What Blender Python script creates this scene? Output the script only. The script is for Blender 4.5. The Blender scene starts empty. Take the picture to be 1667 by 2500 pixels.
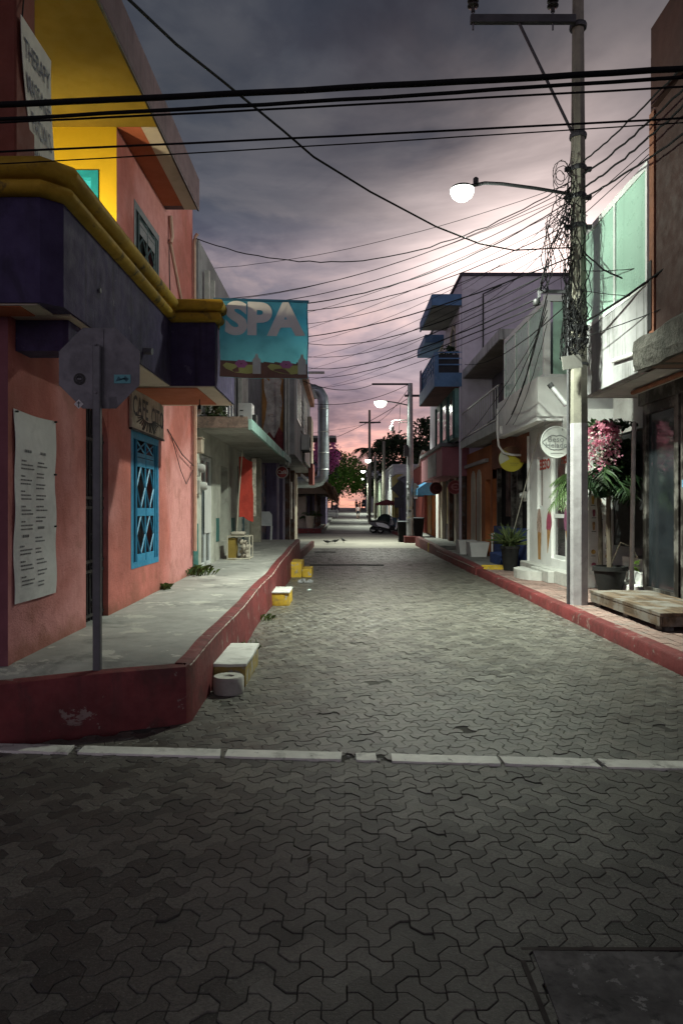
import bpy, bmesh, math, random
from mathutils import Vector, Matrix, noise
R = math.radians
scene = bpy.context.scene
COL = scene.collection
# ------------------------------------------------------------------ camera
H = 1.6
cam_d = bpy.data.cameras.new("camera")
cam = bpy.data.objects.new("camera", cam_d)
COL.objects.link(cam)
cam.location = (0, 0, H)
cam.rotation_euler = (R(90), 0, 0)
cam_d.sensor_fit = 'VERTICAL'
cam_d.sensor_height = 36
cam_d.lens = 36 * 1730 / 2500
cam_d.shift_y = -7 / 2500
cam_d.clip_end = 4000
cam_d.clip_start = 0.05
scene.camera = cam
# ------------------------------------------------------------------ render look
scene.view_settings.view_transform = 'Standard'
scene.view_settings.look = 'None'
scene.view_settings.gamma = 1
scene.view_settings.exposure = 0.0
scene.view_settings.use_curve_mapping = False
scene.render.engine = 'CYCLES'
scene.cycles.use_denoising = True
scene.cycles.max_bounces = 6
scene.cycles.sample_clamp_indirect = 4
# ------------------------------------------------------------------ world: dusk sky under broken cloud
SUN_AZ, SUN_EL = 15.0, 19.5
sd = Vector((math.sin(R(SUN_AZ)) * math.cos(R(SUN_EL)), math.cos(R(SUN_AZ)) * math.cos(R(SUN_EL)), math.sin(R(SUN_EL))))
world = bpy.data.worlds.new("World")
scene.world = world
world.use_nodes = True
nt = world.node_tree
nt.nodes.clear()
def wn(t, **kw):
    n = nt.nodes.new(t)
    for k, v in kw.items():
        setattr(n, k, v)
    return n
def wl(a, b):
    nt.links.new(a, b)
def wmath(op, a, b=None, c=None, clamp=False):
    n = wn('ShaderNodeMath', operation=op, use_clamp=clamp)
    for i, v in enumerate((a, b, c)):
        if v is None: continue
        if isinstance(v, (int, float)): n.inputs[i].default_value = v
        else: wl(v, n.inputs[i])
    return n.outputs[0]
def wramp(fac, stops, interp='EASE'):
    n = wn('ShaderNodeValToRGB')
    n.color_ramp.interpolation = interp
    e = n.color_ramp.elements
    while len(e) < len(stops): e.new(0.5)
    for el, (p, c) in zip(e, stops):
        el.position = p
        el.color = (c[0], c[1], c[2], 1)
    wl(fac, n.inputs[0])
    return n.outputs[0]
def wmix(fac, a, b, mode='MIX'):
    n = wn('ShaderNodeMix', data_type='RGBA', blend_type=mode)
    for s, v in ((n.inputs[0], fac), (n.inputs[6], a), (n.inputs[7], b)):
        if isinstance(v, (int, float)): s.default_value = v
        elif isinstance(v, tuple): s.default_value = (*v, 1)
        else: wl(v, s)
    return n.outputs[2]
tc = wn('ShaderNodeTexCoord')
D = tc.outputs['Generated']
sep = wn('ShaderNodeSeparateXYZ'); wl(D, sep.inputs[0])
elev = wmath('MAXIMUM', sep.outputs[2], 0.0)
dot = wn('ShaderNodeVectorMath', operation='DOT_PRODUCT'); wl(D, dot.inputs[0]); dot.inputs[1].default_value = sd
cosang = dot.outputs['Value']
# clear sky behind the clouds (after-sunset Nishita, kept low)
nis = wn('ShaderNodeTexSky', sky_type='NISHITA')
nis.sun_disc = False
nis.sun_elevation = R(2.0)
nis.sun_rotation = R(SUN_AZ)
# projected cloud coordinates
den = wmath('ADD', elev, 0.12)
cx_ = wmath('DIVIDE', sep.outputs[0], den)
cy_ = wmath('DIVIDE', sep.outputs[1], den)
comb = wn('ShaderNodeCombineXYZ'); wl(cx_, comb.inputs[0]); wl(cy_, comb.inputs[1])
def wnoise(scale, detail, rough, off, dist=0.0):
    m = wn('ShaderNodeMapping'); wl(comb.outputs[0], m.inputs[0]); m.inputs[1].default_value = off
    n = wn('ShaderNodeTexNoise'); wl(m.outputs[0], n.inputs[0])
    n.inputs['Scale'].default_value = scale; n.inputs['Detail'].default_value = detail
    n.inputs['Roughness'].default_value = rough; n.inputs['Distortion'].default_value = dist
    return n.outputs[0]
n1 = wnoise(0.9, 7, 0.55, (3.1, 0.4, 0), 0.5)
n2 = wnoise(1.7, 8, 0.55, (7.7, 2.2, 1), 0.4)
base = wramp(elev, [(0.0, (1.0, 0.50, 0.34)), (0.05, (0.98, 0.48, 0.36)), (0.105, (0.76, 0.45, 0.43)),
                    (0.20, (0.455, 0.37, 0.43)), (0.30, (0.205, 0.195, 0.245)), (0.40, (0.085, 0.098, 0.130)), (0.52, (0.048, 0.060, 0.080)), (1.0, (0.045, 0.052, 0.066))])
# the half of the sky away from the glow: even mauve-grey cloud
front = wmath('MULTIPLY_ADD', cosang, 0.5, 0.5, clamp=True)
back = wramp(elev, [(0.0, (0.62, 0.53, 0.60)), (0.15, (0.52, 0.49, 0.59)), (0.35, (0.31, 0.31, 0.40)), (0.6, (0.075, 0.083, 0.105)), (1.0, (0.030, 0.035, 0.045))])
base = wmix(wramp(front, [(0.55, (0, 0, 0)), (0.90, (1, 1, 1))]), back, base)
# cloud shading: grey-violet masses and lighter gaps
cl = wramp(n1, [(0.38, (0.50, 0.55, 0.64)), (0.49, (0.92, 0.93, 0.96)), (0.62, (1.85, 1.6, 1.42))])
base = wmix(0.9, base, cl, 'MULTIPLY')
cl2 = wramp(n2, [(0.40, (0.62, 0.66, 0.74)), (0.50, (1, 1, 1)), (0.60, (1.6, 1.42, 1.24))])
base = wmix(0.8, base, cl2, 'MULTIPLY')
n3 = wnoise(3.6, 8, 0.6, (1.3, 9.2, 2), 0.6)
base = wmix(0.75, base, wramp(n3, [(0.38, (0.78, 0.80, 0.84)), (0.50, (1, 1, 1)), (0.62, (1.26, 1.2, 1.14))]), 'MULTIPLY')
# low cloud bank over the glow
low = wramp(elev, [(0.0, (1, 1, 1)), (0.16, (0.9, 0.9, 0.9)), (0.30, (0, 0, 0))])
bank = wramp(n2, [(0.46, (0, 0, 0)), (0.54, (1, 1, 1))])
bankf = wmix(1.0, low, bank, 'MULTIPLY')
bf = wn('ShaderNodeRGBToBW'); wl(bankf, bf.inputs[0])
base = wmix(wmath('MULTIPLY', bf.outputs[0], 0.5), base, (0.30, 0.225, 0.30))
# glow where the sun stands behind the cloud
g1 = wmath('POWER', wmath('MAXIMUM', cosang, 0.0), 75.0)
g2 = wmath('POWER', wmath('MAXIMUM', cosang, 0.0), 26.0)
gm = wmath('MULTIPLY_ADD', n1, 2.6, -0.75, clamp=True)
gl = wmix(1.0, (1.0, 0.80, 0.72), wramp(wmath('MULTIPLY', g1, gm), [(0, (0, 0, 0)), (1, (1.9, 1.9, 1.9))], 'LINEAR'), 'MULTIPLY')
gl2 = wmix(1.0, (0.42, 0.27, 0.24), wramp(wmath('MULTIPLY', g2, gm), [(0, (0, 0, 0)), (1, (0.5, 0.5, 0.5))], 'LINEAR'), 'MULTIPLY')
base = wmix(1.0, base, gl, 'ADD')
base = wmix(1.0, base, gl2, 'ADD')
nisl = wmix(1.0, nis.outputs[0], (0.003, 0.003, 0.003), 'MULTIPLY')
base = wmix(1.0, base, nisl, 'ADD')
bg = wn('ShaderNodeBackground')
wl(base, bg.inputs[0]); bg.inputs[1].default_value = 0.92
wo = wn('ShaderNodeOutputWorld'); wl(bg.outputs[0], wo.inputs[0])
# ------------------------------------------------------------------ the sun, nearly gone, behind cloud
sl = bpy.data.lights.new("sun", 'SUN')
sl.energy = 0.06
sl.angle = R(25)
sl.color = (1.0, 0.78, 0.66)
so = bpy.data.objects.new("sun", sl); COL.objects.link(so)
so.rotation_euler = (-sd).to_track_quat('-Z', 'Y').to_euler()

# ================================================================== helpers
F, CX, CY = 1730.0, 833.0, 1243.0
def at(px, py, d):
    """world point seen at photograph pixel (px, py) at distance d along the street"""
    return Vector(((px - CX) / F * d, d, H - (py - CY) / F * d))
def rz(y):
    """height of the street: level, then rising gently beyond the crossing"""
    if y <= 48: return 0.0
    return 0.00029 * (min(y, 128) - 48) ** 2
def V(*a): return Vector(a)

class MB:
    def __init__(s): s.v = []; s.f = []
    def add(s, vs, fs):
        o = len(s.v)
        s.v += [tuple(v) for v in vs]
        s.f += [tuple(i + o for i in f) for f in fs]
        return s
    def box(s, a, b, bev=0.0, seg=1, rot=None):
        a = Vector(a); b = Vector(b)
        lo = Vector((min(a.x, b.x), min(a.y, b.y), min(a.z, b.z))); hi = Vector((max(a.x, b.x), max(a.y, b.y), max(a.z, b.z)))
        bm = bmesh.new()
        bmesh.ops.create_cube(bm, size=1)
        c = (lo + hi) / 2; d = hi - lo
        for v in bm.verts: v.co = Vector((v.co.x * d.x, v.co.y * d.y, v.co.z * d.z))
        if bev > 0:
            bmesh.ops.bevel(bm, geom=bm.edges[:], offset=min(bev, min(d) * 0.45), segments=seg, affect='EDGES', profile=0.5)
        if rot is not None:
            bmesh.ops.transform(bm, matrix=rot.to_4x4(), verts=bm.verts)
        bm.verts.index_update()
        s.add([v.co + c for v in bm.verts], [[v.index for v in f.verts] for f in bm.faces])
        bm.free()
        return s
    def rough_box(s, a, b, amp=0.006, cuts=7, seed=0.0):
        a = Vector(a); b = Vector(b); c = (a + b) / 2; d = b - a
        bm = bmesh.new(); bmesh.ops.create_cube(bm, size=1)
        bmesh.ops.subdivide_edges(bm, edges=bm.edges[:], cuts=cuts, use_grid_fill=True)
        for v in bm.verts:
            p = Vector((v.co.x * d.x, v.co.y * d.y, v.co.z * d.z)) + c
            e = sum(1 for k in range(3) if abs(abs(v.co[k]) - .5) < 1e-4)
            n = noise.noise_vector(p * 6 + Vector((seed, 0, 0))) * amp + noise.noise_vector(p * 23) * amp * .5
            if e >= 2: n += (c - p).normalized() * amp * (1.2 + 2.5 * max(0, noise.noise(p * 9 + Vector((seed, 3, 0)))))
            v.co = p + n
        bm.verts.index_update()
        s.add([v.co for v in bm.verts], [[v.index for v in f.verts] for f in bm.faces]); bm.free()
        return s
    def quad(s, a, b, c, d): return s.add([a, b, c, d], [(0, 1, 2, 3)])
    def sheet(s, o, u, v, w, h):
        o = Vector(o); u = Vector(u); v = Vector(v)
        return s.quad(o, o + u * w, o + u * w + v * h, o + v * h)
    def slab(s, poly, z0, z1):
        n = len(poly)
        vs = [(p[0], p[1], z0) for p in poly] + [(p[0], p[1], z1) for p in poly]
        fs = [tuple(range(n))[::-1], tuple(range(n, 2 * n))] + [(i, (i + 1) % n, n + (i + 1) % n, n + i) for i in range(n)]
        return s.add(vs, fs)
    def extrude(s, poly, o, u, v, depth):
        """2-D polygon (in u,v at o) given thickness along n = u x v (from -depth to 0)"""
        o = Vector(o); u = Vector(u); v = Vector(v); n = u.cross(v)
        k = len(poly)
        fr = [o + u * p[0] + v * p[1] for p in poly]
        bk = [q - n * depth for q in fr]
        fs = [tuple(range(k)), tuple(range(2 * k - 1, k - 1, -1))] + [(i, k + i, k + (i + 1) % k, (i + 1) % k) for i in range(k)]
        return s.add(fr + bk, fs)
    def tube(s, pts, r, n=8, caps=True):
        pts = [Vector(p) for p in pts]
        m = len(pts)
        rs = r if isinstance(r, (list, tuple)) else [r] * m
        up = None
        vs = []; fs = []
        for i, p in enumerate(pts):
            t = (pts[min(i + 1, m - 1)] - pts[max(i - 1, 0)])
            t = t.normalized() if t.length > 1e-9 else Vector((0, 0, 1))
            if up is None:
                up = Vector((0, 0, 1)) if abs(t.z) < 0.9 else Vector((1, 0, 0))
            a = t.cross(up)
            if a.length < 1e-6: a = t.cross(Vector((0, 1, 0)))
            a.normalize(); b = a.cross(t).normalized(); up = b
            for k in range(n):
                th = 2 * math.pi * k / n
                vs.append(p + (a * math.cos(th) + b * math.sin(th)) * rs[i])
        for i in range(m - 1):
            for k in range(n):
                fs.append((i * n + k, i * n + (k + 1) % n, (i + 1) * n + (k + 1) % n, (i + 1) * n + k))
        if caps:
            fs.append(tuple(range(n))[::-1]); fs.append(tuple((m - 1) * n + k for k in range(n)))
        return s.add(vs, fs)
    def lathe(s, prof, c=(0, 0, 0), n=20, sx=1, sy=1):
        vs = []; fs = []
        for (r, z) in prof:
            for k in range(n):
                th = 2 * math.pi * k / n
                vs.append((c[0] + r * sx * math.cos(th), c[1] + r * sy * math.sin(th), c[2] + z))
        for i in range(len(prof) - 1):
            for k in range(n):
                fs.append((i * n + k, i * n + (k + 1) % n, (i + 1) * n + (k + 1) % n, (i + 1) * n + k))
        if prof[0][0] > 1e-4: fs.append(tuple(range(n))[::-1])
        if prof[-1][0] > 1e-4: fs.append(tuple((len(prof) - 1) * n + k for k in range(n)))
        return s.add(vs, fs)
    def disc(s, o, u, v, r, depth, n=32, ry=None):
        ry = ry or r
        return s.extrude([(r * math.cos(2 * math.pi * k / n), ry * math.sin(2 * math.pi * k / n)) for k in range(n)], o, u, v, depth)
    def xf(s, M):
        s.v = [tuple(M @ Vector(v)) for v in s.v]
        return s
    def mesh(s, name, off=None):
        me = bpy.data.meshes.new(name)
        vs = s.v if off is None else [(v[0] - off[0], v[1] - off[1], v[2] - off[2]) for v in s.v]
        me.from_pydata(vs, [], s.f)
        me.update()
        return me

def worg(o):
    p = Vector((0, 0, 0))
    while o is not None:
        p = p + o.location
        o = o.parent
    return p
def part(name, mb, mat, parent=None, smooth=False, label=None, local=False):
    off = None
    if parent is not None and not local: off = worg(parent)
    me = mb.mesh(name, off)
    o = bpy.data.objects.new(name, me)
    COL.objects.link(o)
    if parent is not None: o.parent = parent
    if mat is not None: me.materials.append(mat)
    if smooth:
        me.polygons.foreach_set('use_smooth', [True] * len(me.polygons))
        if smooth != 'all':
            me.set_sharp_from_angle(angle=R(38))
    if label: o['label'] = label
    return o
def islands(mb):
    par = list(range(len(mb.v)))
    def fd(i):
        while par[i] != i: par[i] = par[par[i]]; i = par[i]
        return i
    for f in mb.f:
        for k in f[1:]: par[fd(k)] = fd(f[0])
    g = {}
    for f in mb.f: g.setdefault(fd(f[0]), []).append(f)
    out = []
    for fl in g.values():
        ix = sorted(set(i for f in fl for i in f)); mp = {k: n for n, k in enumerate(ix)}
        out.append(MB().add([mb.v[i] for i in ix], [tuple(mp[i] for i in f) for f in fl]))
    return out
def parts(name, mb, mat, parent=None, smooth=False, label=None, local=False):
    """every loose piece of mb becomes a part of its own"""
    return [part(name, k, mat, parent, smooth, label, local) for k in islands(mb)]
def tag(o, label, cat=None, group=None, kind=None):
    o['label'] = label
    if cat: o['category'] = cat
    if group: o['group'] = group
    if kind: o['kind'] = kind
    return o
def thing(name, label, cat, loc=(0, 0, 0), group=None, rotz=0.0):
    o = bpy.data.objects.new(name, None)
    COL.objects.link(o)
    o.empty_display_size = 0.1
    o.location = loc
    o.rotation_euler = (0, 0, rotz)
    return tag(o, label, cat, group)
def struct(name, mb, mat, label=None, parent=None, smooth=False):
    o = part(name, mb, mat, parent, smooth)
    if parent is None: o['kind'] = 'structure'
    if label: o['label'] = label
    return o
def copy_tree(o, parent=None):
    c = o.copy(); COL.objects.link(c)
    c.parent = parent
    for ch in list(o.children): copy_tree(ch, c)
    return c

def wall(mb, o, u, v, w, h, openings=(), depth=0.15):
    """flat wall with real openings: front face, reveals going inwards, closed back where solid"""
    o = Vector(o); u = Vector(u); v = Vector(v); n = u.cross(v)
    xs = sorted(set([0, w] + [a for q in openings for a in (q[0], q[1])]))
    zs = sorted(set([0, h] + [a for q in openings for a in (q[2], q[3])]))
    xs = [x for x in xs if 0 <= x <= w]; zs = [z for z in zs if 0 <= z <= h]
    P = lambda a, b, k=0.0: o + u * a + v * b - n * k
    for i in range(len(xs) - 1):
        for j in range(len(zs) - 1):
            cx = (xs[i] + xs[i + 1]) / 2; cz = (zs[j] + zs[j + 1]) / 2
            if any(q[0] < cx < q[1] and q[2] < cz < q[3] for q in openings): continue
            mb.quad(P(xs[i], zs[j]), P(xs[i + 1], zs[j]), P(xs[i + 1], zs[j + 1]), P(xs[i], zs[j + 1]))
    for (a, b, c, d) in openings:
        mb.quad(P(a, c), P(a, d), P(a, d, depth), P(a, c, depth))
        mb.quad(P(b, d), P(b, c), P(b, c, depth), P(b, d, depth))
        mb.quad(P(a, d), P(b, d), P(b, d, depth), P(a, d, depth))
        mb.quad(P(b, c), P(a, c), P(a, c, depth), P(b, c, depth))
    return mb
def wave_sheet(o, u, v, w, h, f, nx=14, ny=14, thick=0.004):
    """hanging cloth: grid in (u,v), f(s,t) -> offset vector; front and back skins"""
    o = Vector(o); u = Vector(u); v = Vector(v); n = u.cross(v)
    mb = MB(); vs = []
    for j in range(ny + 1):
        for i in range(nx + 1):
            s_, t_ = i / nx, j / ny
            vs.append(o + u * (w * s_) + v * (h * t_) + f(s_, t_))
    m = len(vs)
    vb = [p - n * thick for p in vs]
    fs = []
    for j in range(ny):
        for i in range(nx):
            a = j * (nx + 1) + i
            q = (a, a + 1, a + nx + 2, a + nx + 1)
            fs.append(q); fs.append(tuple(k + m for k in q[::-1]))
    ring = [i for i in range(nx)] + [j * (nx + 1) + nx for j in range(ny)] + [ny * (nx + 1) + i for i in range(nx, 0, -1)] + [j * (nx + 1) for j in range(ny, 0, -1)]
    for k in range(len(ring)):
        a, b = ring[k], ring[(k + 1) % len(ring)]
        fs.append((b, a, a + m, b + m))
    return mb.add(vs + vb, fs)
_fontcache = {}
def text_mb(txt, size, o, u, v, bold=0.0, sx=1.0, depth=0.003, align='CENTER', f=None, shear=0.0, res=2):
    """lettering as geometry: o is the anchor, u to the right, v up; f displaces (x,y) points for cloth"""
    cu = bpy.data.curves.new('lettering', 'FONT')
    cu.body = txt; cu.size = size; cu.align_x = align; cu.align_y = 'CENTER'
    cu.offset = bold; cu.shear = shear; cu.resolution_u = res
    ob = bpy.data.objects.new('lettering', cu)
    me = bpy.data.meshes.new_from_object(ob)
    o = Vector(o); u = Vector(u); v = Vector(v); n = u.cross(v)
    mb = MB()
    vs = []
    for p in me.vertices:
        q = o + u * (p.co.x * sx) + v * p.co.y + n * depth
        if f: q = q + f(q)
        vs.append(q)
    mb.add(vs, [tuple(pl.vertices) for pl in me.polygons])
    bpy.data.objects.remove(ob); bpy.data.curves.remove(cu); bpy.data.meshes.remove(me)
    return mb
def catenary(a, b, sag, n=20, wig=0.0, seed=0):
    a = Vector(a); b = Vector(b); rnd = random.Random(seed)
    pts = []
    for i in range(n + 1):
        t = i / n
        p = a.lerp(b, t); p.z -= sag * 4 * t * (1 - t)
        if wig and 0 < i < n: p += Vector((rnd.uniform(-wig, wig), rnd.uniform(-wig, wig), rnd.uniform(-wig, wig)))
        pts.append(p)
    return pts
def leaf_mb(n, c, rad, size, seed, clumps=14, spread=0.33, aspect=0.55, droop=0.0, shell=0.35):
    """foliage: small leaf-shaped faces gathered in clumps through an ellipsoid"""
    rnd = random.Random(seed); mb = MB()
    c = Vector(c); cs = []
    for k in range(clumps):
        while True:
            p = Vector((rnd.uniform(-1, 1), rnd.uniform(-1, 1), rnd.uniform(-1, 1)))
            if shell < p.length < 0.95: break
        cs.append((p, rnd.uniform(0.6, 1.25)))
    for i in range(n):
        p0, k = rnd.choice(cs)
        p = p0 + Vector((rnd.gauss(0, spread), rnd.gauss(0, spread), rnd.gauss(0, spread * 0.8))) * k
        if p.length > 1.12: p = p.normalized() * rnd.uniform(0.8, 1.12)
        q = c + Vector((p.x * rad[0], p.y * rad[1], p.z * rad[2]))
        d = Vector((rnd.gauss(0, 1), rnd.gauss(0, 1), rnd.gauss(-droop, 0.7))).normalized()
        e = d.cross(Vector((rnd.gauss(0, 1), rnd.gauss(0, 1), rnd.gauss(0, 1)))).normalized()
        L = size * rnd.uniform(0.6, 1.3); Wd = L * aspect
        mb.add([q - d * L * .5, q + e * Wd * .5, q + d * L * .5, q - e * Wd * .5], [(0, 1, 2, 3)])
    return mb
def frond_mb(base, az, length, rise, droop, nleaf=22, wid=0.35, seed=0, leafw=0.03, ang=0.9):
    """one palm frond: curved midrib with drooping leaflets"""
    rnd = random.Random(seed); mb = MB()
    base = Vector(base); h = Vector((math.cos(az), math.sin(az), 0)); pts = []
    for i in range(11):
        t = i / 10
        pts.append(base + h * (length * (t - 0.12 * t * t)) + Vector((0, 0, rise * t - droop * t * t)))
    mb.tube(pts, [max(0.004, leafw * 0.55 * (1 - t / 11)) for t in range(11)], 5)
    side = Vector((-h.y, h.x, 0))
    for i in range(nleaf):
        t = 0.14 + 0.86 * i / nleaf
        k = min(9, int(t * 10)); fr = t * 10 - k
        p = pts[k].lerp(pts[k + 1], fr); tg = (pts[k + 1] - pts[k]).normalized()
        L = wid * math.sin(math.pi * min(1, 0.18 + 0.80 * t)) * rnd.uniform(0.8, 1.1) + 0.12 * wid
        for sg in (-1, 1):
            d = (side * sg * ang + tg * 0.75 + Vector((0, 0, rnd.uniform(-0.55, 0.1)))).normalized()
            w = tg * leafw
            tip = p + d * L + Vector((0, 0, -0.28 * L)); mid = p + d * L * 0.55 + Vector((0, 0, -0.04 * L))
            mb.add([p - w * .5, p + w * .5, mid + w * .5, tip, mid - w * .5], [(0, 1, 2, 3, 4)])
    return mb
# ================================================================== materials (all procedural)
MATS = {}
def _nodes(name):
    m = bpy.data.materials.new(name); m.use_nodes = True
    t = m.node_tree; t.nodes.clear()
    return m, t
class NB:
    def __init__(s, t): s.t = t
    def n(s, ty, **kw):
        x = s.t.nodes.new(ty)
        for k, v in kw.items(): setattr(x, k, v)
        return x
    def l(s, a, b): s.t.links.new(a, b)
    def val(s, sock, v):
        if isinstance(v, (int, float)): sock.default_value = v
        elif isinstance(v, tuple): sock.default_value = (*v, 1) if len(v) == 3 and sock.type == 'RGBA' else v
        else: s.l(v, sock)
    def noise(s, vec, scale, detail=4, rough=0.55, dist=0.0):
        x = s.n('ShaderNodeTexNoise'); s.l(vec, x.inputs[0])
        x.inputs['Scale'].default_value = scale; x.inputs['Detail'].default_value = detail
        x.inputs['Roughness'].default_value = rough; x.inputs['Distortion'].default_value = dist
        return x.outputs[0]
    def map(s, vec, scale=(1, 1, 1), loc=(0, 0, 0)):
        x = s.n('ShaderNodeMapping'); s.l(vec, x.inputs[0]); x.inputs['Scale'].default_value = scale; x.inputs['Location'].default_value = loc
        return x.outputs[0]
    def rng(s, f, a, b, c=0.0, d=1.0):
        x = s.n('ShaderNodeMapRange'); x.interpolation_type = 'SMOOTHSTEP'
        s.val(x.inputs[0], f)
        for i, v in enumerate((a, b, c, d)): s.val(x.inputs[i + 1], v)
        return x.outputs[0]
    def mix(s, f, a, b, mode='MIX'):
        x = s.n('ShaderNodeMix', data_type='RGBA', blend_type=mode)
        s.val(x.inputs[0], f); s.val(x.inputs[6], a); s.val(x.inputs[7], b)
        return x.outputs[2]
    def m(s, op, a, b=0.0):
        x = s.n('ShaderNodeMath', operation=op); s.val(x.inputs[0], a); s.val(x.inputs[1], b)
        return x.outputs[0]
    def bump(s, h, strength=0.3, dist=0.01):
        x = s.n('ShaderNodeBump'); s.l(h, x.inputs['Height']); x.inputs['Strength'].default_value = strength; x.inputs['Distance'].default_value = dist
        return x.outputs[0]
    def out(s, col, rough=0.8, metal=0.0, normal=None, spec=0.4, **kw):
        b = s.n('ShaderNodeBsdfPrincipled')
        s.val(b.inputs['Base Color'], col); s.val(b.inputs['Roughness'], rough); s.val(b.inputs['Metallic'], metal)
        b.inputs['Specular IOR Level'].default_value = spec
        if normal is not None: s.l(normal, b.inputs['Normal'])
        for k, v in kw.items(): s.val(b.inputs[k], v)
        o = s.n('ShaderNodeOutputMaterial'); s.l(b.outputs[0], o.inputs[0])
        return b
def mat(name, col, rough=0.8, var=0.25, scale=1.3, bump=0.25, bscale=45.0, streak=0.0, stain=0.0, stain_col=(0.05, 0.045, 0.04),
        col2=None, metal=0.0, spec=0.35, foot=None, peel=0.0, peel_col=(0.5, 0.48, 0.44), bdist=0.006):
    """painted or plastered surface: uneven tone, fine relief, run-off streaks, blotchy stains, peeled patches"""
    if name in MATS: return MATS[name]
    m, t = _nodes(name); b = NB(t)
    P = b.n('ShaderNodeNewGeometry').outputs['Position']
    n1 = b.noise(P, scale, 5, 0.6, 0.2)
    n2 = b.noise(P, scale * 7.3, 4, 0.6)
    dark = tuple(c * (1 - var) for c in col); light = tuple(min(1, c * (1 + var * 0.7)) for c in col)
    c = b.mix(b.rng(n1, 0.3, 0.7), dark, light)
    if col2: c = b.mix(b.rng(b.noise(P, scale * 0.6, 3, 0.5, 0.4), 0.42, 0.6), c, col2)
    c = b.mix(b.m('MULTIPLY', b.rng(n2, 0.35, 0.75), var * 0.9), c, tuple(x * 0.55 for x in col))
    if peel > 0:
        pk = b.rng(b.noise(P, scale * 2.4, 7, 0.68, 0.3), 0.66 - peel, 0.68 - peel)
        c = b.mix(pk, c, peel_col)
    if streak > 0:
        s = b.noise(b.map(P, (9, 9, 0.55)), 1.0, 5, 0.65)
        c = b.mix(b.m('MULTIPLY', b.rng(s, 0.5, 0.72), streak), c, stain_col)
    if stain > 0:
        s = b.noise(P, scale * 1.9, 7, 0.66, 0.5)
        c = b.mix(b.m('MULTIPLY', b.rng(s, 0.52, 0.68), stain), c, stain_col)
    if foot:
        sp = b.n('ShaderNodeSeparateXYZ'); b.l(P, sp.inputs[0])
        zz = b.m('ADD', sp.outputs[2], b.m('MULTIPLY', b.noise(P, 3.1, 6, 0.7), -0.55))
        c = b.mix(b.m('MULTIPLY', b.rng(zz, foot + 0.10, foot - 0.16), 0.8), c, stain_col)
    h = b.noise(P, bscale, 5, 0.65)
    h2 = b.noise(P, bscale * 0.12, 3, 0.5)
    hh = b.m('ADD', h, b.m('MULTIPLY', h2, 1.6))
    rg = b.rng(n2, 0.2, 0.8, max(0.05, rough - 0.1), min(1, rough + 0.1))
    b.out(c, rg, metal, b.bump(hh, bump, bdist), spec)
    MATS[name] = m
    return m
def flat(name, col, rough=0.6, metal=0.0, spec=0.4, var=0.12):
    return mat(name, col, rough, var, 3.0, 0.08, 120.0, metal=metal, spec=spec)
def glow(name, col, strength):
    if name in MATS: return MATS[name]
    m, t = _nodes(name); b = NB(t)
    e = b.n('ShaderNodeEmission'); e.inputs[0].default_value = (*col, 1); e.inputs[1].default_value = strength
    o = b.n('ShaderNodeOutputMaterial'); b.l(e.outputs[0], o.inputs[0])
    MATS[name] = m
    return m
def glass(name, col, rough=0.08, spec=0.6):
    if name in MATS: return MATS[name]
    m, t = _nodes(name); b = NB(t)
    P = b.n('ShaderNodeNewGeometry').outputs['Position']
    c = b.mix(b.rng(b.noise(P, 1.7, 4), 0.3, 0.7), tuple(x * 0.6 for x in col), tuple(min(1, x * 1.3) for x in col))
    b.out(c, b.rng(b.noise(P, 4, 4), 0.3, 0.7, rough * 0.6, rough * 1.8), 0, b.bump(b.noise(P, 2.2, 2), 0.05, 0.01), spec)
    MATS[name] = m
    return m
def leafmat(name, col, col2, trans=0.35):
    if name in MATS: return MATS[name]
    m, t = _nodes(name); b = NB(t)
    P = b.n('ShaderNodeNewGeometry')
    rn = P.outputs['Random Per Island']
    c = b.mix(rn, col, col2)
    pr = b.n('ShaderNodeBsdfPrincipled'); b.l(c, pr.inputs['Base Color']); pr.inputs['Roughness'].default_value = 0.55; pr.inputs['Specular IOR Level'].default_value = 0.3
    tr = b.n('ShaderNodeBsdfTranslucent'); b.l(c, tr.inputs[0])
    mx = b.n('ShaderNodeMixShader'); mx.inputs[0].default_value = trans
    b.l(pr.outputs[0], mx.inputs[1]); b.l(tr.outputs[0], mx.inputs[2])
    o = b.n('ShaderNodeOutputMaterial'); b.l(mx.outputs[0], o.inputs[0])
    MATS[name] = m
    return m
def wood(name, col, axis=1, rough=0.7):
    if name in MATS: return MATS[name]
    m, t = _nodes(name); b = NB(t)
    P = b.n('ShaderNodeNewGeometry').outputs['Position']
    sc = [14, 14, 14]; sc[axis] = 0.8
    g = b.noise(b.map(P, tuple(sc)), 1.0, 6, 0.7, 0.4)
    c = b.mix(b.rng(g, 0.3, 0.7), tuple(x * 0.45 for x in col), tuple(min(1, x * 1.3) for x in col))
    c = b.mix(b.m('MULTIPLY', b.rng(b.noise(P, 3.0, 5, 0.6), 0.44, 0.64), 0.75), c, (0.20, 0.19, 0.175))
    b.out(c, rough, 0, b.bump(g, 0.4, 0.004), 0.3)
    MATS[name] = m
    return m
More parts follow.
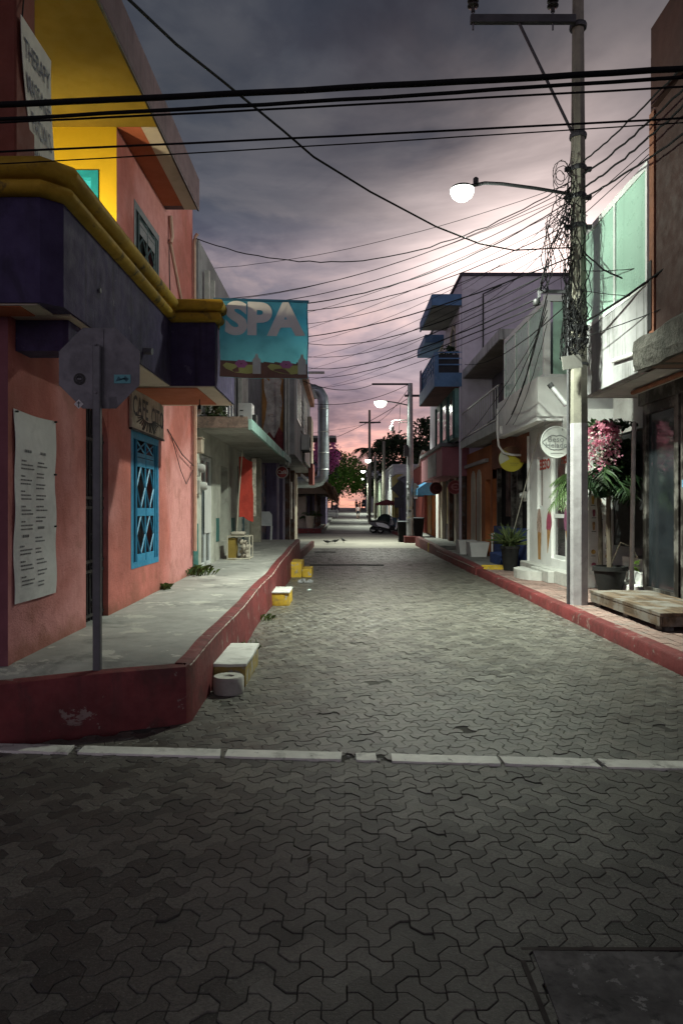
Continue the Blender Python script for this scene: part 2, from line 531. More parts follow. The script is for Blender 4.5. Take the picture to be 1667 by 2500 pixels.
def paver_mat(name, use_object, tone=1.0, spec=0.5):
    m, t = _nodes(name); b = NB(t)
    g = b.n('ShaderNodeNewGeometry'); P = g.outputs['Position']
    if use_object: rn = b.n('ShaderNodeObjectInfo').outputs['Random']
    else: rn = g.outputs['Random Per Island']
    n1 = b.noise(P, 0.55, 4, 0.6, 0.3); n2 = b.noise(P, 160, 3, 0.7); n3 = b.noise(P, 9, 5, 0.65)
    c = b.mix(rn, (0.048, 0.046, 0.043), (0.140, 0.135, 0.124))
    gr = b.noise(P, 70, 4, 0.75)
    c = b.mix(b.m('MULTIPLY', b.rng(gr, 0.42, 0.62), 0.7), c, (0.030, 0.029, 0.027))
    c = b.mix(b.m('MULTIPLY', b.rng(b.noise(P, 95, 3, 0.7), 0.58, 0.70), 0.75), c, (0.26, 0.255, 0.235))
    c = b.mix(b.m('MULTIPLY', b.rng(rn, 0.93, 0.97), 0.55), c, (0.085, 0.082, 0.08))
    c = b.mix(b.m('MULTIPLY', b.rng(n1, 0.35, 0.65), 0.6), c, (0.072, 0.066, 0.061))
    c = b.mix(b.m('MULTIPLY', b.rng(n3, 0.5, 0.72), 0.45), c, (0.055, 0.053, 0.049))
    c = b.mix(b.m('MULTIPLY', b.rng(n2, 0.5, 0.8), 0.55), c, (0.165, 0.162, 0.153))
    c = b.mix(b.m('MULTIPLY', b.rng(b.noise(P, 2.6, 6, 0.7, 0.6), 0.56, 0.70), 0.7), c, (0.036, 0.035, 0.033))
    c = b.mix(1.0, c, (tone, tone, tone * .95), 'MULTIPLY')
    c = b.mix(1.0, c, b.mix(rn, (.84, .83, .82), (1.2, 1.19, 1.15)), 'MULTIPLY')
    rg = b.rng(b.noise(P, 3.5, 5, 0.65), 0.3, 0.7, 0.31, 0.48)
    h = b.m('ADD', b.m('ADD', b.noise(P, 210, 3, 0.7), gr), b.m('MULTIPLY', n3, 1.2))
    b.out(c, rg, 0, b.bump(h, 0.45, 0.004), spec)
    return m
# ================================================================== ground, street, paving
UX, UY, UZ = V(1, 0, 0), V(0, 1, 0), V(0, 0, 1)
NX, NY = V(-1, 0, 0), V(0, -1, 0)
m_joint = mat('joint_grit', (0.045, 0.042, 0.037), 0.95, 0.3, 8, 0.6, 90)
m_far = mat('street_far_concrete', (0.20, 0.195, 0.185), 0.6, 0.25, 0.5, 0.3, 60, stain=0.5, stain_col=(0.09, 0.085, 0.08))
m_ground = mat('sandy_ground', (0.18, 0.15, 0.12), 0.95, 0.3, 0.4, 0.4, 20)
m_conc = mat('worn_concrete', (0.27, 0.265, 0.25), 0.82, 0.28, 0.9, 0.45, 70, stain=0.7, stain_col=(0.10, 0.10, 0.095), peel=0.085, peel_col=(0.38, 0.37, 0.335))
m_conc2 = mat('grey_concrete', (0.23, 0.225, 0.215), 0.85, 0.3, 1.4, 0.5, 60, stain=0.6, stain_col=(0.07, 0.07, 0.065))
m_red = mat('red_kerb_paint', (0.135, 0.023, 0.024), 0.68, 0.32, 1.8, 0.55, 40, stain=0.75, stain_col=(0.060, 0.018, 0.016), peel=0.055, peel_col=(0.19, 0.14, 0.125), streak=.5)
m_white_edge = mat('worn_white_paint', (0.46, 0.40, 0.36), 0.75, 0.3, 7, 0.4, 60, stain=0.5, stain_col=(0.25, 0.12, 0.1))
m_band = mat('white_band_paint', (0.66, 0.65, 0.60), 0.5, 0.2, 2.5, 0.35, 70, stain=0.75, stain_col=(0.22, 0.21, 0.19), peel=0.02, peel_col=(0.2, 0.19, 0.18))
m_yel = mat('yellow_step_paint', (0.52, 0.33, 0.03), 0.7, 0.25, 3, 0.4, 50, stain=0.55, stain_col=(0.16, 0.13, 0.08), peel=0.05, peel_col=(0.33, 0.31, 0.28))
m_wstep = mat('whitewashed_concrete', (0.50, 0.50, 0.475), 0.8, 0.15, 2.5, 0.35, 60, stain=0.45, stain_col=(0.2, 0.19, 0.17), streak=0.15)

# wide terrain sheet to the horizon, following the rise of the street
mb = MB(); ys = [-60, 0, 48] + list(range(54, 131, 4)) + [200, 420, 900]
vs = []; fs = []
for y in ys:
    for x in (-900, -40, 40, 900): vs.append((x, y, rz(y) - 0.09))
for i in range(len(ys) - 1):
    for k in range(3): fs.append((i * 4 + k, i * 4 + k + 1, (i + 1) * 4 + k + 1, (i + 1) * 4 + k))
mb.add(vs, fs); struct('ground', mb, m_ground, 'sandy ground under the town')
# sea beyond the end of the street
mb = MB(); mb.slab([(-900, 420), (900, 420), (900, 3500), (-900, 3500)], -3, rz(200) + 0.02)
struct('sea', mb, mat('sea_water', (0.05, 0.08, 0.10), 0.15, 0.2, 0.05, 0.2, 0.4), 'calm sea beyond the end of the street')

# bed of the paved street and the cross street in front of the camera
mb = MB(); mb.slab([(-1.6, 4.0), (3.6, 4.0), (3.6, 29.0), (-1.6, 29.0)], -0.08, -0.0075)
mb.slab([(-14, -6), (15, -6), (15, 4.0), (3.6, 4.0), (-1.6, 4.0), (-14, 4.0)], -0.08, -0.0085)
street = struct('street', mb, m_joint, 'street paved with interlocking grey concrete blocks')
# concrete crossing, then the far carriageway
mb = MB(); mb.slab([(-40, 29.0), (40, 29.0), (40, 46.6), (-40, 46.6)], -0.08, 0.0)
mb2 = MB(); vs = []; fs = []
ys = [46.6] + list(range(48, 131, 3)) + [145]
for y in ys:
    w = 0 if y < 96 else 9
    vs += [(-1.25 - w, y, rz(y) - 0.004), (3.3 + w, y, rz(y) - 0.004)]
for i in range(len(ys) - 1): fs.append((2 * i, 2 * i + 1, 2 * i + 3, 2 * i + 2))
mb2.add(vs, fs)
struct('crossing', mb, mat('crossing_concrete', (0.29, 0.27, 0.235), 0.6, 0.2, 0.5, 0.25, 40, stain=0.4, stain_col=(0.15, 0.14, 0.125)), 'pale concrete street crossing')
struct('road', mb2, m_far, 'road rising towards the trees beyond the crossing')
mb = MB().box((-1.3, 46.45, -0.02), (2.6, 46.75, 0.006))
part('drain_channel', mb, mat('dark_drain', (0.03, 0.03, 0.03), 0.9), street)

# --- interlocking dog-bone blocks
S2, HB = 0.058, 0.0262
POLY = [(-S2, -S2), (-S2 + HB, -S2 - HB), (S2 - HB, -S2 - HB), (S2, -S2), (S2 - HB, -S2 + HB), (S2 - HB, S2 - HB),
        (S2, S2), (S2 - HB, S2 + HB), (-S2 + HB, S2 + HB), (-S2, S2), (-S2 + HB, S2 - HB), (-S2 + HB, -S2 + HB)]
def inset(poly, d):
    n = len(poly); out = []
    for i in range(n):
        p0 = Vector(poly[i - 1]); p1 = Vector(poly[i]); p2 = Vector(poly[(i + 1) % n])
        a = (p1 - p0).normalized(); b = (p2 - p1).normalized()
        n1 = Vector((-a.y, a.x)); n2 = Vector((-b.y, b.x))
        k = n1 + n2; k = k / max(0.35, k.dot(n1))
        out.append(p1 + k * d)
    return out
RINGS = [(inset(POLY, 0.0010), -0.012), (inset(POLY, 0.0013), -0.0018), (inset(POLY, 0.0032), 0.0)]
def block_geo():
    vs = []; fs = []
    for ring, z in RINGS: vs += [(p.x, p.y, z) for p in ring]
    for r in range(2):
        for i in range(12):
            j = (i + 1) % 12
            fs.append((r * 12 + i, r * 12 + j, (r + 1) * 12 + j, (r + 1) * 12 + i))
    fs.append(tuple(range(24, 36)))
    return vs, fs
BV, BF = block_geo()
m_pav_o = paver_mat('low_sheen_block_single', True, 1.15, .24)  # dim foreground put into the material: less sheen than the street blocks
m_pav_n = paver_mat('low_sheen_block', False, 1.15, .24)
m_pav_s = paver_mat('concrete_block', False)
BAND = lambda x: 4.56 - 0.074 * x          # centre line of the white band across the street mouth
def in_view(x, y):
    return y > 2.12 and abs(x) < 0.4818 * y + 0.05
def lattice(ang, org, x0, x1, y0, y1):
    ca, sa = math.cos(ang), math.sin(ang); s = 2 * S2; out = []
    R_ = int(max(abs(x0 - org[0]), abs(x1 - org[0]), abs(y0 - org[1]), abs(y1 - org[1])) * 1.5 / s) + 2
    for i in range(-R_, R_):
        for j in range(-R_, R_):
            x = org[0] + (i * ca - j * sa) * s; y = org[1] + (i * sa + j * ca) * s
            if x0 <= x <= x1 and y0 <= y <= y1: out.append((x, y, ang + (math.pi / 2 if (i + j) % 2 else 0)))
    return out
rnd = random.Random(11)
near = [c for c in lattice(R(45), (0.1, 3.0), -6.5, 7.5, 0.9, 5.1) if c[1] < BAND(c[0]) - 0.02]
farp = [c for c in lattice(R(20), (0.6, 8.0), -1.28, 3.42, 4.1, 29.0) if c[1] > BAND(c[0]) + 0.03]
# worn-out front strip left of the kerb corner as well
farp += [c for c in lattice(R(20), (0.6, 8.0), -6.5, -1.28, 4.1, 5.3) if c[1] > BAND(c[0]) + 0.03 and c[1] < 5.25 + 0.3667 * (c[0] + 1.14)]
farp += [c for c in lattice(R(20), (0.6, 8.0), 3.42, 7.0, 3.9, 4.6) if c[1] > BAND(c[0]) + 0.03]
SLAB = lambda x, y: 0.63 < x < 1.42 and 1.5 < y < 2.57
near = [c for c in near if not SLAB(c[0] - 0.09, c[1] + 0.09)]
vis = sorted([c for c in near if in_view(c[0], c[1])], key=lambda c: c[1])[:300]
vset = set(vis)
me_block = bpy.data.meshes.new('paving_block'); me_block.from_pydata(BV, [], BF); me_block.update(); me_block.materials.append(m_pav_o)
def jitter(x, y):
    dz = 0.004 * noise.noise(Vector((x * 1.3, y * 1.3, 0))) + rnd.uniform(-0.0022, 0.0022)
    if rnd.random() < 0.03: dz -= 0.006
    return dz, rnd.uniform(-0.016, 0.016), rnd.uniform(-0.016, 0.016)
for (x, y, a) in vis:
    dz, tx, ty = jitter(x, y)
    o = bpy.data.objects.new('paving_block', me_block); COL.objects.link(o)
    o.parent = street; o.location = (x, y, dz); o.rotation_euler = (tx, ty, a + rnd.uniform(-0.012, 0.012))
for nm, cells, m_ in (('cross_street_blocks', [c for c in near if c not in vset], m_pav_n), ('paving_blocks', farp, m_pav_s)):
    vs = []; fs = []
    for (x, y, a) in cells:
        dz, tx, ty = jitter(x, y); a += rnd.uniform(-0.012, 0.012)
        ca, sa = math.cos(a), math.sin(a); o = len(vs)
        for (px, py, pz) in BV:
            qx = px * ca - py * sa; qy = px * sa + py * ca
            vs.append((x + qx, y + qy, pz + dz + qy * tx - qx * ty))
        fs += [tuple(i + o for i in f) for f in BF]
    mb = MB(); mb.v = vs; mb.f = fs
    o = part(nm, mb, m_, street); o['kind'] = 'stuff'
# --- white painted band of concrete across the mouth of the street, broken in places
rb = random.Random(5)
segs = [(-2.5, -1.78), (-1.72, -0.79), (-0.74, 0.0), (0.085, 0.22), (0.315, 0.985), (1.02, 1.59), (1.63, 2.45), (2.48, 3.6)]
for (a, b) in segs:
    mb = MB(); n = max(3, int((b - a) / 0.06)); top = []; bot = []
    for i in range(n + 1):
        x = a + (b - a) * i / n; e = 0.012 if i in (0, n) else 0.004
        top.append((x + rb.uniform(-e, e), BAND(x) + 0.068 + rb.uniform(-e, e)))
        bot.append((x + rb.uniform(-e, e), BAND(x) - 0.068 + rb.uniform(-e, e)))
    mb.slab(bot + top[::-1], -0.05, 0.013 + rb.uniform(-0.002, 0.002))
    part('white_band', mb, m_band, street)
for i in range(26):   # crumbled ends of the band
    k = rb.choice(segs); x = (k[1] if rb.random() < .7 else k[0]) + rb.uniform(0.0, 0.06); y = BAND(x) + rb.uniform(-0.07, 0.07); s = rb.uniform(0.006, 0.018)
    mb = MB(); mb.lathe([(0.0, -0.4 * s), (s, 0), (s * 0.7, 0.5 * s), (0.0, 0.6 * s)], (x, y, 0.004), 6)
    part('band_crumb', mb, m_conc2, street)
# --- concrete access cover at the lower right
cover = thing('access_cover', 'plain square concrete cover set into the paving blocks', 'cover', (1.0, 2.05, 0))
part('cover_slab', MB().slab([(0.655, 1.5), (1.42, 1.5), (1.42, 2.545), (0.69, 2.56)], -0.05, 0.006), mat('stained_cover', (0.14, 0.135, 0.125), .85, .45, 5, .6, 50, stain=.9, stain_col=(.04, .04, .037), peel=.06, peel_col=(.24, .235, .22)), cover)
parts('cover_frame', MB().box((0.632, 1.5, -0.05), (0.65, 2.58, 0.002)).box((0.652, 2.568, -0.05), (1.42, 2.585, 0.0025)), mat('rusty_frame', (0.05, 0.04, 0.035), 0.8), cover)

# ------------------------------------------------------------------ left pavement with its high red kerb
SZ = [(2.0, 0.41), (4.8, 0.415), (5.3, 0.42), (12, 0.51), (16, 0.62), (20.5, 0.72), (60, 0.72)]
def sz(y):
    for (a, za), (b, zb) in zip(SZ, SZ[1:]):
        if y <= b: return za + (zb - za) * max(0, (y - a)) / (b - a)
    return SZ[-1][1]
path = [(-8.0, 2.78), (-5, 3.88), (-3.4, 4.47), (-2.34, 4.86), (-1.7, 5.10), (-1.16, 5.295), (-1.14, 5.36)]
path += [(-1.14 - 0.004 * (y - 5.37) + 0.012 * math.sin(y * 1.7), y) for y in [5.7 + 0.5 * i for i in range(30)]] + [(-1.2, 20.5)]
rk = random.Random(3)
nrm = []
for i, p in enumerate(path):
    a = Vector(path[max(0, i - 1)]); b = Vector(path[min(len(path) - 1, i + 1)])
    t = (b - a).normalized(); nrm.append(Vector((-t.y, t.x)))   # inwards (left of travel)
vs = []; fs = []
W_ = 0.115
for i, p in enumerate(path):
    z = (sz(p[1]) if i > 5 else 0.418 + 0.024 * (p[0] + 1.14)) + 0.012 + rk.uniform(-0.005, 0.005); n = nrm[i]; P2 = Vector(p)
    for d, zz in ((-0.012, -0.05), (0.0, z - 0.03), (0.012, z - 0.006), (0.03, z), (W_, z + 0.004), (W_ + 0.02, z - 0.1)):
        q = P2 + n * d; vs.append((q.x + rk.uniform(-.003, .003), q.y + rk.uniform(-.003, .003), zz))
for i in range(len(path) - 1):
    for k in range(5): fs.append((i * 6 + k, (i + 1) * 6 + k, (i + 1) * 6 + k + 1, i * 6 + k + 1))
L = (len(path) - 1) * 6
fs.append((L, L + 1, L + 2, L + 3, L + 4, L + 5))
mb = MB().add(vs, fs)
kerb_l = struct('kerb_left', mb, m_red, 'high dark red painted kerb along the raised pavement', smooth=True)
mb = MB()
pts = []; rad = []
for i in range(6, len(path) - 1):     # bare white edge line along the arris
    for k in range(7):
        a = Vector(path[i]).lerp(Vector(path[i + 1]), k / 7)
        pts.append((a.x - 0.002 + rk.uniform(-.002, .002), a.y, sz(a.y) - 0.002 + rk.uniform(-.004, .003))); rad.append(max(0.0008, rk.gauss(0.0045, 0.003)))
mb.tube(pts, rad, 5)
part('worn_edge', mb, m_white_edge, kerb_l)
mb = MB(); vs = []; fs = []
ys = [5.42 + 0.25 * i for i in range(61)] ; ys[-1] = 20.5
for y in ys:
    xo = -1.14 - 0.10 - 0.004 * (y - 5.3)
    for k in range(7):
        x = -2.62 + (xo + 2.62) * k / 6
        vs.append((x, y, sz(y) + 0.006 * noise.noise(Vector((x * 2, y * 0.9, 3)))))
for i in range(len(ys) - 1):
    for k in range(6): fs.append((i * 7 + k, i * 7 + k + 1, (i + 1) * 7 + k + 1, (i + 1) * 7 + k))
e = (len(ys) - 1) * 7
vs += [(-2.62, 20.5, -0.05), (-1.24, 20.5, -0.05)]
fs.append((e, e + 1, e + 2, e + 3, e + 4, e + 5, e + 6, len(vs) - 1, len(vs) - 2))
mb.add(vs, fs)
fz = lambda x: 0.4185 + 0.024 * (x + 1.14)
xs_ = [-8, -6, -4.5, -3.2, -2.66, -2.62, -2.3, -2.0, -1.7, -1.5, -1.42]; vs = []
for x in xs_: vs += [(x, 5.345 + 0.3667 * (x + 1.42), fz(x)), (x, 5.45, .4235 if x > -2.64 else fz(x))]
vs += [(-1.27, 5.40, .4195), (-1.25, 5.45, .4235)]
mb.add(vs, [(2 * i, 2 * i + 2, 2 * i + 3, 2 * i + 1) for i in range(len(xs_))])
pave_l = struct('pavement_left', mb, m_conc, 'raised concrete pavement with worn pale patches', smooth=True)
# lower kerb and pavement beyond its end
mb = MB().slab([(-3.6, 20.5), (-1.42, 20.5), (-1.30, 30), (-3.6, 30)], -0.05, 0.235)
struct('pavement_lower', mb, m_conc2, 'lower grey pavement past the end of the raised one')
mb = MB().slab([(-1.42, 20.52), (-1.30, 20.52), (-1.16, 30.1), (-1.28, 30.1)], -0.05, 0.25)
struct('kerb_lower', mb, m_red, 'low red kerb past the end of the raised pavement')

# ------------------------------------------------------------------ right pavement and kerb
def rkz(y): return 0.155 if y < 17.2 else 0.2 + (y - 17.2) / 14 * 0.17
vs = []; fs = []
ys = [4.2 + 0.3 * i for i in range(44)]
for y in ys:
    z = 0.155 + rk.uniform(-.004, .004); x = 3.27 + 0.006 * math.sin(y * 2.1)
    for d, zz in ((-0.012, -0.05), (0, z - .025), (0.02, z), (0.17, z + .002), (0.18, z - .05)): vs.append((x + d + rk.uniform(-.002, .002), y, zz))
for i in range(len(ys) - 1):
    for k in range(4): fs.append((i * 5 + k, i * 5 + k + 1, (i + 1) * 5 + k + 1, (i + 1) * 5 + k))
fs.append((0, 1, 2, 3, 4))
kerb_r = struct('kerb_right', MB().add(vs, fs), m_red, 'low dark red kerb below the shops', smooth=True)
vs = []; fs = []
ys = [17.12 + 0.5 * i for i in range(29)]
for y in ys:
    z = rkz(y + .1) + (0.0 if y < 25 else 0.03); x = 3.24 + 0.006 * math.sin(y * 2.1)
    for d, zz in ((-0.012, -0.05), (0, z - .025), (0.02, z), (0.2, z + .002), (0.21, z - .1)): vs.append((x + d + rk.uniform(-.002, .002), y, zz))
for i in range(len(ys) - 1):
    for k in range(4): fs.append((i * 5 + k, i * 5 + k + 1, (i + 1) * 5 + k + 1, (i + 1) * 5 + k))
fs.append((0, 1, 2, 3, 4)); q = (len(ys) - 1) * 5; fs.append((q + 4, q + 3, q + 2, q + 1, q))
kerb_r2 = struct('kerb_right_far', MB().add(vs, fs), m_red, 'taller red kerb further along the shops', smooth=True)
part('worn_edge', MB().box((3.232, 17.3, 0.172), (3.26, 24.2, 0.184)), m_white_edge, kerb_r2)
part('yellow_mark', MB().box((3.222, 26.2, 0.02), (3.25, 26.6, 0.34)), m_yel, kerb_r2)
pave_r = struct('pavement_right', MB().slab([(3.44, 4.2), (14, 4.2), (14, 17.2), (3.44, 17.2)], -0.05, 0.13), m_joint, 'brick pavement in front of the ice cream shop')
struct('pavement_right_far', MB().slab([(3.42, 17.2), (6, 17.2), (6, 31.3), (3.42, 31.3)], -0.05, 0.19).slab([(3.42, 24.5), (6, 24.5), (6, 31.3), (3.42, 31.3)], -0.05, 0.33), m_conc2, 'grey concrete pavement beside the restaurant')
m_brk_o = mat('paving_brick', (0.24, 0.16, 0.14), 0.85, 0.35, 2.2, 0.5, 70, stain=0.7, stain_col=(0.17, 0.16, 0.15))
bw, bl = 0.10, 0.21
me_b = MB().box((-bw / 2 + .004, -bl / 2 + .004, -0.03), (bw / 2 - .004, bl / 2 - .004, 0.0), 0.004).mesh('paving_brick'); me_b.materials.append(m_brk_o)
bricks = []
for i in range(12):
    for j in range(52):
        x = 3.50 + i * bw; y = 6.3 + j * bl + (bl / 2 if i % 2 else 0)
        if y < 17.1: bricks.append((x, y))
bricks.sort(key=lambda c: abs(c[1] - 11.5) + 0.6 * abs(c[0] - 3.5))
for (x, y) in bricks[:300]:
    o = bpy.data.objects.new('paving_brick', me_b); COL.objects.link(o); o.parent = pave_r
    o.location = (x, y, 0.150 + rk.uniform(-.004, .003)); o.rotation_euler = (rk.uniform(-.012, .012), rk.uniform(-.02, .02), rk.uniform(-.02, .02))
mb = MB()
for (x, y) in bricks[300:]: z = 0.150 + rk.uniform(-.004, .003); mb.box((x - bw / 2 + .004, y - bl / 2 + .004, 0.12), (x + bw / 2 - .004, y + bl / 2 - .004, z))
o = part('paving_bricks', mb, m_brk_o, pave_r); o['kind'] = 'stuff'
# yellow sloped edge and far right kerb beyond the pole
mb = MB().add([(3.42, 17.0, .13), (4.15, 17.0, .13), (4.15, 17.35, .235), (3.42, 17.35, .235), (3.42, 17.35, .1), (4.15, 17.35, .1)], [(0, 1, 2, 3), (0, 3, 4), (1, 5, 2), (3, 2, 5, 4)])
part('yellow_ramp', mb, m_yel, pave_r)
mb = MB().slab([(3.9, 31.5), (9, 31.5), (9, 46.4), (3.55, 46.4)], -.05, 0.16)
struct('pavement_corner', mb, m_conc2, 'grey pavement by the orange shop')
mb = MB().slab([(3.72, 31.4), (3.9, 31.4), (3.55, 46.4), (3.3, 46.4)], -.05, 0.17)
struct('kerb_corner', mb, m_red, 'short red kerb by the bins')
mb = MB().slab([(3.3, 46.9), (9, 46.9), (9, 95), (3.3, 95)], -.05, 0.17); 
vs = [];
for y in (46.9, 60, 72, 84, 95): vs += [(3.32, y, rz(y) - .05), (3.32, y, rz(y) + .15), (8, y, rz(y) + .15)]
fs = []
for i in range(4): fs += [(3 * i, 3 * i + 1, 3 * i + 4, 3 * i + 3), (3 * i + 1, 3 * i + 2, 3 * i + 5, 3 * i + 4)]
fs.append((0, 1, 2))
struct('pavement_distant', MB().add(vs, fs), m_conc2, 'distant pavement on the far block')
vs = [(-x - 0 if True else 0, y, z) for (x, y, z) in []]
vs = []; fs = []
for y in (47.2, 60, 72, 84, 95): vs += [(-1.15, y, rz(y) - .05), (-1.15, y, rz(y) + .17), (-8, y, rz(y) + .17)]
for i in range(4): fs += [(3 * i, 3 * i + 3, 3 * i + 4, 3 * i + 1), (3 * i + 1, 3 * i + 4, 3 * i + 5, 3 * i + 2)]
fs.append((2, 1, 0))
struct('pavement_thatch', MB().add(vs, fs), m_conc2, 'pavement beside the thatched porch')

# ------------------------------------------------------------------ steps and small things on the street
def steps(name, label, loc, boxes, top=None):
    t = thing(name, label, 'step', loc)
    for (a, b, m) in boxes: part('step_block', MB().rough_box(a, b, .006, 8, a[1]), m, t, True)
    return t
t = steps('concrete_step', 'grey topped concrete step with dirty yellow sides against the red kerb', (-1.0, 6.8, 0),
      [((-1.15, 6.37, -0.02), (-0.86, 7.35, 0.185), mat('dirty_yellow_step', (0.27, 0.20, 0.06), .8, .35, 3, .5, 50, stain=.8, stain_col=(.10, .09, .07), peel=.1, peel_col=(.25, .24, .22))), ])
part('step_top', MB().rough_box((-1.155, 6.36, 0.182), (-0.85, 7.36, 0.212), .005, 9, 2.0), m_wstep, t, True)
d_ = thing('concrete_ring', 'short round pale concrete drum standing before the first step', 'drum', (-0.985, 6.19, 0))
part('drum', MB().lathe([(0.131, 0), (0.135, 0.02), (0.134, 0.132), (0.124, 0.146), (0.05, 0.145), (0.04, 0.13), (0.0, 0.125)], (-0.985, 6.19, 0), 28), mat('stained_drum', (0.36, 0.35, 0.32), .85, .2, 4, .4, 60, stain=.5, stain_col=(.17, .16, .14)), d_, True)
t = steps('yellow_step', 'single yellow painted step nearer of the two yellow ones', (-1.05, 12.4, 0),
      [((-1.165, 11.7, -0.02), (-0.86, 12.5, 0.22), m_yel)])
part('step_top', MB().rough_box((-1.175, 11.69, 0.212), (-0.855, 12.51, 0.232), .004, 8, 5.0), m_wstep, t, True)
steps('yellow_double_step', 'pair of yellow stacked steps at the far end of the raised kerb', (-1.05, 17.5, 0),
      [((-1.2, 16.6, -0.02), (-0.93, 17.7, 0.36), m_yel), ((-0.925, 16.65, -0.02), (-0.70, 17.6, 0.19), m_yel)])
rl = random.Random(9)
for i, (px, py, c, lb) in enumerate([(755, 1442, (0.5, 0.6, 0.58), 'small crumpled pale paper scrap lying in the street'), (735, 1408, (0.62, 0.62, 0.62), 'flattened white wrapper lying below the yellow step')]):
    d = H * F / (py - CY); p = at(px, py, d)
    mb = MB(); k = 0.05
    mb.add([(p.x - k, p.y - k, .012), (p.x + k, p.y - .8 * k, .02), (p.x + .9 * k, p.y + k, .01), (p.x - .8 * k, p.y + .9 * k, .018), (p.x, p.y, .035)], [(0, 1, 4), (1, 2, 4), (2, 3, 4), (3, 0, 4), (3, 2, 1, 0)])
    tag(part('paper_scrap', mb, flat('paper_%d' % i, c), None), lb, 'litter')
mb = MB()
for i in range(40):
    x = -0.93 + rl.uniform(0, .33); y = 15.6 + rl.uniform(-.25, .25); s = rl.uniform(.015, .04)
    mb.lathe([(0, 0), (s, .2 * s), (s * .8, s), (0, 1.2 * s)], (x, y, .002), 5, 1, rl.uniform(.5, 1.4))
tag(part('rubble', mb, mat('rubble_bits', (0.3, 0.3, 0.31), 0.8, 0.6, 20), None), 'scatter of small rubble and bottle glass beside the yellow steps', 'rubble', kind='stuff')
for i, (y, x0, x1) in enumerate([(26.2, -1.0, -0.2), (20.1, -0.9, 1.2)]):
    mb = MB().tube([(x0, y, .012), ((x0 + x1) / 2, y + .03, .014), (x1, y - .02, .012)], 0.022, 6)
    tag(part('pipe_on_ground', mb, flat('pipe_grey_%d' % i, (0.25, 0.24, 0.23) if i == 0 else (0.04, 0.04, 0.04)), None), ['short pale pipe lying across the gutter near the pigeons', 'long dark hose lying across the paving blocks'][i], 'pipe')
# weeds
m_weed = leafmat('weed_green', (0.04, 0.07, 0.02), (0.11, 0.14, 0.04))
def tuft(p, n, h, label, seed, spread=0.1):
    r = random.Random(seed); mb = MB()
    for i in range(n):
        a = r.uniform(0, 6.28); b = Vector(p) + V(r.gauss(0, spread), r.gauss(0, spread), 0); L = h * r.uniform(.5, 1.1); o = V(math.cos(a), math.sin(a), 0)
        w = o.cross(UZ) * 0.006
        mb.add([b - w, b + w, b + o * L * .35 + UZ * L * .7 + w * .8, b + o * L * .8 + UZ * L * .75, b + o * L * .35 + UZ * L * .7 - w * .8], [(0, 1, 2, 3, 4)])
    o = part('weed_tuft', mb, m_weed, None); tag(o, label, 'weeds', kind='thing')
tuft((-2.42, 11.75, sz(11.7)), 90, 0.20, 'big tuft of weeds at the corner of the pink wall', 1, .11)
tuft((-2.45, 9.85, sz(9.8)), 40, 0.12, 'small weed growing at the foot of the pink wall past the blue window', 2, .04)
tuft((-1.07, 8.0, 0), 34, 0.13, 'weed growing at the foot of the red kerb past the first step', 3, .06)
tuft((-1.08, 10.2, 0), 26, 0.11, 'tiny weed growing in the gutter before the yellow step', 4, .05)

rq = random.Random(31); mb = MB()
for i in range(240):
    k = rq.random()
    if k < .45: x = -1.08 + abs(rq.gauss(0, .10)); y = rq.uniform(5.6, 20)
    elif k < .8: x = 3.24 - abs(rq.gauss(0, .12)); y = rq.uniform(6.5, 22)
    else: x = rq.uniform(-2.2, 3.1); y = rq.uniform(2.2, 16)
    if x < -1.1 and y > 4.6: continue
    s_ = rq.uniform(.008, .028); a = rq.uniform(0, 6.28); d = V(math.cos(a), math.sin(a), rq.uniform(-.1, .25)); e = d.cross(UZ).normalized() * .45; p = V(x, y, .012)
    mb.add([p - d * s_, p + e * s_, p + d * s_, p - e * s_ + UZ * .006], [(0, 1, 2, 3)])
o = part('leaf_litter', mb, leafmat('dead_leaf', (.03, .022, .012), (.13, .10, .06), .1), None); tag(o, 'dead leaves and scraps scattered along the gutters', 'litter', kind='stuff')
# ================================================================== left side of the street
m_pink = mat('pink_stucco', (0.44, 0.135, 0.112), 0.88, 0.26, 0.9, 1.0, 70, stain=0.45, stain_col=(0.24, 0.09, 0.06), col2=(0.56, 0.245, 0.235), streak=0.22, bdist=0.010, foot=0.28)
m_purple = mat('purple_paint', (0.042, 0.031, 0.080), 0.85, 0.35, 1.1, 0.6, 45, streak=0.6, stain_col=(0.012, 0.010, 0.018), stain=.5, peel=.035, peel_col=(.075, .062, .11))
m_yellow = mat('yellow_wall_paint', (0.72, 0.47, 0.015), 0.75, 0.10, 0.9, 0.3, 40)
m_corn = mat('yellow_cornice_paint', (0.37, 0.23, 0.018), 0.8, 0.25, 2.2, 0.7, 35, stain=0.9, stain_col=(0.055, 0.045, 0.025))
m_fascia = mat('dark_plum_fascia', (0.12, 0.075, 0.085), 0.85, 0.3, 0.8, 0.5, 40, streak=0.55, stain_col=(0.045, 0.032, 0.036))
m_orange_soff = mat('orange_soffit', (0.38, 0.11, 0.05), 0.85, 0.15, 1.1, 0.2, 40)
m_cream = mat('cream_soffit', (0.52, 0.47, 0.38), 0.85, 0.12, 1.0, 0.25, 40, stain=0.3, stain_col=(0.28, 0.24, 0.18))
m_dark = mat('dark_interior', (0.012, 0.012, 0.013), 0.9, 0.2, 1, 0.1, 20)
m_black = flat('black_iron', (0.012, 0.012, 0.013), 0.5)
m_blue = mat('blue_iron_paint', (0.028, 0.20, 0.36), 0.5, 0.18, 4, 0.15, 60)
m_teal_iron = mat('grey_green_iron', (0.055, 0.085, 0.095), 0.55, 0.2, 4, 0.15, 60)
m_turq = mat('turquoise_frame', (0.02, 0.33, 0.38), 0.5, 0.12, 4, 0.1, 60)
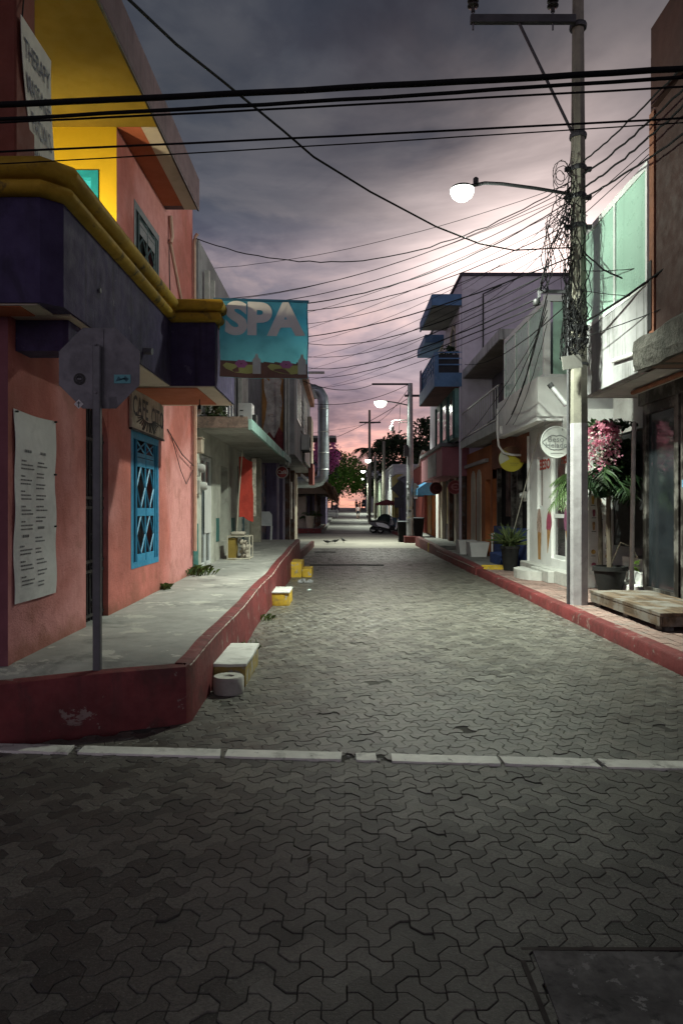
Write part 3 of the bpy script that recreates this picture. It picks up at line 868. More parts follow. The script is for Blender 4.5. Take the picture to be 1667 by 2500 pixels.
m_brownred = mat('brown_red_column', (0.16, 0.045, 0.03), 0.85, 0.2, 1.2, 0.4, 60)
m_glass_d = glass('dark_glass', (0.02, 0.024, 0.028), 0.1)
m_glass_t = glass('turquoise_glass', (0.05, 0.48, 0.58), 0.3)
m_pvc = mat('pinkish_pipe', (0.50, 0.33, 0.26), 0.6, 0.15, 5, 0.1, 60)
m_vinyl = mat('white_vinyl', (0.56, 0.56, 0.55), 0.55, 0.10, 2.2, 0.1, 30, stain=0.22, stain_col=(0.3, 0.29, 0.28))
m_ink = flat('black_print', (0.05, 0.05, 0.06), 0.6)
XW = -2.51
A = thing('corner_building', 'pink stucco corner building with purple canopy and yellow cornice', 'building', (-5, 7.5, 0))
# lower street wall with door and window openings
mb = MB()
wall(mb, (XW, 5.34, 0.25), UY, UZ, 6.62, 3.65, [(6.97 - 5.34, 7.64 - 5.34, 0.15, 2.42), (8.46 - 5.34, 9.73 - 5.34, 0.63, 2.30)], 0.22)
mb.quad((-8, 11.96, .2), (XW, 11.96, .2), (XW, 11.96, 3.9), (-8, 11.96, 3.9))
part('lower_wall', mb, m_pink, A)
part('side_wall', MB().quad((-8, 5.34, .2), (XW, 5.34, .2), (XW, 5.34, 3.9), (-8, 5.34, 3.9)), mat('plum_stucco', (0.19, 0.07, 0.085), 0.88, 0.2, 1.0, 0.6, 80), A)
mb = MB(); wall(mb, (XW, 7.92, 3.9), UY, UZ, 4.04, 3.0, [(0.66, 1.84, 0.3, 1.46)], 0.2)
mb.quad((XW, 11.96, 3.9), (-8, 11.96, 3.9), (-8, 11.96, 6.9), (XW, 11.96, 6.9)); mb.quad((-8, 7.93, 6.9), (XW, 7.93, 6.9), (XW, 11.96, 6.9), (-8, 11.96, 6.9))
part('upper_wall', mb, m_pink, A)
mb = MB(); wall(mb, (-8, 7.92, 3.9), UX, UZ, 5.49, 1.98, [(4.40, 5.29, 0.45, 1.48)], 0.15)
part('balcony_wall', mb, m_yellow, A)
part('balcony_floor', MB().quad((-8, 5.3, 3.86), (-2.05, 5.3, 3.86), (-2.05, 8.0, 3.86), (-8, 8.0, 3.86)), m_cream, A)
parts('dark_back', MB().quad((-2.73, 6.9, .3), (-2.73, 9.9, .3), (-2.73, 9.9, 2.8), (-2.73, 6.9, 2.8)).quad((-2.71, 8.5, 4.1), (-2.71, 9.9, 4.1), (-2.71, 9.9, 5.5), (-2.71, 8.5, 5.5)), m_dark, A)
# balcony window
wn_ = part('balcony_window', MB().box((-3.60, 7.93, 4.35), (-3.52, 8.02, 5.38)).box((-2.79, 7.90, 4.35), (-2.71, 8.02, 5.38)).box((-3.52, 7.90, 5.30), (-2.79, 8.02, 5.38)).box((-3.52, 7.93, 4.35), (-2.79, 8.02, 4.43)), m_turq, A)
part('pane', MB().box((-3.52, 7.985, 4.43), (-2.79, 7.995, 5.30)), m_glass_t, wn_)
# corner column, rail posts
part('column', MB().box((-2.86, 5.36, 4.0), (-2.46, 5.70, 5.88), 0.015), m_brownred, A)
part('rail_post', MB().box((-2.60, 5.90, 4.0), (-2.566, 5.934, 5.9)), m_black, A)
# roof slab with painted soffit
part('roof_slab', MB().box((-8, 4.55, 5.885), (-2.03, 10.15, 6.32), 0.01), m_fascia, A)
part('soffit_yellow', MB().box((-8, 4.75, 5.872), (-2.06, 7.92, 5.883)), mat('yellow_soffit', (0.21, 0.145, 0.012), 0.8, 0.15, 0.8, 0.2, 40), A)
part('soffit_edge', MB().box((-2.235, 7.926, 5.868), (-2.06, 10.1, 5.8835)), m_cream, A)
part('soffit_orange', MB().box((-2.505, 7.926, 5.872), (-2.238, 9.98, 5.8835)), m_orange_soff, A)
part('drip_edge', MB().box((-2.055, 4.6, 5.862), (-2.033, 10.14, 5.8838)), m_black, A)
# canopy: long parapet and the deeper box that carries the banner
part('canopy', MB().slab([(-8, 5.04), (-2.14, 5.04), (-2.02, 5.16), (-2.02, 8.42), (-2.507, 8.42), (-2.507, 5.336), (-8, 5.336)], 3.07, 3.86), m_purple, A)
part('canopy_box', MB().box((-2.507, 8.424, 3.065), (-1.50, 9.94, 3.88)), m_purple, A)
parts('canopy_soffit', MB().box((-8, 5.06, 3.058), (-2.17, 5.335, 3.069)).box((-2.50, 5.34, 3.058), (-2.04, 8.42, 3.0695)).box((-2.50, 8.43, 3.050), (-1.52, 9.93, 3.0645)), m_cream, A)
parts('canopy_soffit_orange', MB().box((-2.50, 8.45, 3.040), (-1.72, 9.78, 3.0495)).box((-7.9, 5.08, 3.049), (-2.3, 5.33, 3.0575)), m_orange_soff, A)
part('bracket_beam', MB().box((-2.508, 5.46, 2.82), (-2.10, 5.72, 3.056)), m_purple, A)
# yellow double roll cornice swept round the canopy
cpath = [(-8, 5.04), (-2.02, 5.04), (-2.02, 8.42), (-1.50, 8.42), (-1.50, 9.94), (-2.5, 9.94)]
def roll(z0, r, o0, k=8):
    return [(o0 + r * math.cos(a), z0 + r * math.sin(a)) for a in [(-math.pi / 2 + math.pi * i / k) for i in range(k + 1)]]
prof = [(-0.02, 3.82), (0.02, 3.82)] + roll(3.875, 0.052, 0.03) + [(0.035, 3.935)] + roll(4.01, 0.072, 0.045) + [(-0.10, 4.083), (-0.10, 3.86)]
def sweep(path, prof):
    mb = MB(); vs = []; fs = []; n = len(prof)
    for i, p in enumerate(path):
        p = Vector(p)
        ds = []
        if i > 0: ds.append((p - Vector(path[i - 1])).normalized())
        if i < len(path) - 1: ds.append((Vector(path[i + 1]) - p).normalized())
        ns = [Vector((d.y, -d.x)) for d in ds]
        k = ns[0] if len(ns) == 1 else (ns[0] + ns[1]) / (1 + ns[0].dot(ns[1]))
        for (o, z) in prof: vs.append((p.x + k.x * o, p.y + k.y * o, z))
    for i in range(len(path) - 1):
        for j in range(n):
            fs.append((i * n + j, (i + 1) * n + j, (i + 1) * n + (j + 1) % n, i * n + (j + 1) % n))
    return mb.add(vs, fs)
# chamfered at the building corner as built
cp = [(-8, 5.04), (-2.14, 5.04), (-2.02, 5.16), (-2.02, 8.42), (-1.50, 8.42), (-1.50, 9.94), (-2.5, 9.94)]
part('cornice', sweep(cp, prof), m_corn, A, True)
parts('drain_spout', MB().tube([(-2.03, 7.25, 3.22), (-1.93, 7.24, 3.21)], 0.035, 12).tube([(-2.0, 5.9, 3.42), (-2.012, 5.9, 3.42)], 0.02, 8), flat('grey_pipe_end', (0.12, 0.12, 0.13)), A)
# black iron door with scroll bars and arched head
dr = part('iron_door', MB().box((-2.62, 6.98, 0.46), (-2.60, 7.63, 2.68)), m_dark, A)
mb = MB()
for i in range(9):
    y = 7.0 + i * 0.0775; mb.tube([(-2.57, y, .46), (-2.57, y, 2.66)], 0.009, 6)
for z in (0.5, 0.95, 1.05, 1.6, 1.7, 2.3): mb.box((-2.585, 6.98, z), (-2.555, 7.63, z + .03))
for k in range(6):
    for s in range(3):
        c = V(-2.57, 7.09 + s * 0.21, 0.62 + k * 0.34); mb.tube([c + V(0, .05 * math.cos(a) * (1 - a / 9), .06 * math.sin(a) * (1 - a / 9)) for a in [i * .7 for i in range(9)]], 0.006, 5)
part('grille', mb, m_black, dr)
part('arch_infill', MB().extrude([(0.67, 0), (0.67, -.34), (0.62, -.2), (0.52, -.1), (0.4, -.05), (0.33, 0)], (-2.515, 6.97, 2.67), UY, UZ, 0.15), m_pink, A)
# blue iron window guard
def guard(name, x, y0, y1, z0, z1, m, parent, sgn=1):
    g = part(name, MB().box((x, y0, z0), (x + .03 * sgn, y0 + .06, z1)).box((x, y1 - .06, z0), (x + .03 * sgn, y1, z1)).box((x, y0 + .06, z1 - .09), (x + .03 * sgn, y1 - .06, z1)).box((x, y0 + .06, z0), (x + .03 * sgn, y1 - .06, z0 + .07)), m, parent)
    w = y1 - y0; a, b = y0 + .19 * w, y1 - .17 * w; mid = (a + b) / 2; h = z1 - z0
    B = lambda p, q, r=.013: bars.tube([(x + .015 * sgn, p[0], p[1]), (x + .015 * sgn, q[0], q[1])], r, 4)
    bars = MB()
    for yy in (y0 + .09 * w, a, mid, b, y1 - .085 * w): B((yy, z0 + .05), (yy, z1 - .05), .016)
    zt = z0 + h * .82
    bars.box((x, a, zt), (x + .026 * sgn, b, zt + .05))
    for (l, r) in ((a, mid), (mid, b)):
        B((l, zt + .05), (r, z1 - .1)); B((r, zt + .05), (l, z1 - .1))
        c = (l + r) / 2; zm = z0 + h * .41
        bars.box((x, l + .02, zm - .05), (x + .028 * sgn, r - .02, zm + .05)); bars.box((x, l + .02, z0 + .07), (x + .027 * sgn, r - .02, z0 + .16)); bars.box((x, l + .02, zt - .12), (x + .027 * sgn, r - .02, zt - .01))
        for (zl, zh) in ((z0 + .16, zm - .05), (zm + .05, zt - .12)):
            q = (zl + zh) / 2
            for s in (l + .015, r - .015): B((c, zl), (s, q)); B((s, q), (c, zh))
    for yy in (y0 + .045 * w, y1 - .04 * w):
        for k in range(1, 5): bars.box((x, yy - .02, z0 + h * .2 * k), (x + .024 * sgn, yy + .035, z0 + h * .2 * k + .05))
    part('guard_bars', bars, m, g)
    return g
guard('window_guard', -2.535, 8.46, 9.73, 0.88, 2.55, m_blue, A)
part('window_pane', MB().box((-2.68, 8.46, .9), (-2.67, 9.73, 2.54)), m_glass_d, A)
guard('upper_window_guard', -2.535, 8.58, 9.76, 4.2, 5.36, m_teal_iron, A)
# pipes on the far end of the wall
parts('conduit', MB().tube([(-2.49, 10.3, 5.5), (-2.48, 11.75, 4.2), (-2.48, 11.8, 3.9)], 0.022, 8).tube([(-2.48, 10.28, 5.85), (-2.46, 10.3, 5.55), (-2.47, 10.25, 5.45)], 0.03, 8), m_pvc, A, True)
parts('service_mast', MB().tube([(-2.46, 11.88, 0.9), (-2.46, 11.88, 6.05), (-2.44, 11.86, 6.16), (-2.40, 11.84, 6.20)], 0.028, 8).tube([(-2.42, 11.80, 0.9), (-2.42, 11.80, 3.9)], 0.018, 8), m_pvc, A, True)
parts('wall_wire', MB().tube([(-2.49, 10.25, 5.5), (-2.495, 10.3, 5.0), (-2.495, 10.4, 4.4), (-2.495, 10.5, 3.95)], 0.008, 5).tube([(-2.50, 10.2, 2.75), (-2.47, 11.0, 2.45), (-2.46, 11.8, 2.32)], .008, 5).tube([(-2.49, 10.35, 2.7), (-2.47, 10.9, 2.2), (-2.47, 11.3, 2.0), (-2.47, 11.8, 2.25)], .006, 5), m_black, A, True)
bl = thing('bare_bulb', 'bare light bulb hanging under the purple canopy box', 'bulb', (-1.86, 9.3, 2.9))
part('cord', MB().tube([(-1.86, 9.3, 3.04), (-1.86, 9.3, 2.97)], .006, 6), m_black, bl)
part('socket', MB().lathe([(.016, 0), (.022, .01), (.022, .05), (.01, .06)], (-1.86, 9.3, 2.91), 10), m_black, bl, True)
part('glass_bulb', MB().lathe([(0, -.075), (.022, -.065), (.032, -.04), (.026, -.015), (.015, 0)], (-1.86, 9.3, 2.91), 12), glass('frosted_bulb', (0.5, 0.46, 0.4), 0.3), bl, True)
# floodlight on the balcony floor (out of sight behind the parapet; its light is what the yellow wall shows)
lp = thing('balcony_floodlight', 'small warm floodlight on the balcony floor aimed at the yellow wall', 'lamp', (-3.3, 6.75, 3.9))
part('foot', MB().box((-3.4, 6.66, 3.862), (-3.2, 6.84, 3.89)), m_black, lp)
parts('bracket', MB().box((-3.42, 6.73, 3.89), (-3.405, 6.77, 4.22)).box((-3.195, 6.73, 3.89), (-3.18, 6.77, 4.22)), m_black, lp)
part('housing', MB().box((-3.40, 6.66, 4.10), (-3.20, 6.76, 4.26), .01), m_black, lp)
part('lens', MB().box((-3.385, 6.761, 4.115), (-3.215, 6.767, 4.245)), glow('warm_lamp_glass', (1.0, 0.78, 0.42), 9.0), lp)
ld = bpy.data.lights.new('lamp_light', 'AREA'); ld.shape = 'DISK'; ld.size = 0.14; ld.energy = 60; ld.color = (1.0, 0.84, 0.55)
lo = bpy.data.objects.new('lamp_light', ld); COL.objects.link(lo); lo.parent = lp; lo.location = (0, 0.03, 0.28)
lo.rotation_euler = V(0.15, 1.0, 0.0).to_track_quat('-Z', 'Y').to_euler()

# ------------------------------------------------------------------ signs on and around it
# printed price list nailed to the wall
def fm(s, t):
    e = 0.010 * math.sin(9 * t + 2 * s) * (1 - abs(2 * s - 1)) + 0.006 * math.sin(17 * t)
    return V(0.015 + e, 0.010 * math.sin(7 * t) * (2 * s - 1), -0.012 * math.sin(math.pi * s) * t ** 6)
bn = part('price_list_banner', wave_sheet((XW, 5.42, 0.87), UY, UZ, 0.78, 1.50, fm, 14, 24), m_vinyl, None, True)
tag(bn, 'tall white vinyl price list nailed to the pink wall', 'banner')
rt = random.Random(21); mb = MB()
def txtline(y, z, w, h):
    x = y
    while x < y + w:
        g = rt.uniform(.012, .035)
        mb.add([V(XW, p, q) + fm((p - 5.42) / .78, (q - .87) / 1.5) + V(.004, 0, 0) for (p, q) in ((x, z), (min(x + g, y + w), z), (min(x + g, y + w), z + h), (x, z + h))], [(0, 1, 2, 3)])
        x += g + 0.004
for col, y0 in enumerate((5.52, 5.80)):
    z = 2.05
    for blk in range(13 if col else 10):
        if blk in (0, 6 + col): txtline(y0 + .04, z, .12, .022); z -= .075; continue
        for k in range(2 if col else 3): txtline(y0, z, (.08 if k == 0 else rt.uniform(.17, .23)) if not col else rt.uniform(.10, .21), .012); z -= .030
        z -= .030
o = part('printed_lines', mb, flat('faded_print', (.16, .16, .17)), bn); o['kind'] = 'stuff'
mb = MB()
for (y, z) in ((5.44, 2.35), (6.18, 2.36), (6.17, 1.9), (6.17, 1.45)): mb.tube([(XW + .012, y, z), (XW + .034, y, z)], .008, 8)
parts('nail', mb, m_black, bn)
# hand-painted cafe board over the blue window
def board_mb(t): return MB().extrude([(0, 0), (1.5, 0), (1.5, .45), (1.2, .48), (0.0, .46)], (-2.47, 8.36, 2.57), UY, UZ, t)
cb = thing('cafe_board', 'pale painted cafe board over the blue window guard', 'sign', (-2.49, 9.1, 2.57))
part('board', board_mb(.03), mat('driftwood_board', (0.43, 0.38, 0.32), 0.85, 0.3, 3, 0.4, 50, stain=0.4, stain_col=(0.1, 0.085, 0.07)), cb)
mb = MB(); r = random.Random(4)
for a in range(16):
    th = R(8 + a * 11); p0 = V(-2.464, 9.05 + .18 * math.cos(th + math.pi), 2.82 - .06); dirv = V(0, math.cos(th + math.pi), -math.sin(th) * .55)
    mb.tube([p0 + dirv * .1, p0 + dirv * r.uniform(.26, .6)], .007, 4)
mb.v = [(v[0], min(9.84, max(8.38, v[1])), min(3.02, max(2.585, v[2]))) for v in mb.v]
part('painted_rays', mb, m_ink, cb)
part('lettering', text_mb('CAFE', .34, (-2.468, 8.72, 2.83), UY, UZ, .006, .85), m_ink, cb)
part('lettering', text_mb('CITO', .32, (-2.468, 9.52, 2.80), UY, UZ, .006, .85), m_ink, cb)
part('board_edge', MB().box((-2.50, 8.35, 2.545), (-2.46, 9.88, 2.567)), m_black, cb)
# SPA banner on its rod
m_spa_blue = None
def spa_mat():
    m, t = _nodes('spa_banner_print'); b = NB(t)
    P = b.n('ShaderNodeNewGeometry').outputs['Position']; sp = b.n('ShaderNodeSeparateXYZ'); b.l(P, sp.inputs[0])
    c = b.mix(b.rng(sp.outputs[2], 3.35, 4.15), (0.32, 0.62, 0.67), (0.13, 0.45, 0.60))
    c = b.mix(b.m('MULTIPLY', b.rng(b.noise(P, 5, 4), .45, .75), .3), c, (0.08, 0.25, 0.32))
    pr = b.out(c, 0.6, 0, None, 0.3)
    tr = b.n('ShaderNodeBsdfTranslucent'); b.l(c, tr.inputs[0]); mx = b.n('ShaderNodeMixShader'); mx.inputs[0].default_value = 0.62
    om = [n for n in t.nodes if n.type == 'OUTPUT_MATERIAL'][0]; b.l(pr.outputs[0], mx.inputs[1]); b.l(tr.outputs[0], mx.inputs[2]); b.l(mx.outputs[0], om.inputs[0]); return m
def fs_(s, t): return V(0.006 * math.sin(9 * t) * (1 - 2 * s), 0.020 * math.sin(7.5 * s + 3 * t) * (1 - 0.75 * t) - 0.012 * math.sin(12 * s - 5 * t) * (1 - t), -0.025 * s * (1 - .2 * t) - 0.012 * math.sin(3.1 * s))
SP = thing('spa_banner', 'turquoise SPA banner hanging from a rod at the canopy', 'banner', (-0.95, 8.6, 3.2))
SO, SW, SH = V(-1.475, 8.6, 3.21), 1.065, 0.93
part('cloth', wave_sheet(SO, UX, UZ, SW, SH, fs_, 20, 16), spa_mat(), SP, True)
def sdis(q):
    s = (q.x - SO.x) / SW; t = (q.z - SO.z) / SH
    return fs_(s, t)
part('lettering', text_mb('SPA', .52, SO + UX * .53 + UZ * .695, UX, UZ, .026, 1.08, .014, f=sdis, res=5), mat('banner_white_print', (0.72, 0.76, 0.76), 0.6, 0.1), SP)
def spoly(pts, m, name, d=.006):
    mb = MB(); vs = []
    for (a, b) in pts:
        q = SO + UX * a + UZ * b; vs.append(q + sdis(q) + NY * d)
    mb.add(vs, [tuple(range(len(vs)))]); part(name, mb, m, SP)
for i in range(8): spoly([(i * SW / 8, .0), ((i + 1) * SW / 8, .0), ((i + 1) * SW / 8, .20 - .004 * i), (i * SW / 8, .20)], mat('banner_brown', (0.22, 0.13, 0.10), 0.6), 'print_shelf', .011)
g_ = mat('banner_green', (0.52, 0.60, 0.20), 0.6); pk = mat('banner_pink', (0.50, 0.20, 0.42), 0.6); wb = mat('banner_bottle', (0.60, 0.68, 0.66), 0.6)
for o in (0.03, 0.58):
    spoly([(o, .14), (o + .04, .175), (o + .2, .15), (o + .36, .16), (o + .46, .15), (o + .47, .11), (o + .4, .065), (o + .3, .05), (o + .15, .06), (o + .04, .10)], g_, 'print_leaf', .016)
    for k in range(6): a = k * 1.047; spoly([(o + .23 + .045 * math.cos(a) + .035 * math.cos(b), .165 + .028 * math.sin(a) + .024 * math.sin(b)) for b in [i * .785 for i in range(8)]], pk, 'print_petal', .019 + .0005 * k)
    spoly([(o + .37, .05), (o + .47, .05), (o + .47, .22), (o + .44, .25), (o + .435, .29), (o + .405, .29), (o + .40, .25), (o + .37, .22)], wb, 'print_bottle', .024)
    spoly([(o + .42 + .024 * math.cos(b), .16 + .024 * math.sin(b)) for b in [i * .785 for i in range(8)]], pk, 'print_flower', .026)
part('rod', MB().tube([(-1.55, 8.6, 4.15), (-0.395, 8.6, 4.118)], 0.016, 8), flat('blue_rod', (0.02, 0.12, 0.22)), SP)
part('hem', MB().tube([SO + UX * SW + UZ * (SH * t) + fs_(1, t) + NY * .003 for t in [i / 8 for i in range(9)]], .007, 5), flat('blue_hem', (0.02, 0.14, 0.24)), SP)
# hand-lettered banner hanging askew on the balcony
def ft(s, t):
    u_ = 1 - t
    return V(-0.10 * u_ * u_, 0.62 * u_ ** 1.9 - 0.12 * s * u_, 0.0)
TB = thing('therapy_banner', 'white hand lettered therapy and massage banner curling on the balcony', 'banner', (-2.43, 5.7, 4.1))
TO = V(-2.425, 5.37, 4.08)
part('cloth', wave_sheet(TO, UY, UZ, .56, 1.27, ft, 8, 20), mat('old_white_cloth', (0.50, 0.48, 0.42), 0.8, 0.12, 2), TB, True)
def td(q):
    return ft((q.y - TO.y) / .56, (q.z - TO.z) / 1.27)
for i, w in enumerate(('THERAPY', 'MASSAGE', 'FACIALS', 'MANICURE', 'PEDICURE')):
    part('lettering', text_mb(w, .19, TO + UY * .28 + UZ * (1.06 - .235 * i), UY, UZ, .002, .60 if i < 3 else .50, .006, f=td), flat('blue_black_ink', (0.02, 0.03, 0.06)), TB)
part('tie', MB().tube([TO + UZ * 1.27 + V(0, .02, 0), (-2.46, 5.5, 5.6), (-2.5, 5.55, 5.88)], .006, 5), m_black, TB)
# stop sign seen from behind
SS = thing('stop_sign', 'grey back of an octagonal road sign on a square post', 'road sign', (-1.78, 5.2, 0.42))
m_zinc = mat('dull_zinc', (0.135, 0.135, 0.145), 0.5, 0.2, 2.5, 0.1, 60, metal=0.6, stain=0.3, stain_col=(0.08, 0.08, 0.085))
part('post', MB().box((-1.815, 5.17, 0.40), (-1.760, 5.222, 2.80), .006), mat('grey_post', (0.115, 0.118, 0.125), 0.5, 0.2, 3, 0.1, 60, metal=0.3), SS)
oc = [(0.298 * math.cos(R(22.5 + 45 * i)) / math.cos(R(22.5)), 0.298 * math.sin(R(22.5 + 45 * i)) / math.cos(R(22.5))) for i in range(8)]
part('plate', MB().extrude(oc, (-1.785, 5.230, 2.64), UX, UZ, .003), m_zinc, SS)
part('sign_face', MB().extrude([(-p[0], p[1]) for p in oc], (-1.785, 5.2335, 2.64), NX, UZ, .0001), flat('road_sign_red', (0.45, 0.02, 0.02)), SS)
part('channel', MB().box((-1.823, 5.222, 2.36), (-1.752, 5.2295, 2.93)), m_zinc, SS)
st = mat('sticker_black', (0.015, 0.015, 0.015), 0.5)
part('sticker', MB().disc((-1.93, 5.2268, 2.56), UX, UZ, .044, .001, 20), st, SS, label='round black sticker')
part('sticker', MB().box((-1.675, 5.2262, 2.528), (-1.553, 5.2268, 2.592)), flat('sticker_teal', (0.10, 0.30, 0.33)), SS, label='turquoise sticker')
part('sticker', MB().extrude([(0, -.035), (.035, 0), (0, .035), (-.035, 0)], (-1.935, 5.2268, 2.375), UX, UZ, .001), flat('sticker_white', (0.55, 0.55, 0.55)), SS, label='white diamond sticker with black arrow')
part('sticker_arrow', MB().box((-1.938, 5.2252, 2.352), (-1.932, 5.2258, 2.395)).box((-1.948, 5.2252, 2.38), (-1.922, 5.2258, 2.386)), st, SS)
part('sticker', MB().extrude([(-.025, -.045), (.03, -.04), (.025, .045), (-.03, .04)], (-1.685, 5.2268, 2.385), UX, UZ, .001), flat('sticker_grey', (0.10, 0.10, 0.11)), SS, label='small dark outlined sticker')
part('sticker_mark', MB().tube([(-1.93 + .026 * math.cos(a), 5.2255, 2.56 + .026 * math.sin(a)) for a in [i * .5236 for i in range(13)]], .003, 4).box((-1.945, 5.2252, 2.556), (-1.915, 5.2257, 2.564)), m_zinc, SS)
part('sticker_mark', MB().extrude([(-.05, -.02), (-.03, .02), (0, -.005), (.02, .022), (.05, .0), (.03, -.022), (.0, .008), (-.03, -.012)], (-1.614, 5.2258, 2.56), UX, UZ, .0004), flat('sticker_ink', (.03, .10, .13)), SS)
parts('bolt', MB().tube([(-1.79, 5.16, 2.8), (-1.79, 5.232, 2.8)], .008, 8).tube([(-1.79, 5.16, 2.45), (-1.79, 5.232, 2.45)], .008, 8), m_zinc, SS)

# ------------------------------------------------------------------ weathered shop house (second on the left)
m_wgreen = mat('weathered_cream', (0.42, 0.42, 0.37), 0.85, 0.25, 1.3, 0.5, 50, stain=0.55, stain_col=(0.20, 0.19, 0.17), streak=0.3)
m_tealp = mat('teal_paint', (0.035, 0.13, 0.12), 0.75, 0.3, 3, 0.3, 50, stain=.3, stain_col=(.3, .3, .27))
m_greyw = mat('grey_render', (0.27, 0.265, 0.275), 0.85, 0.25, 1.0, 0.45, 40, stain=0.5, stain_col=(0.12, 0.11, 0.115), streak=0.4)
m_slabu = mat('stained_slab', (0.33, 0.32, 0.29), 0.85, 0.3, 0.9, 0.4, 40, stain=0.6, stain_col=(0.13, 0.12, 0.11))
m_slabe = mat('turquoise_slab_edge', (0.26, 0.42, 0.38), 0.75, 0.3, 2, 0.4, 40, streak=0.5, stain_col=(0.12, 0.13, 0.12))
m_mural = mat('faded_mural', (0.30, 0.22, 0.19), 0.85, 0.4, 1.2, 0.4, 40, col2=(0.36, 0.34, 0.33), stain=0.7, stain_col=(0.15, 0.03, 0.03))
m_alu = mat('aluminium', (0.45, 0.46, 0.47), 0.4, 0.12, 3, 0.08, 60, metal=0.7)
X2 = -2.50
B = thing('weathered_shop_house', 'weathered cream shop house with stained slab awning', 'building', (-5, 16, 0))
mb = MB(); wall(mb, (X2, 11.97, 0.3), UY, UZ, 8.4, 2.75, [(12.66 - 11.97, 13.75 - 11.97, 0.2, 2.3), (14.7 - 11.97, 15.65 - 11.97, .62, 2.2), (17.0 - 11.97, 17.75 - 11.97, .2, 2.35), (17.85 - 11.97, 19.3 - 11.97, .25, 2.3)], .25)
part('ground_wall', mb, m_wgreen, B)
parts('teal_dado', MB().box((X2, 11.98, .3), (X2 + .012, 12.35, 1.35)).box((X2, 14.15, .95), (X2 + .012, 14.45, 1.42)).box((X2, 16.1, .5), (X2 + .012, 16.6, 1.4)), m_tealp, B)
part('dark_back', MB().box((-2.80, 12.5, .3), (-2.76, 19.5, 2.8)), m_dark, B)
dg = part('glass_door', MB().box((-2.58, 12.66, .52), (-2.53, 12.76, 2.58)).box((-2.58, 13.65, .52), (-2.53, 13.75, 2.58)).box((-2.58, 13.16, .52), (-2.53, 13.24, 2.58)).box((-2.58, 12.76, .52), (-2.53, 13.65, .62)).box((-2.58, 12.76, 2.5), (-2.53, 13.65, 2.58)), mat('white_door_frame', (0.55, 0.56, 0.56), 0.6, 0.1, 3, 0.1), B)
part('pane', MB().box((-2.56, 12.76, .62), (-2.55, 13.65, 2.5)), glass('grey_glass', (0.08, 0.10, 0.11), .15), dg)
part('door_notice', MB().box((-2.53, 13.1, 1.15), (-2.522, 13.9, 2.05)), m_vinyl, dg)
part('teal_door', MB().box((-2.68, 17.85, .6), (-2.64, 19.3, 2.58)), mat('blue_grey_panel', (0.10, 0.19, 0.24), 0.6, 0.2, 3), B)
mb = MB()
for i in range(5): mb.box((-2.638, 18.2, .85 + i * .24), (-2.630, 19.0, .97 + i * .24))
parts('poster', mb, mat('poster_print', (0.42, 0.50, 0.52), 0.6, 0.5, 9), B)
part('pillar', MB().box((-2.50, 19.45, .5), (-2.22, 19.75, 3.0), .02), mat('cream_pillar', (0.40, 0.37, 0.30), 0.8, 0.2, 2, 0.3, 50, stain=.3), B)
part('awning_slab', MB().box((-2.62, 12.2, 3.02), (-1.60, 21.8, 3.13)), m_slabu, B)
parts('slab_edge', MB().box((-1.598, 12.19, 2.97), (-1.54, 18.4, 3.15)).box((-1.598, 18.9, 3.0), (-1.545, 21.8, 3.16)), m_slabe, B)
part('slab_kerb', MB().box((-2.6, 12.16, 3.0), (-1.61, 12.198, 3.19)), mat('mossy_brick_edge', (0.17, 0.12, 0.10), 0.9, 0.5, 6, 0.8, 30, stain=.8), B)
mb = MB(); wall(mb, (X2, 12.4, 3.13), UY, UZ, 9.6, 3.2, [(1.3, 2.3, .5, 2.2), (3.0, 4.0, .3, 2.3)], .2)
mb.quad((-8, 12.4, 3.13), (X2, 12.4, 3.13), (X2, 12.4, 6.33), (-8, 12.4, 6.33)); mb.quad((-8, 12.4, 6.33), (X2, 12.4, 6.33), (X2, 22, 6.33), (-8, 22, 6.33))
part('upper_wall', mb, m_greyw, B)
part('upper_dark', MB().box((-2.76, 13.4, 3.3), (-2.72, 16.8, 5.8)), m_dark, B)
for k, y in enumerate((12.75, 13.3, 17.0)): part('white_upright', MB().box((-2.46, y, 3.16), (-2.38, y + .1, 5.9)), mat('white_pipe', (0.42, 0.41, 0.39), .6, .2, 4), B)
mb = MB()
for i in range(22): mb.tube([(-2.45, 16.9 + i * .07, 3.3), (-2.45, 16.9 + i * .07, 5.6)], .034, 6)
parts('corrugated_rib', mb, mat('weathered_tin', (0.30, 0.29, 0.28), 0.5, 0.3, 2, 0.2, 40, metal=.5, streak=.5), B)

wf = MB()
for k, (a, b, c, d) in enumerate(((13.7, 14.7, 3.63, 5.33), (15.4, 16.4, 3.43, 5.43))):
    f = part('upper_window', MB().box((-2.56, a, c), (-2.5, a + .07, d)).box((-2.56, b - .07, c), (-2.5, b, d)).box((-2.56, a + .07, d - .07), (-2.5, b - .07, d)).box((-2.56, a + .07, c), (-2.5, b - .07, c + .07)).box((-2.555, (a + b) / 2 - .03, c + .07), (-2.5, (a + b) / 2 + .03, d - .07)), m_alu, B)
    part('pane', MB().box((-2.54, a + .07, c + .07), (-2.53, b - .07, d - .07)), m_glass_d, f)
part('board_lean', MB().box((-2.2, 12.6, 3.14), (-2.14, 12.75, 4.1), rot=Matrix.Rotation(R(12), 3, 'Y')), mat('old_plank', (0.34, 0.24, 0.18), .8, .3), B)
mb = MB()
for (y, dx) in ((20.6, .0), (21.1, .05), (21.5, 0)): mb.tube([(-1.62 + dx, y, 2.9), (-1.62 + dx, y, 5.6)], .03, 8)
parts('drain_pipe', mb, mat('white_pipe', (0.42, 0.41, 0.39), .6, .2, 4), B, True)
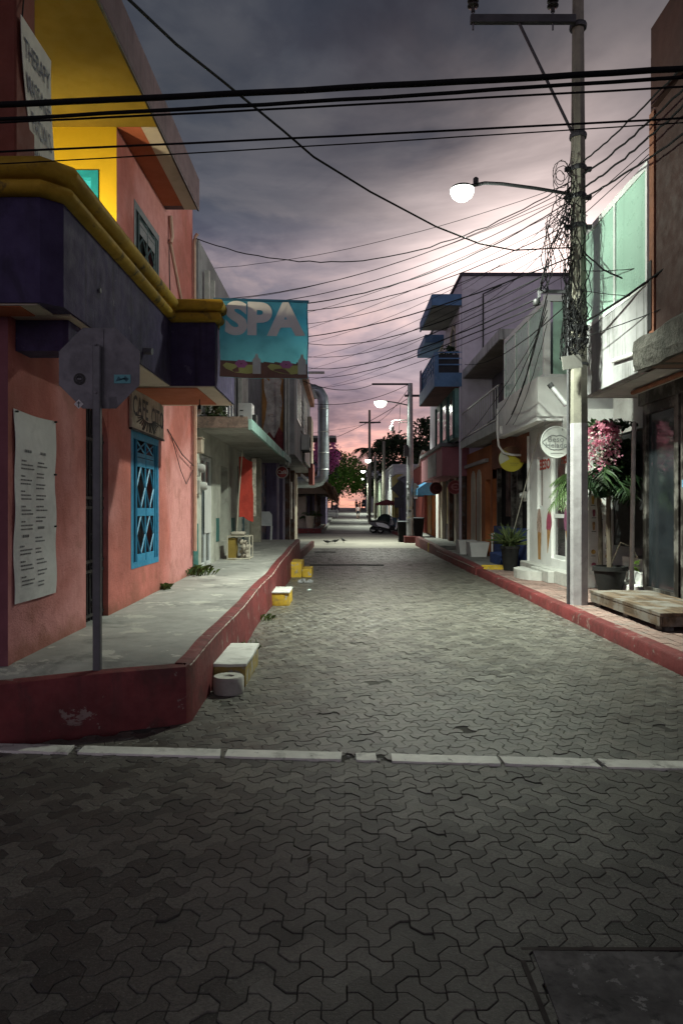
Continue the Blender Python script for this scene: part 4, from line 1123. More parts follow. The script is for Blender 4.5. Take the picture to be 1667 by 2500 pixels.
# planter growth on the slab
o = part('slab_weeds', leaf_mb(260, (-2.3, 12.5, 3.35), (.28, .3, .22), .10, 8, 9, .3), leafmat('dull_plants', (0.03, 0.045, 0.02), (0.07, 0.08, 0.035)), None); tag(o, 'scruffy plants growing on the slab above the meters', 'plants', kind='thing')
ac = thing('electrical_cabinet', 'white metal box standing on the slab awning', 'cabinet', (-1.72, 13.2, 3.13))
part('case', MB().box((-1.90, 13.0, 3.132), (-1.64, 13.35, 3.55), .01), m_alu, ac); parts('vent', MB().box((-1.86, 12.992, 3.3), (-1.80, 12.999, 3.32)).box((-1.86, 12.992, 3.4), (-1.80, 12.999, 3.42)), m_black, ac)
part('dark_side_box', MB().box((-1.638, 13.05, 3.132), (-1.57, 13.3, 3.34)), m_black, ac)
m_meter = mat('meter_grey', (0.30, 0.29, 0.27), .5, .2, 5)
def meter(label, p, fx=1):
    t = thing('electric_meter', label, 'meter', p)
    a = V(fx, 0, 0); P = Vector(p)
    part('meter_base', MB().box(P + V(-.01, -.09, -.12), P + V(.06 * fx, .09, .12), .01), m_meter, t)
    part('meter_dome', MB().lathe([(.075, 0), (.078, .05), (.06, .1), (0, .112)], (0, 0, 0), 18).xf(Matrix.Translation(P + V(.06 * fx, 0, .02)) @ Matrix.Rotation(R(90 * fx), 4, 'Y')), glass('meter_glass', (0.28, 0.28, 0.27), .12), t, True)
meter('upper electric meter on the corner of the pink building', (-2.49, 12.12, 2.28))
meter('lower electric meter on the corner of the pink building', (-2.49, 12.3, 1.98))
jb = thing('junction_box', 'beige junction box above the electric meters', 'box', (-2.42, 12.1, 2.68)); part('case', MB().box((-2.5, 12.0, 2.55), (-2.36, 12.2, 2.80), .012), mat('beige_box', (0.40, 0.33, 0.26), .6), jb); part('cover_lip', MB().box((-2.512, 11.985, 2.80), (-2.35, 12.215, 2.82)), mat('beige_box', (0.4, 0.33, 0.26), .6), jb)
# red hanging cloth with its pole, crate of stones, plastic chair
fl = thing('red_hanging_flag', 'long red cloth flag hanging by the shop entrance', 'flag', (-2.1, 15.7, .6))
part('cloth', wave_sheet((-2.28, 15.8, 1.42), V(.8, .6, 0).normalized(), UZ, .34, 1.35, lambda s, t: V(0.02 * math.sin(8 * s), .02 * math.sin(6 * s + 2 * t), -.08 * s + .03 * math.sin(5 * s)), 8, 10), mat('red_cloth', (0.42, 0.045, 0.03), .8, .25, 3), fl, True)
part('pole', MB().tube([(-2.34, 15.7, .62), (-2.30, 15.72, 1.5), (-2.2, 15.75, 2.9)], .014, 6), flat('cream_pole', (0.5, 0.47, 0.38)), fl)
part('cloth_trim', wave_sheet((-2.02, 16.0, 1.44), V(.8, .6, 0).normalized(), UZ, .10, 1.3, lambda s, t: V(.01, .0, .02 * math.sin(15 * t)), 2, 8), mat('trim_print', (0.45, 0.40, 0.34), .8, .5, 14), fl)
cr = thing('stone_display_box', 'wire box of pale stones on the raised pavement', 'box', (-2.05, 14.5, .58))
zc = sz(14.5)
part('side_panel', MB().box((-2.30, 14.4, zc), (-2.16, 14.8, zc + .43)), mat('mustard_panel', (0.22, 0.15, 0.03), .8, .2, 3), cr)
mb = MB()
for (x, y) in ((-2.31, 14.35), (-1.86, 14.35), (-1.86, 14.85), (-2.31, 14.85)): mb.tube([(x, y, zc), (x, y, zc + .48)], .012, 6)
for z in (.02, .47): mb.tube([(-2.31, 14.35, zc + z), (-1.86, 14.35, zc + z), (-1.86, 14.85, zc + z), (-2.31, 14.85, zc + z), (-2.31, 14.35, zc + z)], .012, 6)
part('wire_frame', mb, mat('cream_wire', (0.46, 0.42, 0.34), .7), cr)
rs = random.Random(6)
for i in range(14):
    s = rs.uniform(.045, .08); x = -2.1 + rs.uniform(0, .2); y = 14.42 + rs.uniform(0, .35); z = zc + .04 + (i // 4) * .1
    part('stone', MB().lathe([(0, -s), (s * .8, -.5 * s), (s, .1 * s), (s * .6, .8 * s), (0, s)], (x, y, z), 7, 1, rs.uniform(.7, 1.3)), mat('pale_stone', (0.34, 0.30, 0.25), .85, .3, 6, .5, 40), cr)
part('lid_stone', MB().box((-2.26, 14.4, zc + .48), (-1.98, 14.75, zc + .56), .03), mat('pale_stone', (0.34, 0.30, 0.25)), cr)
# ------------------------------------------------------------------ third building: purple posts, overhanging grey upper floor
m_lilac = mat('lilac_paint', (0.17, 0.14, 0.23), .8, .2, 1.5, .3, 40, streak=.2)
m_dblue = mat('dark_blue_mural', (0.05, 0.06, 0.14), .75, .5, 2.6, .3, 40, col2=(0.16, 0.15, 0.20), stain=.5, stain_col=(0.30, 0.28, 0.27))
m_brown = wood('brown_post_wood', (0.14, 0.075, 0.05), 2)
C3 = thing('grey_overhang_building', 'grey building whose upper floor overhangs the pavement', 'building', (-4, 27, 0))
part('mural_wall', MB().box((-3, 20.35, .2), (-2.45, 23.2, 3.02)), m_dblue, C3)
mb = MB(); rr = random.Random(8)
for i in range(26):
    y = rr.uniform(20.5, 23.0); z = rr.uniform(.9, 2.9); mb.add([V(-2.444, y + rr.uniform(-.25, .25), z + rr.uniform(-.25, .25)) for _ in range(4)], [(0, 1, 2, 3)])
parts('mural_stroke', mb, mat('mural_light', (0.34, 0.33, 0.36), .8, .5, 5, col2=(0.4, 0.12, 0.06)), C3)
for y in (23.3, 25.7): part('lilac_column', MB().box((-2.6, y, .2), (-2.12, y + .9, 3.2), .02), m_lilac, C3)
part('dark_recess', MB().box((-3.2, 23.2, .2), (-2.6, 32.8, 3.2)), m_dark, C3)
part('brown_post', MB().box((-2.3, 27.4, .2), (-2.0, 27.8, 3.2)), m_brown, C3); part('brown_post', MB().box((-2.25, 29.3, .2), (-1.95, 29.7, 3.2)), m_brown, C3)
part('notice_frame', MB().box((-2.06, 28.2, 1.2), (-2.0, 28.9, 2.7)), mat('framed_notice', (0.36, 0.32, 0.29), .7, .5, 5), C3)
part('lower_wall', MB().box((-2.5, 29.8, .2), (-2.05, 33, 3.2)), mat('beige_wall', (0.36, 0.31, 0.25), .85, .2, 1.5), C3)
mb = MB(); wall(mb, (-1.46, 22.0, 3.3), UY, UZ, 11.0, 3.1, [(1.0, 3.2, 1.3, 2.7), (5.2, 7.4, 1.3, 2.7)], .2)
mb.quad((-6, 22, 3.3), (-1.46, 22, 3.3), (-1.46, 22, 6.4), (-6, 22, 6.4)); mb.quad((-6, 22, 3.3), (-6, 33, 3.3), (-1.46, 33, 3.3), (-1.46, 22, 3.3)); mb.quad((-1.46, 33, 3.3), (-6, 33, 3.3), (-6, 33, 6.4), (-1.46, 33, 6.4))
part('upper_wall', mb, m_greyw, C3)
part('mural_panel', MB().box((-2.46, 21.95, 3.2), (-1.80, 21.998, 6.3)), mat('ochre_mural', (0.34, 0.17, 0.06), .85, .3, 1.6, .4, 40, stain=.5, stain_col=(.10, .05, .03)), C3)
part('mural_figure', MB().extrude([(-.25, .55), (-.05, .5), (.05, .62), (.2, .8), (.24, 1.3), (.30, 1.7), (.22, 2.1), (.28, 2.4), (.12, 2.5), (.02, 2.75), (-.12, 2.7), (-.10, 2.35), (-.28, 2.5), (-.27, 2.1), (-.18, 1.7), (-.24, 1.2), (-.3, .9)], (-2.12, 21.946, 3.2), UX, UZ, .004), mat('mural_pale', (.46, .42, .40), .85, .35, 4, .4, 40, stain=.5, stain_col=(.3, .12, .08), peel=.08, peel_col=(.30, .27, .26)), C3)
part('mural_base', MB().extrude([(-.33, 0), (.33, 0), (.33, .75), (.2, .95), (.05, .6), (-.1, .8), (-.33, .55)], (-2.13, 21.942, 3.2), UX, UZ, .003), mat('mural_maroon', (.17, .035, .04), .85, .3, 3), C3)
for x in (-1.74, -1.66): part('end_wall_pipe', MB().tube([(x, 21.93, 3.3), (x, 21.93, 6.3)], .03, 8), mat('white_pipe', (0.42, 0.41, 0.39)), C3, True)
part('upper_dark', MB().box((-1.75, 22.5, 4.3), (-1.70, 30, 6.2)), m_dark, C3)
for (a, b) in ((23.0, 25.2), (27.2, 29.4)):
    f = part('louvre_window', MB().box((-1.50, a, 4.52), (-1.43, b, 4.6)), m_alu, C3); part('jamb', MB().box((-1.50, a, 4.6), (-1.43, a + .08, 6.0)), m_alu, f); part('jamb', MB().box((-1.50, b - .08, 4.6), (-1.43, b, 6.0)), m_alu, f)
    for i in range(12): part('slat', MB().box((-1.52, a + .08, 4.65 + i * .11), (-1.42, b - .08, 4.675 + i * .11), rot=None), m_alu, f)
mb = MB()
for i in range(5): mb.box((-1.455, 25.4, 4.4 + i * .28), (-1.43, 27.0, 4.42 + i * .28))
parts('mortar_line', mb, mat('render_joint', (0.16, 0.15, 0.15), .9), C3)
part('roof_fascia', MB().box((-6, 21.6, 6.4), (-1.28, 33.4, 6.75)), mat('rust_fascia', (0.36, 0.17, 0.12), .8, .3, 1.2, .3, 40, streak=.4), C3)
part('balcony_tin', MB().box((-1.40, 26.5, 3.4), (-1.36, 31.5, 4.3)), mat('weathered_tin', (0.3, 0.29, 0.28)), C3)
part('cream_panel', MB().box((-1.44, 30.6, 3.6), (-1.30, 32.6, 5.6)), mat('cream_panel', (0.50, 0.42, 0.33), .8, .2, 2), C3)
part('red_panel', MB().box((-1.44, 31.0, 2.7), (-1.25, 32.9, 3.6)), mat('dull_red_panel', (0.24, 0.07, 0.06), .8, .2, 2), C3)
mb = MB()
for i in range(9): mb.box((-1.43, 25.0 + i * .55, 2.75), (-1.38, 25.35 + i * .55, 2.85))
parts('dentil', mb, mat('white_blocks', (0.5, 0.5, 0.48), .7), C3)
part('rooftop_tube', MB().tube([(-1.9, 30, 7.38), (-.72, 30, 7.38)], .055, 10), mat('white_pipe', (0.42, 0.41, 0.39)), C3, True)
part('finial', MB().lathe([(.28, 6.75), (.0, 7.3)], (-1.35, 33.0, 0), 4), m_greyw, C3)
# ventilation duct
DU = thing('ventilation_duct', 'big galvanised ventilation duct bending down the end of the grey building', 'duct', (-.87, 34, 2.7))
pts = [(-2.0, 34, 7.3), (-1.3, 34, 7.33), (-1.05, 34, 7.2), (-.90, 34, 6.95), (-.87, 34, 6.6)] + [(-.87, 34, 6.6 - .35 * i) for i in range(1, 10)] + [(-.90, 34, 3.15), (-1.05, 34, 2.95), (-1.35, 34, 2.88), (-2.4, 34, 2.88)]
part('duct_run', MB().tube(pts, .27, 16), mat('galvanised_duct', (0.27, 0.30, 0.33), .42, .25, 2, .1, 40, metal=.75), DU, True)
for z in (6.4, 5.3, 4.3, 3.5): part('seam', MB().lathe([(.275, -.02), (.29, 0), (.275, .02)], (-.87, 34, z), 18), m_alu, DU)
def round_sign(name, label, c, r, face, ring, txt=None, tm=None, chains=0.0, n=NY, u=UX, extra=None):
    t = thing(name, label, 'sign', c); c = Vector(c)
    part('disc', MB().disc(c, u, UZ, r, .05, 30), face, t)
    nn = u.cross(UZ)
    part('rim', MB().tube([c + nn * .004 + (u * math.cos(a) + UZ * math.sin(a)) * (r - .015) for a in [i * math.pi / 18 for i in range(37)]], .014, 6), ring, t)
    if txt:
        for (s, size, dy, sx) in txt: part('lettering', text_mb(s, size, c + UZ * dy, u, UZ, .002, sx, .006), tm, t)
    if chains:
        for s in (-.6, .6): part('chain', MB().tube([c + u * (s * r) + UZ * r * .8, c + u * (s * r) + UZ * (r + chains)], .008, 5), m_black, t)
    return t
round_sign('round_hanging_sign', 'round red and white sign hanging under the slab edge', (-1.80, 21.5, 2.72), .19, mat('dull_red_print', (0.30, 0.05, 0.05), .6, .3, 6), mat('sign_white', (0.5, 0.5, 0.48), .6), [('Café', .16, 0, 1)], mat('sign_white', (0.5, 0.5, 0.48)), .25)
ch = thing('plastic_chair', 'white plastic chair against the dark blue mural', 'chair', (-2.2, 21.0, .72))
mw = flat('white_plastic', (0.55, 0.56, 0.58))
for (x, y) in ((-2.38, 20.2), (-2.02, 20.2), (-2.38, 20.45), (-2.02, 20.45)): part('leg', MB().tube([(x, y, .715), (x * .99, y, 1.12)], .02, 6), mw, ch)
part('seat', MB().box((-2.4, 20.18, 1.12), (-2.0, 20.47, 1.15), .01), mw, ch)
part('backrest', MB().extrude([(-.2, 0), (.2, 0), (.2, .28), (.12, .38), (-.12, .38), (-.2, .28)], (-2.2, 20.47, 1.15), UX, UZ, .03), mw, ch)
# ------------------------------------------------------------------ thatched porch across the side street
PA = thing('thatched_porch', 'restaurant porch with shaggy palm thatch roof across the side street', 'building', (-2.5, 52, 0))
part('floor_step', MB().box((-7, 47.0, 0), (-1.35, 60, .32)), m_red, PA); part('floor', MB().box((-7, 47.05, .322), (-1.42, 60, .345)), m_conc2, PA)
part('back_wall', MB().box((-7, 49.5, .35), (-3.0, 60, 4.2)), mat('muted_pink_wall', (0.32, 0.20, 0.17), .85, .3, 1), PA)  # muted pink back wall of the porch
for y in (47.6, 51.5, 55.5): part('post', MB().tube([(-1.7, y, .34), (-1.72, y, 3.0)], .1, 8), m_brown, PA)
part('roof_core', MB().add([(-7, 46.2, 5.3), (-4, 46.2, 5.1), (-.75, 45.9, 2.6), (-.75, 61, 2.6), (-4, 61, 5.1), (-7, 61, 5.3), (-7, 46.2, 2.7), (-4, 46.2, 2.6)], [(0, 1, 4, 5), (1, 2, 3, 4), (6, 7, 2, 1, 0), (2, 7, 6, 5, 4, 3)]), mat('dark_thatch', (0.09, 0.065, 0.045), .95), PA)
rt2 = random.Random(12); mb = MB()
for i in range(3200):
    y = rt2.uniform(45.8, 61) if i % 3 else rt2.uniform(45.8, 48); t = rt2.random() ** 1.5; x = -.55 - 3.4 * t + rt2.uniform(-.1, .1); z = 2.75 + 2.5 * t + rt2.uniform(-.05, .35); L = rt2.uniform(.4, .9)
    a = V(x, y, z); w = V(rt2.uniform(-.03, .03), .03, 0); d = V(L * .35 + rt2.uniform(-.1, .1), rt2.uniform(-.12, .12), -L)
    mb.add([a - w, a + w, a + w * .6 + d, a - w * .6 + d * rt2.uniform(.85, 1)], [(0, 1, 2, 3)])
o = part('thatch', mb, leafmat('thatch_straw', (0.10, 0.065, 0.04), (0.24, 0.14, 0.08), .15), PA); o['kind'] = 'stuff'
mb = MB()
for i in range(5): mb.box((-2.9 + i * .02, 47.9 + i * .3, .35), (-2.4, 48.1 + i * .3, 2.4))
parts('shutter', mb, mat('beige_wall', (0.36, 0.31, 0.25)), PA)
def palm_pot(name, label, p, potr, poth, potm, nf, fl, rise, droop, seed, leaf, trunk=0.0, trunkr=.04):
    t = thing(name, label, 'plant', p); p = Vector(p)
    part('pot', MB().lathe([(potr * .72, 0), (potr * .95, poth * .9), (potr * 1.05, poth * .9), (potr * 1.05, poth), (potr * .9, poth), (potr * .88, poth * .85), (0, poth * .85)], p, 22), potm, t, True)
    if trunk: part('trunk', MB().tube([p + V(0, 0, poth * .8), p + V(.01, 0, poth + trunk * .5), p + V(0, .01, poth + trunk)], [trunkr, trunkr * .85, trunkr * .7], 8), mat('palm_bark', (0.10, 0.08, 0.06), .9, .4, 12, .6, 40), t, True)
    r = random.Random(seed)
    for i in range(nf):
        az = i * 2.4 + r.uniform(-.3, .3)
        part('frond', frond_mb(p + V(0, 0, poth * .85 + trunk), az, fl * r.uniform(.75, 1.1), rise * r.uniform(.6, 1.3), droop * r.uniform(.7, 1.2), 18, fl * .4, seed * 50 + i, .022), leaf, t)
    return t
m_frond = leafmat('frond_green', (0.03, 0.07, 0.02), (0.09, 0.15, 0.045))
palm_pot('potted_palm', 'potted palm on the red step of the thatched porch', (-2.1, 47.4, .345), .32, .8, mat('cream_pot', (0.42, 0.37, 0.28), .7, .2, 3), 9, .9, .7, .5, 5, m_frond)

# ------------------------------------------------------------------ clutter on the left fronts
def ac_unit(label, p, facing=1):
    t = thing('air_conditioner', label, 'air conditioner', p); P = Vector(p)
    part('case', MB().box(P + V(0, -.4, 0), P + V(.3 * facing, .4, .55), .015), mat('ac_case', (.50, .50, .47), .6, .15, 3, .1, 50, streak=.4), t)
    part('fan_grille', MB().tube([P + V(.305 * facing, .2 * math.cos(a) - .1, .28 + .2 * math.sin(a)) for a in [i * .4488 for i in range(15)]], .012, 5), m_black, t)
    part('fan', MB().disc(P + V(.303 * facing, -.1, .28), UY if facing > 0 else NY, UZ, .19, .003, 20), m_steel_d, t)
    part('bracket', MB().box(P + V(0, -.38, -.05), P + V(.3 * facing, -.34, -.002)), m_black, t); part('bracket', MB().box(P + V(0, .34, -.05), P + V(.3 * facing, .38, -.002)), m_black, t)
m_steel_d = flat('fan_dark', (.02, .02, .022), .6)
ac_unit('air conditioner on the grey overhanging wall near the louvred windows', (-1.455, 26.0, 3.75))
# ================================================================== right side of the street
m_brownw = mat('dark_brown_paint', (0.04, 0.013, 0.009), 0.8, 0.25, 1.0, 0.5, 50, stain=.3, stain_col=(0.03, 0.015, 0.012))
m_white = mat('white_render', (0.74, 0.74, 0.73), 0.8, 0.1, 1.2, 0.3, 50, stain=.2, stain_col=(0.35, 0.34, 0.33))
m_wstreak = mat('streaked_white_render', (0.32, 0.32, 0.33), 0.8, 0.15, 1.2, 0.4, 50, streak=0.8, stain_col=(0.06, 0.058, 0.055), stain=.3)
m_moss = mat('mossy_slab_edge', (0.085, 0.08, 0.07), 0.95, 0.45, 3.5, 0.9, 25, stain=.8, stain_col=(0.03, 0.03, 0.025), bdist=.03)
m_fgl = mat('frosted_green_film', (0.40, 0.62, 0.51), 0.32, 0.12, 0.9, 0.06, 30, streak=.18, stain_col=(0.17, 0.28, 0.23), spec=.5)
m_wframe = mat('white_frame', (0.72, 0.74, 0.73), 0.5, 0.08, 3, 0.1, 50)
m_dwood = wood('black_stained_wood', (0.022, 0.019, 0.017), 2, .55)
m_deck = wood('deck_timber', (0.115, 0.078, 0.05), 1, .8)
m_soffw = mat('pale_soffit', (0.42, 0.41, 0.40), .85, .15, 1, .25, 40, stain=.4, stain_col=(.2, .18, .17))
# ---- brown building nearest on the right
E = thing('brown_building', 'dark brown building with black folding glass doors', 'building', (6, 8, 0))
part('upper_wall', MB().box((3.94, 3.0, 3.80), (12, 9.04, 7.35)), m_brownw, E)
part('parapet_pier', MB().box((3.86, 3.0, 6.62), (3.938, 8.85, 7.6)), m_brownw, E)
part('wall_moulding', MB().box((3.915, 8.90, 3.80), (3.938, 9.03, 6.62)), mat('rust_edge', (0.20, 0.08, 0.045), .8, .3, 3), E)
# rough-edged slab
vs = []; fs = []; rr = random.Random(17)
for i in range(22):
    y = 3.0 + 6.35 * i / 21
    for (x, z) in ((3.88, 3.42), (3.84, 3.50), (3.83, 3.66), (3.86, 3.80), (3.93, 3.86)): vs.append((x + rr.uniform(-.02, .02), y, z + rr.uniform(-.025, .025)))
    vs.append((12, y, 3.80)); vs.append((12, y, 3.42))
for i in range(21):
    for k in range(7): fs.append((i * 7 + k, i * 7 + (k + 1) % 7, (i + 1) * 7 + (k + 1) % 7, (i + 1) * 7 + k))
fs.append(tuple(range(7))[::-1]); fs.append(tuple(147 + k for k in range(7)))
part('rough_slab', MB().add(vs, fs), m_moss, E)
part('soffit', MB().box((3.95, 3.0, 3.40), (12, 9.3, 3.415)), mat('brown_soffit', (0.20, 0.13, 0.10), .85, .2, 1), E)
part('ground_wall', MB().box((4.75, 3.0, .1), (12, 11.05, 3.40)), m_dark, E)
for (a, b) in ((3.4, 5.0), (5.1, 6.7), (6.8, 8.35), (8.42, 9.75), (9.82, 10.98)):
    f = part('folding_door', MB().box((4.66, a, .17), (4.74, a + .13, 3.2)).box((4.66, b - .13, .17), (4.74, b, 3.2)).box((4.66, a + .13, .17), (4.74, b - .13, .42)).box((4.66, a + .13, 3.05), (4.74, b - .13, 3.2)), m_dwood, E)
    part('pane', MB().box((4.70, a + .13, .42), (4.71, b - .13, 3.05)), m_glass_d, f)
part('door_sticker', MB().box((4.655, 8.55, 2.05), (4.659, 8.62, 2.15)), flat('sticker_blue', (0.15, 0.3, 0.45)), E); part('door_sticker', MB().box((4.655, 9.65, 1.9), (4.659, 9.71, 2.0)), flat('sticker_blue', (0.15, .3, .45)), E)
part('door_header', MB().box((4.62, 3.0, 3.2), (4.745, 11.05, 3.40)), m_dwood, E)
part('soffit_pipe', MB().tube([(4.4, 5.5, 3.34), (4.35, 10.6, 3.34)], .035, 8), mat('rust_pipe', (0.22, 0.09, 0.05), .8, .3, 5), E, True)
# timber deck step on blocks
DK = thing('timber_step', 'long weathered timber step in front of the black doors', 'step', (4.2, 9.5, .15))
for i in range(6):
    x0 = 3.74 + i * .152; part('plank', MB().box((x0, 8.33 + rr.uniform(-.01, .01), .335), (x0 + .145, 10.70 + rr.uniform(-.015, .015), .375 + rr.uniform(0, .004)), .004), m_deck, DK)
part('fascia_board', MB().box((3.745, 8.35, .215), (3.775, 10.68, .332), .003), m_deck, DK); part('fascia_board', MB().box((3.78, 8.34, .215), (4.64, 8.37, .332), .003), m_deck, DK)
for (x, y) in ((3.8, 8.5), (3.8, 9.5), (3.8, 10.5), (4.4, 8.5), (4.4, 10.5)): part('foot_block', MB().box((x, y - .09, .148), (x + .14, y + .09, .334), .004), m_dwood, DK)
# ---- white balcony house with frosted glass
G = thing('glass_balcony_house', 'white house with streaked balcony parapet and frosted green glazing', 'building', (6, 10.5, 0))
part('parapet', MB().box((3.90, 9.06, 3.40), (4.02, 11.50, 4.46), .006), m_wstreak, G); part('parapet_return', MB().box((4.022, 11.38, 3.40), (9, 11.498, 4.46)), m_wstreak, G)
part('balcony_slab', MB().box((4.022, 9.06, 3.39), (9, 11.375, 3.55)), m_soffw, G)
part('dark_gap', MB().box((3.905, 8.955, 3.87), (4.0, 9.055, 4.75)), m_black, G)
def glazing(parent, x, y0, y1, z0, z1, divs, t=.055):
    fr = part('glazing_frame', MB().box((x, y0, z0), (x + .06, y1, z0 + t)), m_wframe, parent); part('head_rail', MB().box((x, y0, z1 - t * 1.6), (x + .06, y1, z1)), m_wframe, fr)
    ys = [y0] + divs + [y1]
    for yy in ys:
        a = max(y0, yy - t / 2); b = min(y1, a + t); a = b - t
        part('mullion', MB().box((x - .004, a, z0 + t), (x + .064, b, z1 - t * 1.6)), m_wframe, fr)
    for a, b in zip(ys, ys[1:]):
        part('frosted_pane', MB().box((x + .02, a + t / 2, z0 + t), (x + .035, b - t / 2, z1 - t * 1.6)), m_fgl, parent)
glazing(G, 3.905, 9.065, 11.46, 4.47, 6.06, [10.16])
part('roof', MB().box((3.97, 8.8, 6.0), (9, 11.4, 6.06)), m_white, G); part('end_pane', MB().box((3.97, 11.41, 4.47), (6.5, 11.44, 5.98)), m_fgl, G)
part('spout', MB().tube([(3.88, 9.4, 3.66), (3.88, 10.15, 3.72)], .03, 8).tube([(3.885, 9.4, 3.66), (3.885, 9.4, 3.42)], .02, 8), m_white, G, True)
part('ground_wall', MB().box((5.6, 11.06, .1), (9, 13.1, 3.39)), mat('brown_stone_wall', (0.20, 0.17, 0.13), .9, .3, 3, .6, 20), G)  # brown stone wall at ground level
part('ground_dark', MB().box((4.95, 11.3, .95), (5.58, 12.9, 2.9)), m_dark, G)
for i in range(3): part('stair', MB().box((4.72 + i * .2, 11.3, .15 + i * .2), (5.59, 12.95, .35 + i * .2), .01), m_white, G)
part('gap_wall', MB().box((4.98, 11.52, 2.95), (9, 13.0, 4.4)), m_soffw, G)
# PVC post, potted tree, hanging flowers, menu banner
pv = thing('pvc_post', 'white plastic pipe standing beside the black doors', 'pipe', (4.5, 11.0, .15)); part('pipe', MB().tube([(4.50, 11.02, .14), (4.52, 11.02, 1.5), (4.545, 11.02, 2.93), (4.55, 11.02, 2.96)], [.036, .034, .034, .02], 10), mat('aged_pvc', (0.46, 0.44, 0.41), .5, .2, 4), pv, True); part('coupling', MB().tube([(4.522, 11.02, 1.85), (4.525, 11.02, 1.95)], .042, 10), mat('aged_pvc', (.46, .44, .41)), pv)
PT = thing('potted_tree', 'tall dark leaved tree in a big black pot', 'plant', (4.52, 11.95, .15))
part('pot', MB().lathe([(.17, 0), (.24, .3), (.265, .42), (.285, .43), (.285, .50), (.25, .50), (.24, .44), (0, .43)], (4.52, 11.95, .14), 26), mat('black_pot', (0.012, 0.012, 0.012), .85), PT, True)
part('trunk', MB().tube([(4.52, 11.95, .5), (4.50, 11.95, 1.2), (4.49, 11.94, 1.95), (4.52, 11.9, 2.5)], [.05, .045, .04, .025], 8), mat('palm_bark', (.10, .08, .06)), PT, True)
part('branch', MB().tube([(4.52, 11.95, .62), (4.6, 11.7, 1.05), (4.75, 11.6, .98), (4.82, 11.55, .8)], .012, 5), mat('palm_bark', (.10, .08, .06)), PT)
m_dleaf = leafmat('dark_leaf', (0.012, 0.03, 0.012), (0.045, 0.085, 0.03))
for i in range(9): part('frond', frond_mb((4.50, 11.95, 1.95 + .05 * i), i * 2.4, .85, .35, .75, 14, .32, 300 + i, .05), m_dleaf, PT)
o = part('leaf_mass', leaf_mb(700, (4.75, 12.0, 2.25), (.42, .35, .5), .15, 31, 12, .3), m_dleaf, PT); o['kind'] = 'stuff'
part('young_leaf', leaf_mb(8, (4.80, 11.55, .72), (.04, .04, .12), .16, 7, 3, .3), leafmat('bright_leaf', (0.16, 0.28, 0.05), (0.22, 0.34, 0.08)), PT)
FL = thing('hanging_blossom', 'cascade of pink and white blossom hanging beside the pole', 'flowers', (4.25, 11.6, 2.4))
part('pink_blossom', leaf_mb(900, (4.28, 11.62, 2.83), (.30, .2, .20), .05, 61, 16, .28, .8), leafmat('pink_petal', (0.55, 0.17, 0.27), (0.70, 0.34, 0.44), .4), FL)
rr = random.Random(44); mb = MB(); mb2 = MB()
for k in range(20):
    x = 4.0 + rr.random() * .52; y = 11.5 + rr.random() * .25; L = rr.uniform(.4, .85) * (1 - .4 * abs(x - 4.15)); z0 = 2.85
    for i in range(34):
        t = i / 34; p = V(x + rr.gauss(0, .03), y + rr.gauss(0, .03), z0 - L * t); d = V(rr.gauss(0, 1), rr.gauss(0, 1), rr.gauss(0, 1)).normalized(); e = d.cross(V(rr.gauss(0, 1), 1, rr.gauss(0, 1))).normalized(); s = .022 * rr.uniform(.7, 1.3)
        (mb if rr.random() < .6 else mb2).add([p - d * s, p + e * s, p + d * s, p - e * s], [(0, 1, 2, 3)])
part('trailing_blossom', mb, leafmat('pink_petal', None, None), FL); o = part('trailing_white', mb2, leafmat('white_petal', (0.50, 0.46, 0.40), (0.68, 0.62, 0.58), .4), FL); o['kind'] = 'stuff'
part('vine_leaves', leaf_mb(420, (4.40, 11.7, 2.98), (.42, .2, .12), .09, 71, 10, .3), m_dleaf, FL); part('lower_leaves', leaf_mb(260, (4.35, 11.75, 2.0), (.22, .15, .22), .15, 72, 8, .3), leafmat('mid_leaf', (0.03, 0.07, 0.035), (0.07, 0.13, 0.06)), FL)
MN = thing('menu_banner', 'tall white menu banner with printed drinks and snacks behind the pole', 'banner', (4.72, 13.0, .3))
def fmn(s, t): return V(0, .02 * math.sin(5 * s), -.06 * s * (1 - t) + .03 * math.sin(3 * t) * s)
part('cloth', wave_sheet((4.50, 12.9, .42), UX, UZ, .42, 1.72, fmn, 8, 14), m_vinyl, MN, True)
rr = random.Random(3); cols = [(0.35, 0.12, 0.05), (0.30, 0.18, 0.08), (0.24, 0.05, 0.09), (0.42, 0.25, 0.06)]
for i in range(7):
    for j in range(3):
        if (i + j) % 5 == 4: continue
        c = V(4.57 + j * .125 + rr.uniform(-.01, .01), 12.865, 2.0 - i * .235 - .04 * j); w = .028; h = rr.uniform(.05, .08); mcol = mat('print_food_%d' % ((i * 3 + j) % 4), cols[(i * 3 + j) % 4], .6, .4, 20)
        if i < 5: part('printed_cup', MB().extrude([(-w * .6, -h), (w * .6, -h), (w, h * .6), (w * .7, h), (-w * .7, h), (-w, h * .6)], c, UX, UZ, .002), mcol, MN)
        else: part('printed_plate', MB().disc(c, UX, UZ, .042, .002, 14), mcol, MN)
        part('printed_caption', MB().box(c + V(-.04, -.001, -h - .03), c + V(.04, .001, -h - .018)), m_ink, MN)
# ---- ice cream shop
I = thing('ice_cream_shop', 'white ice cream shop with painted cones and glazed balcony', 'building', (6, 15, 0))
mb = MB(); X4 = 4.40
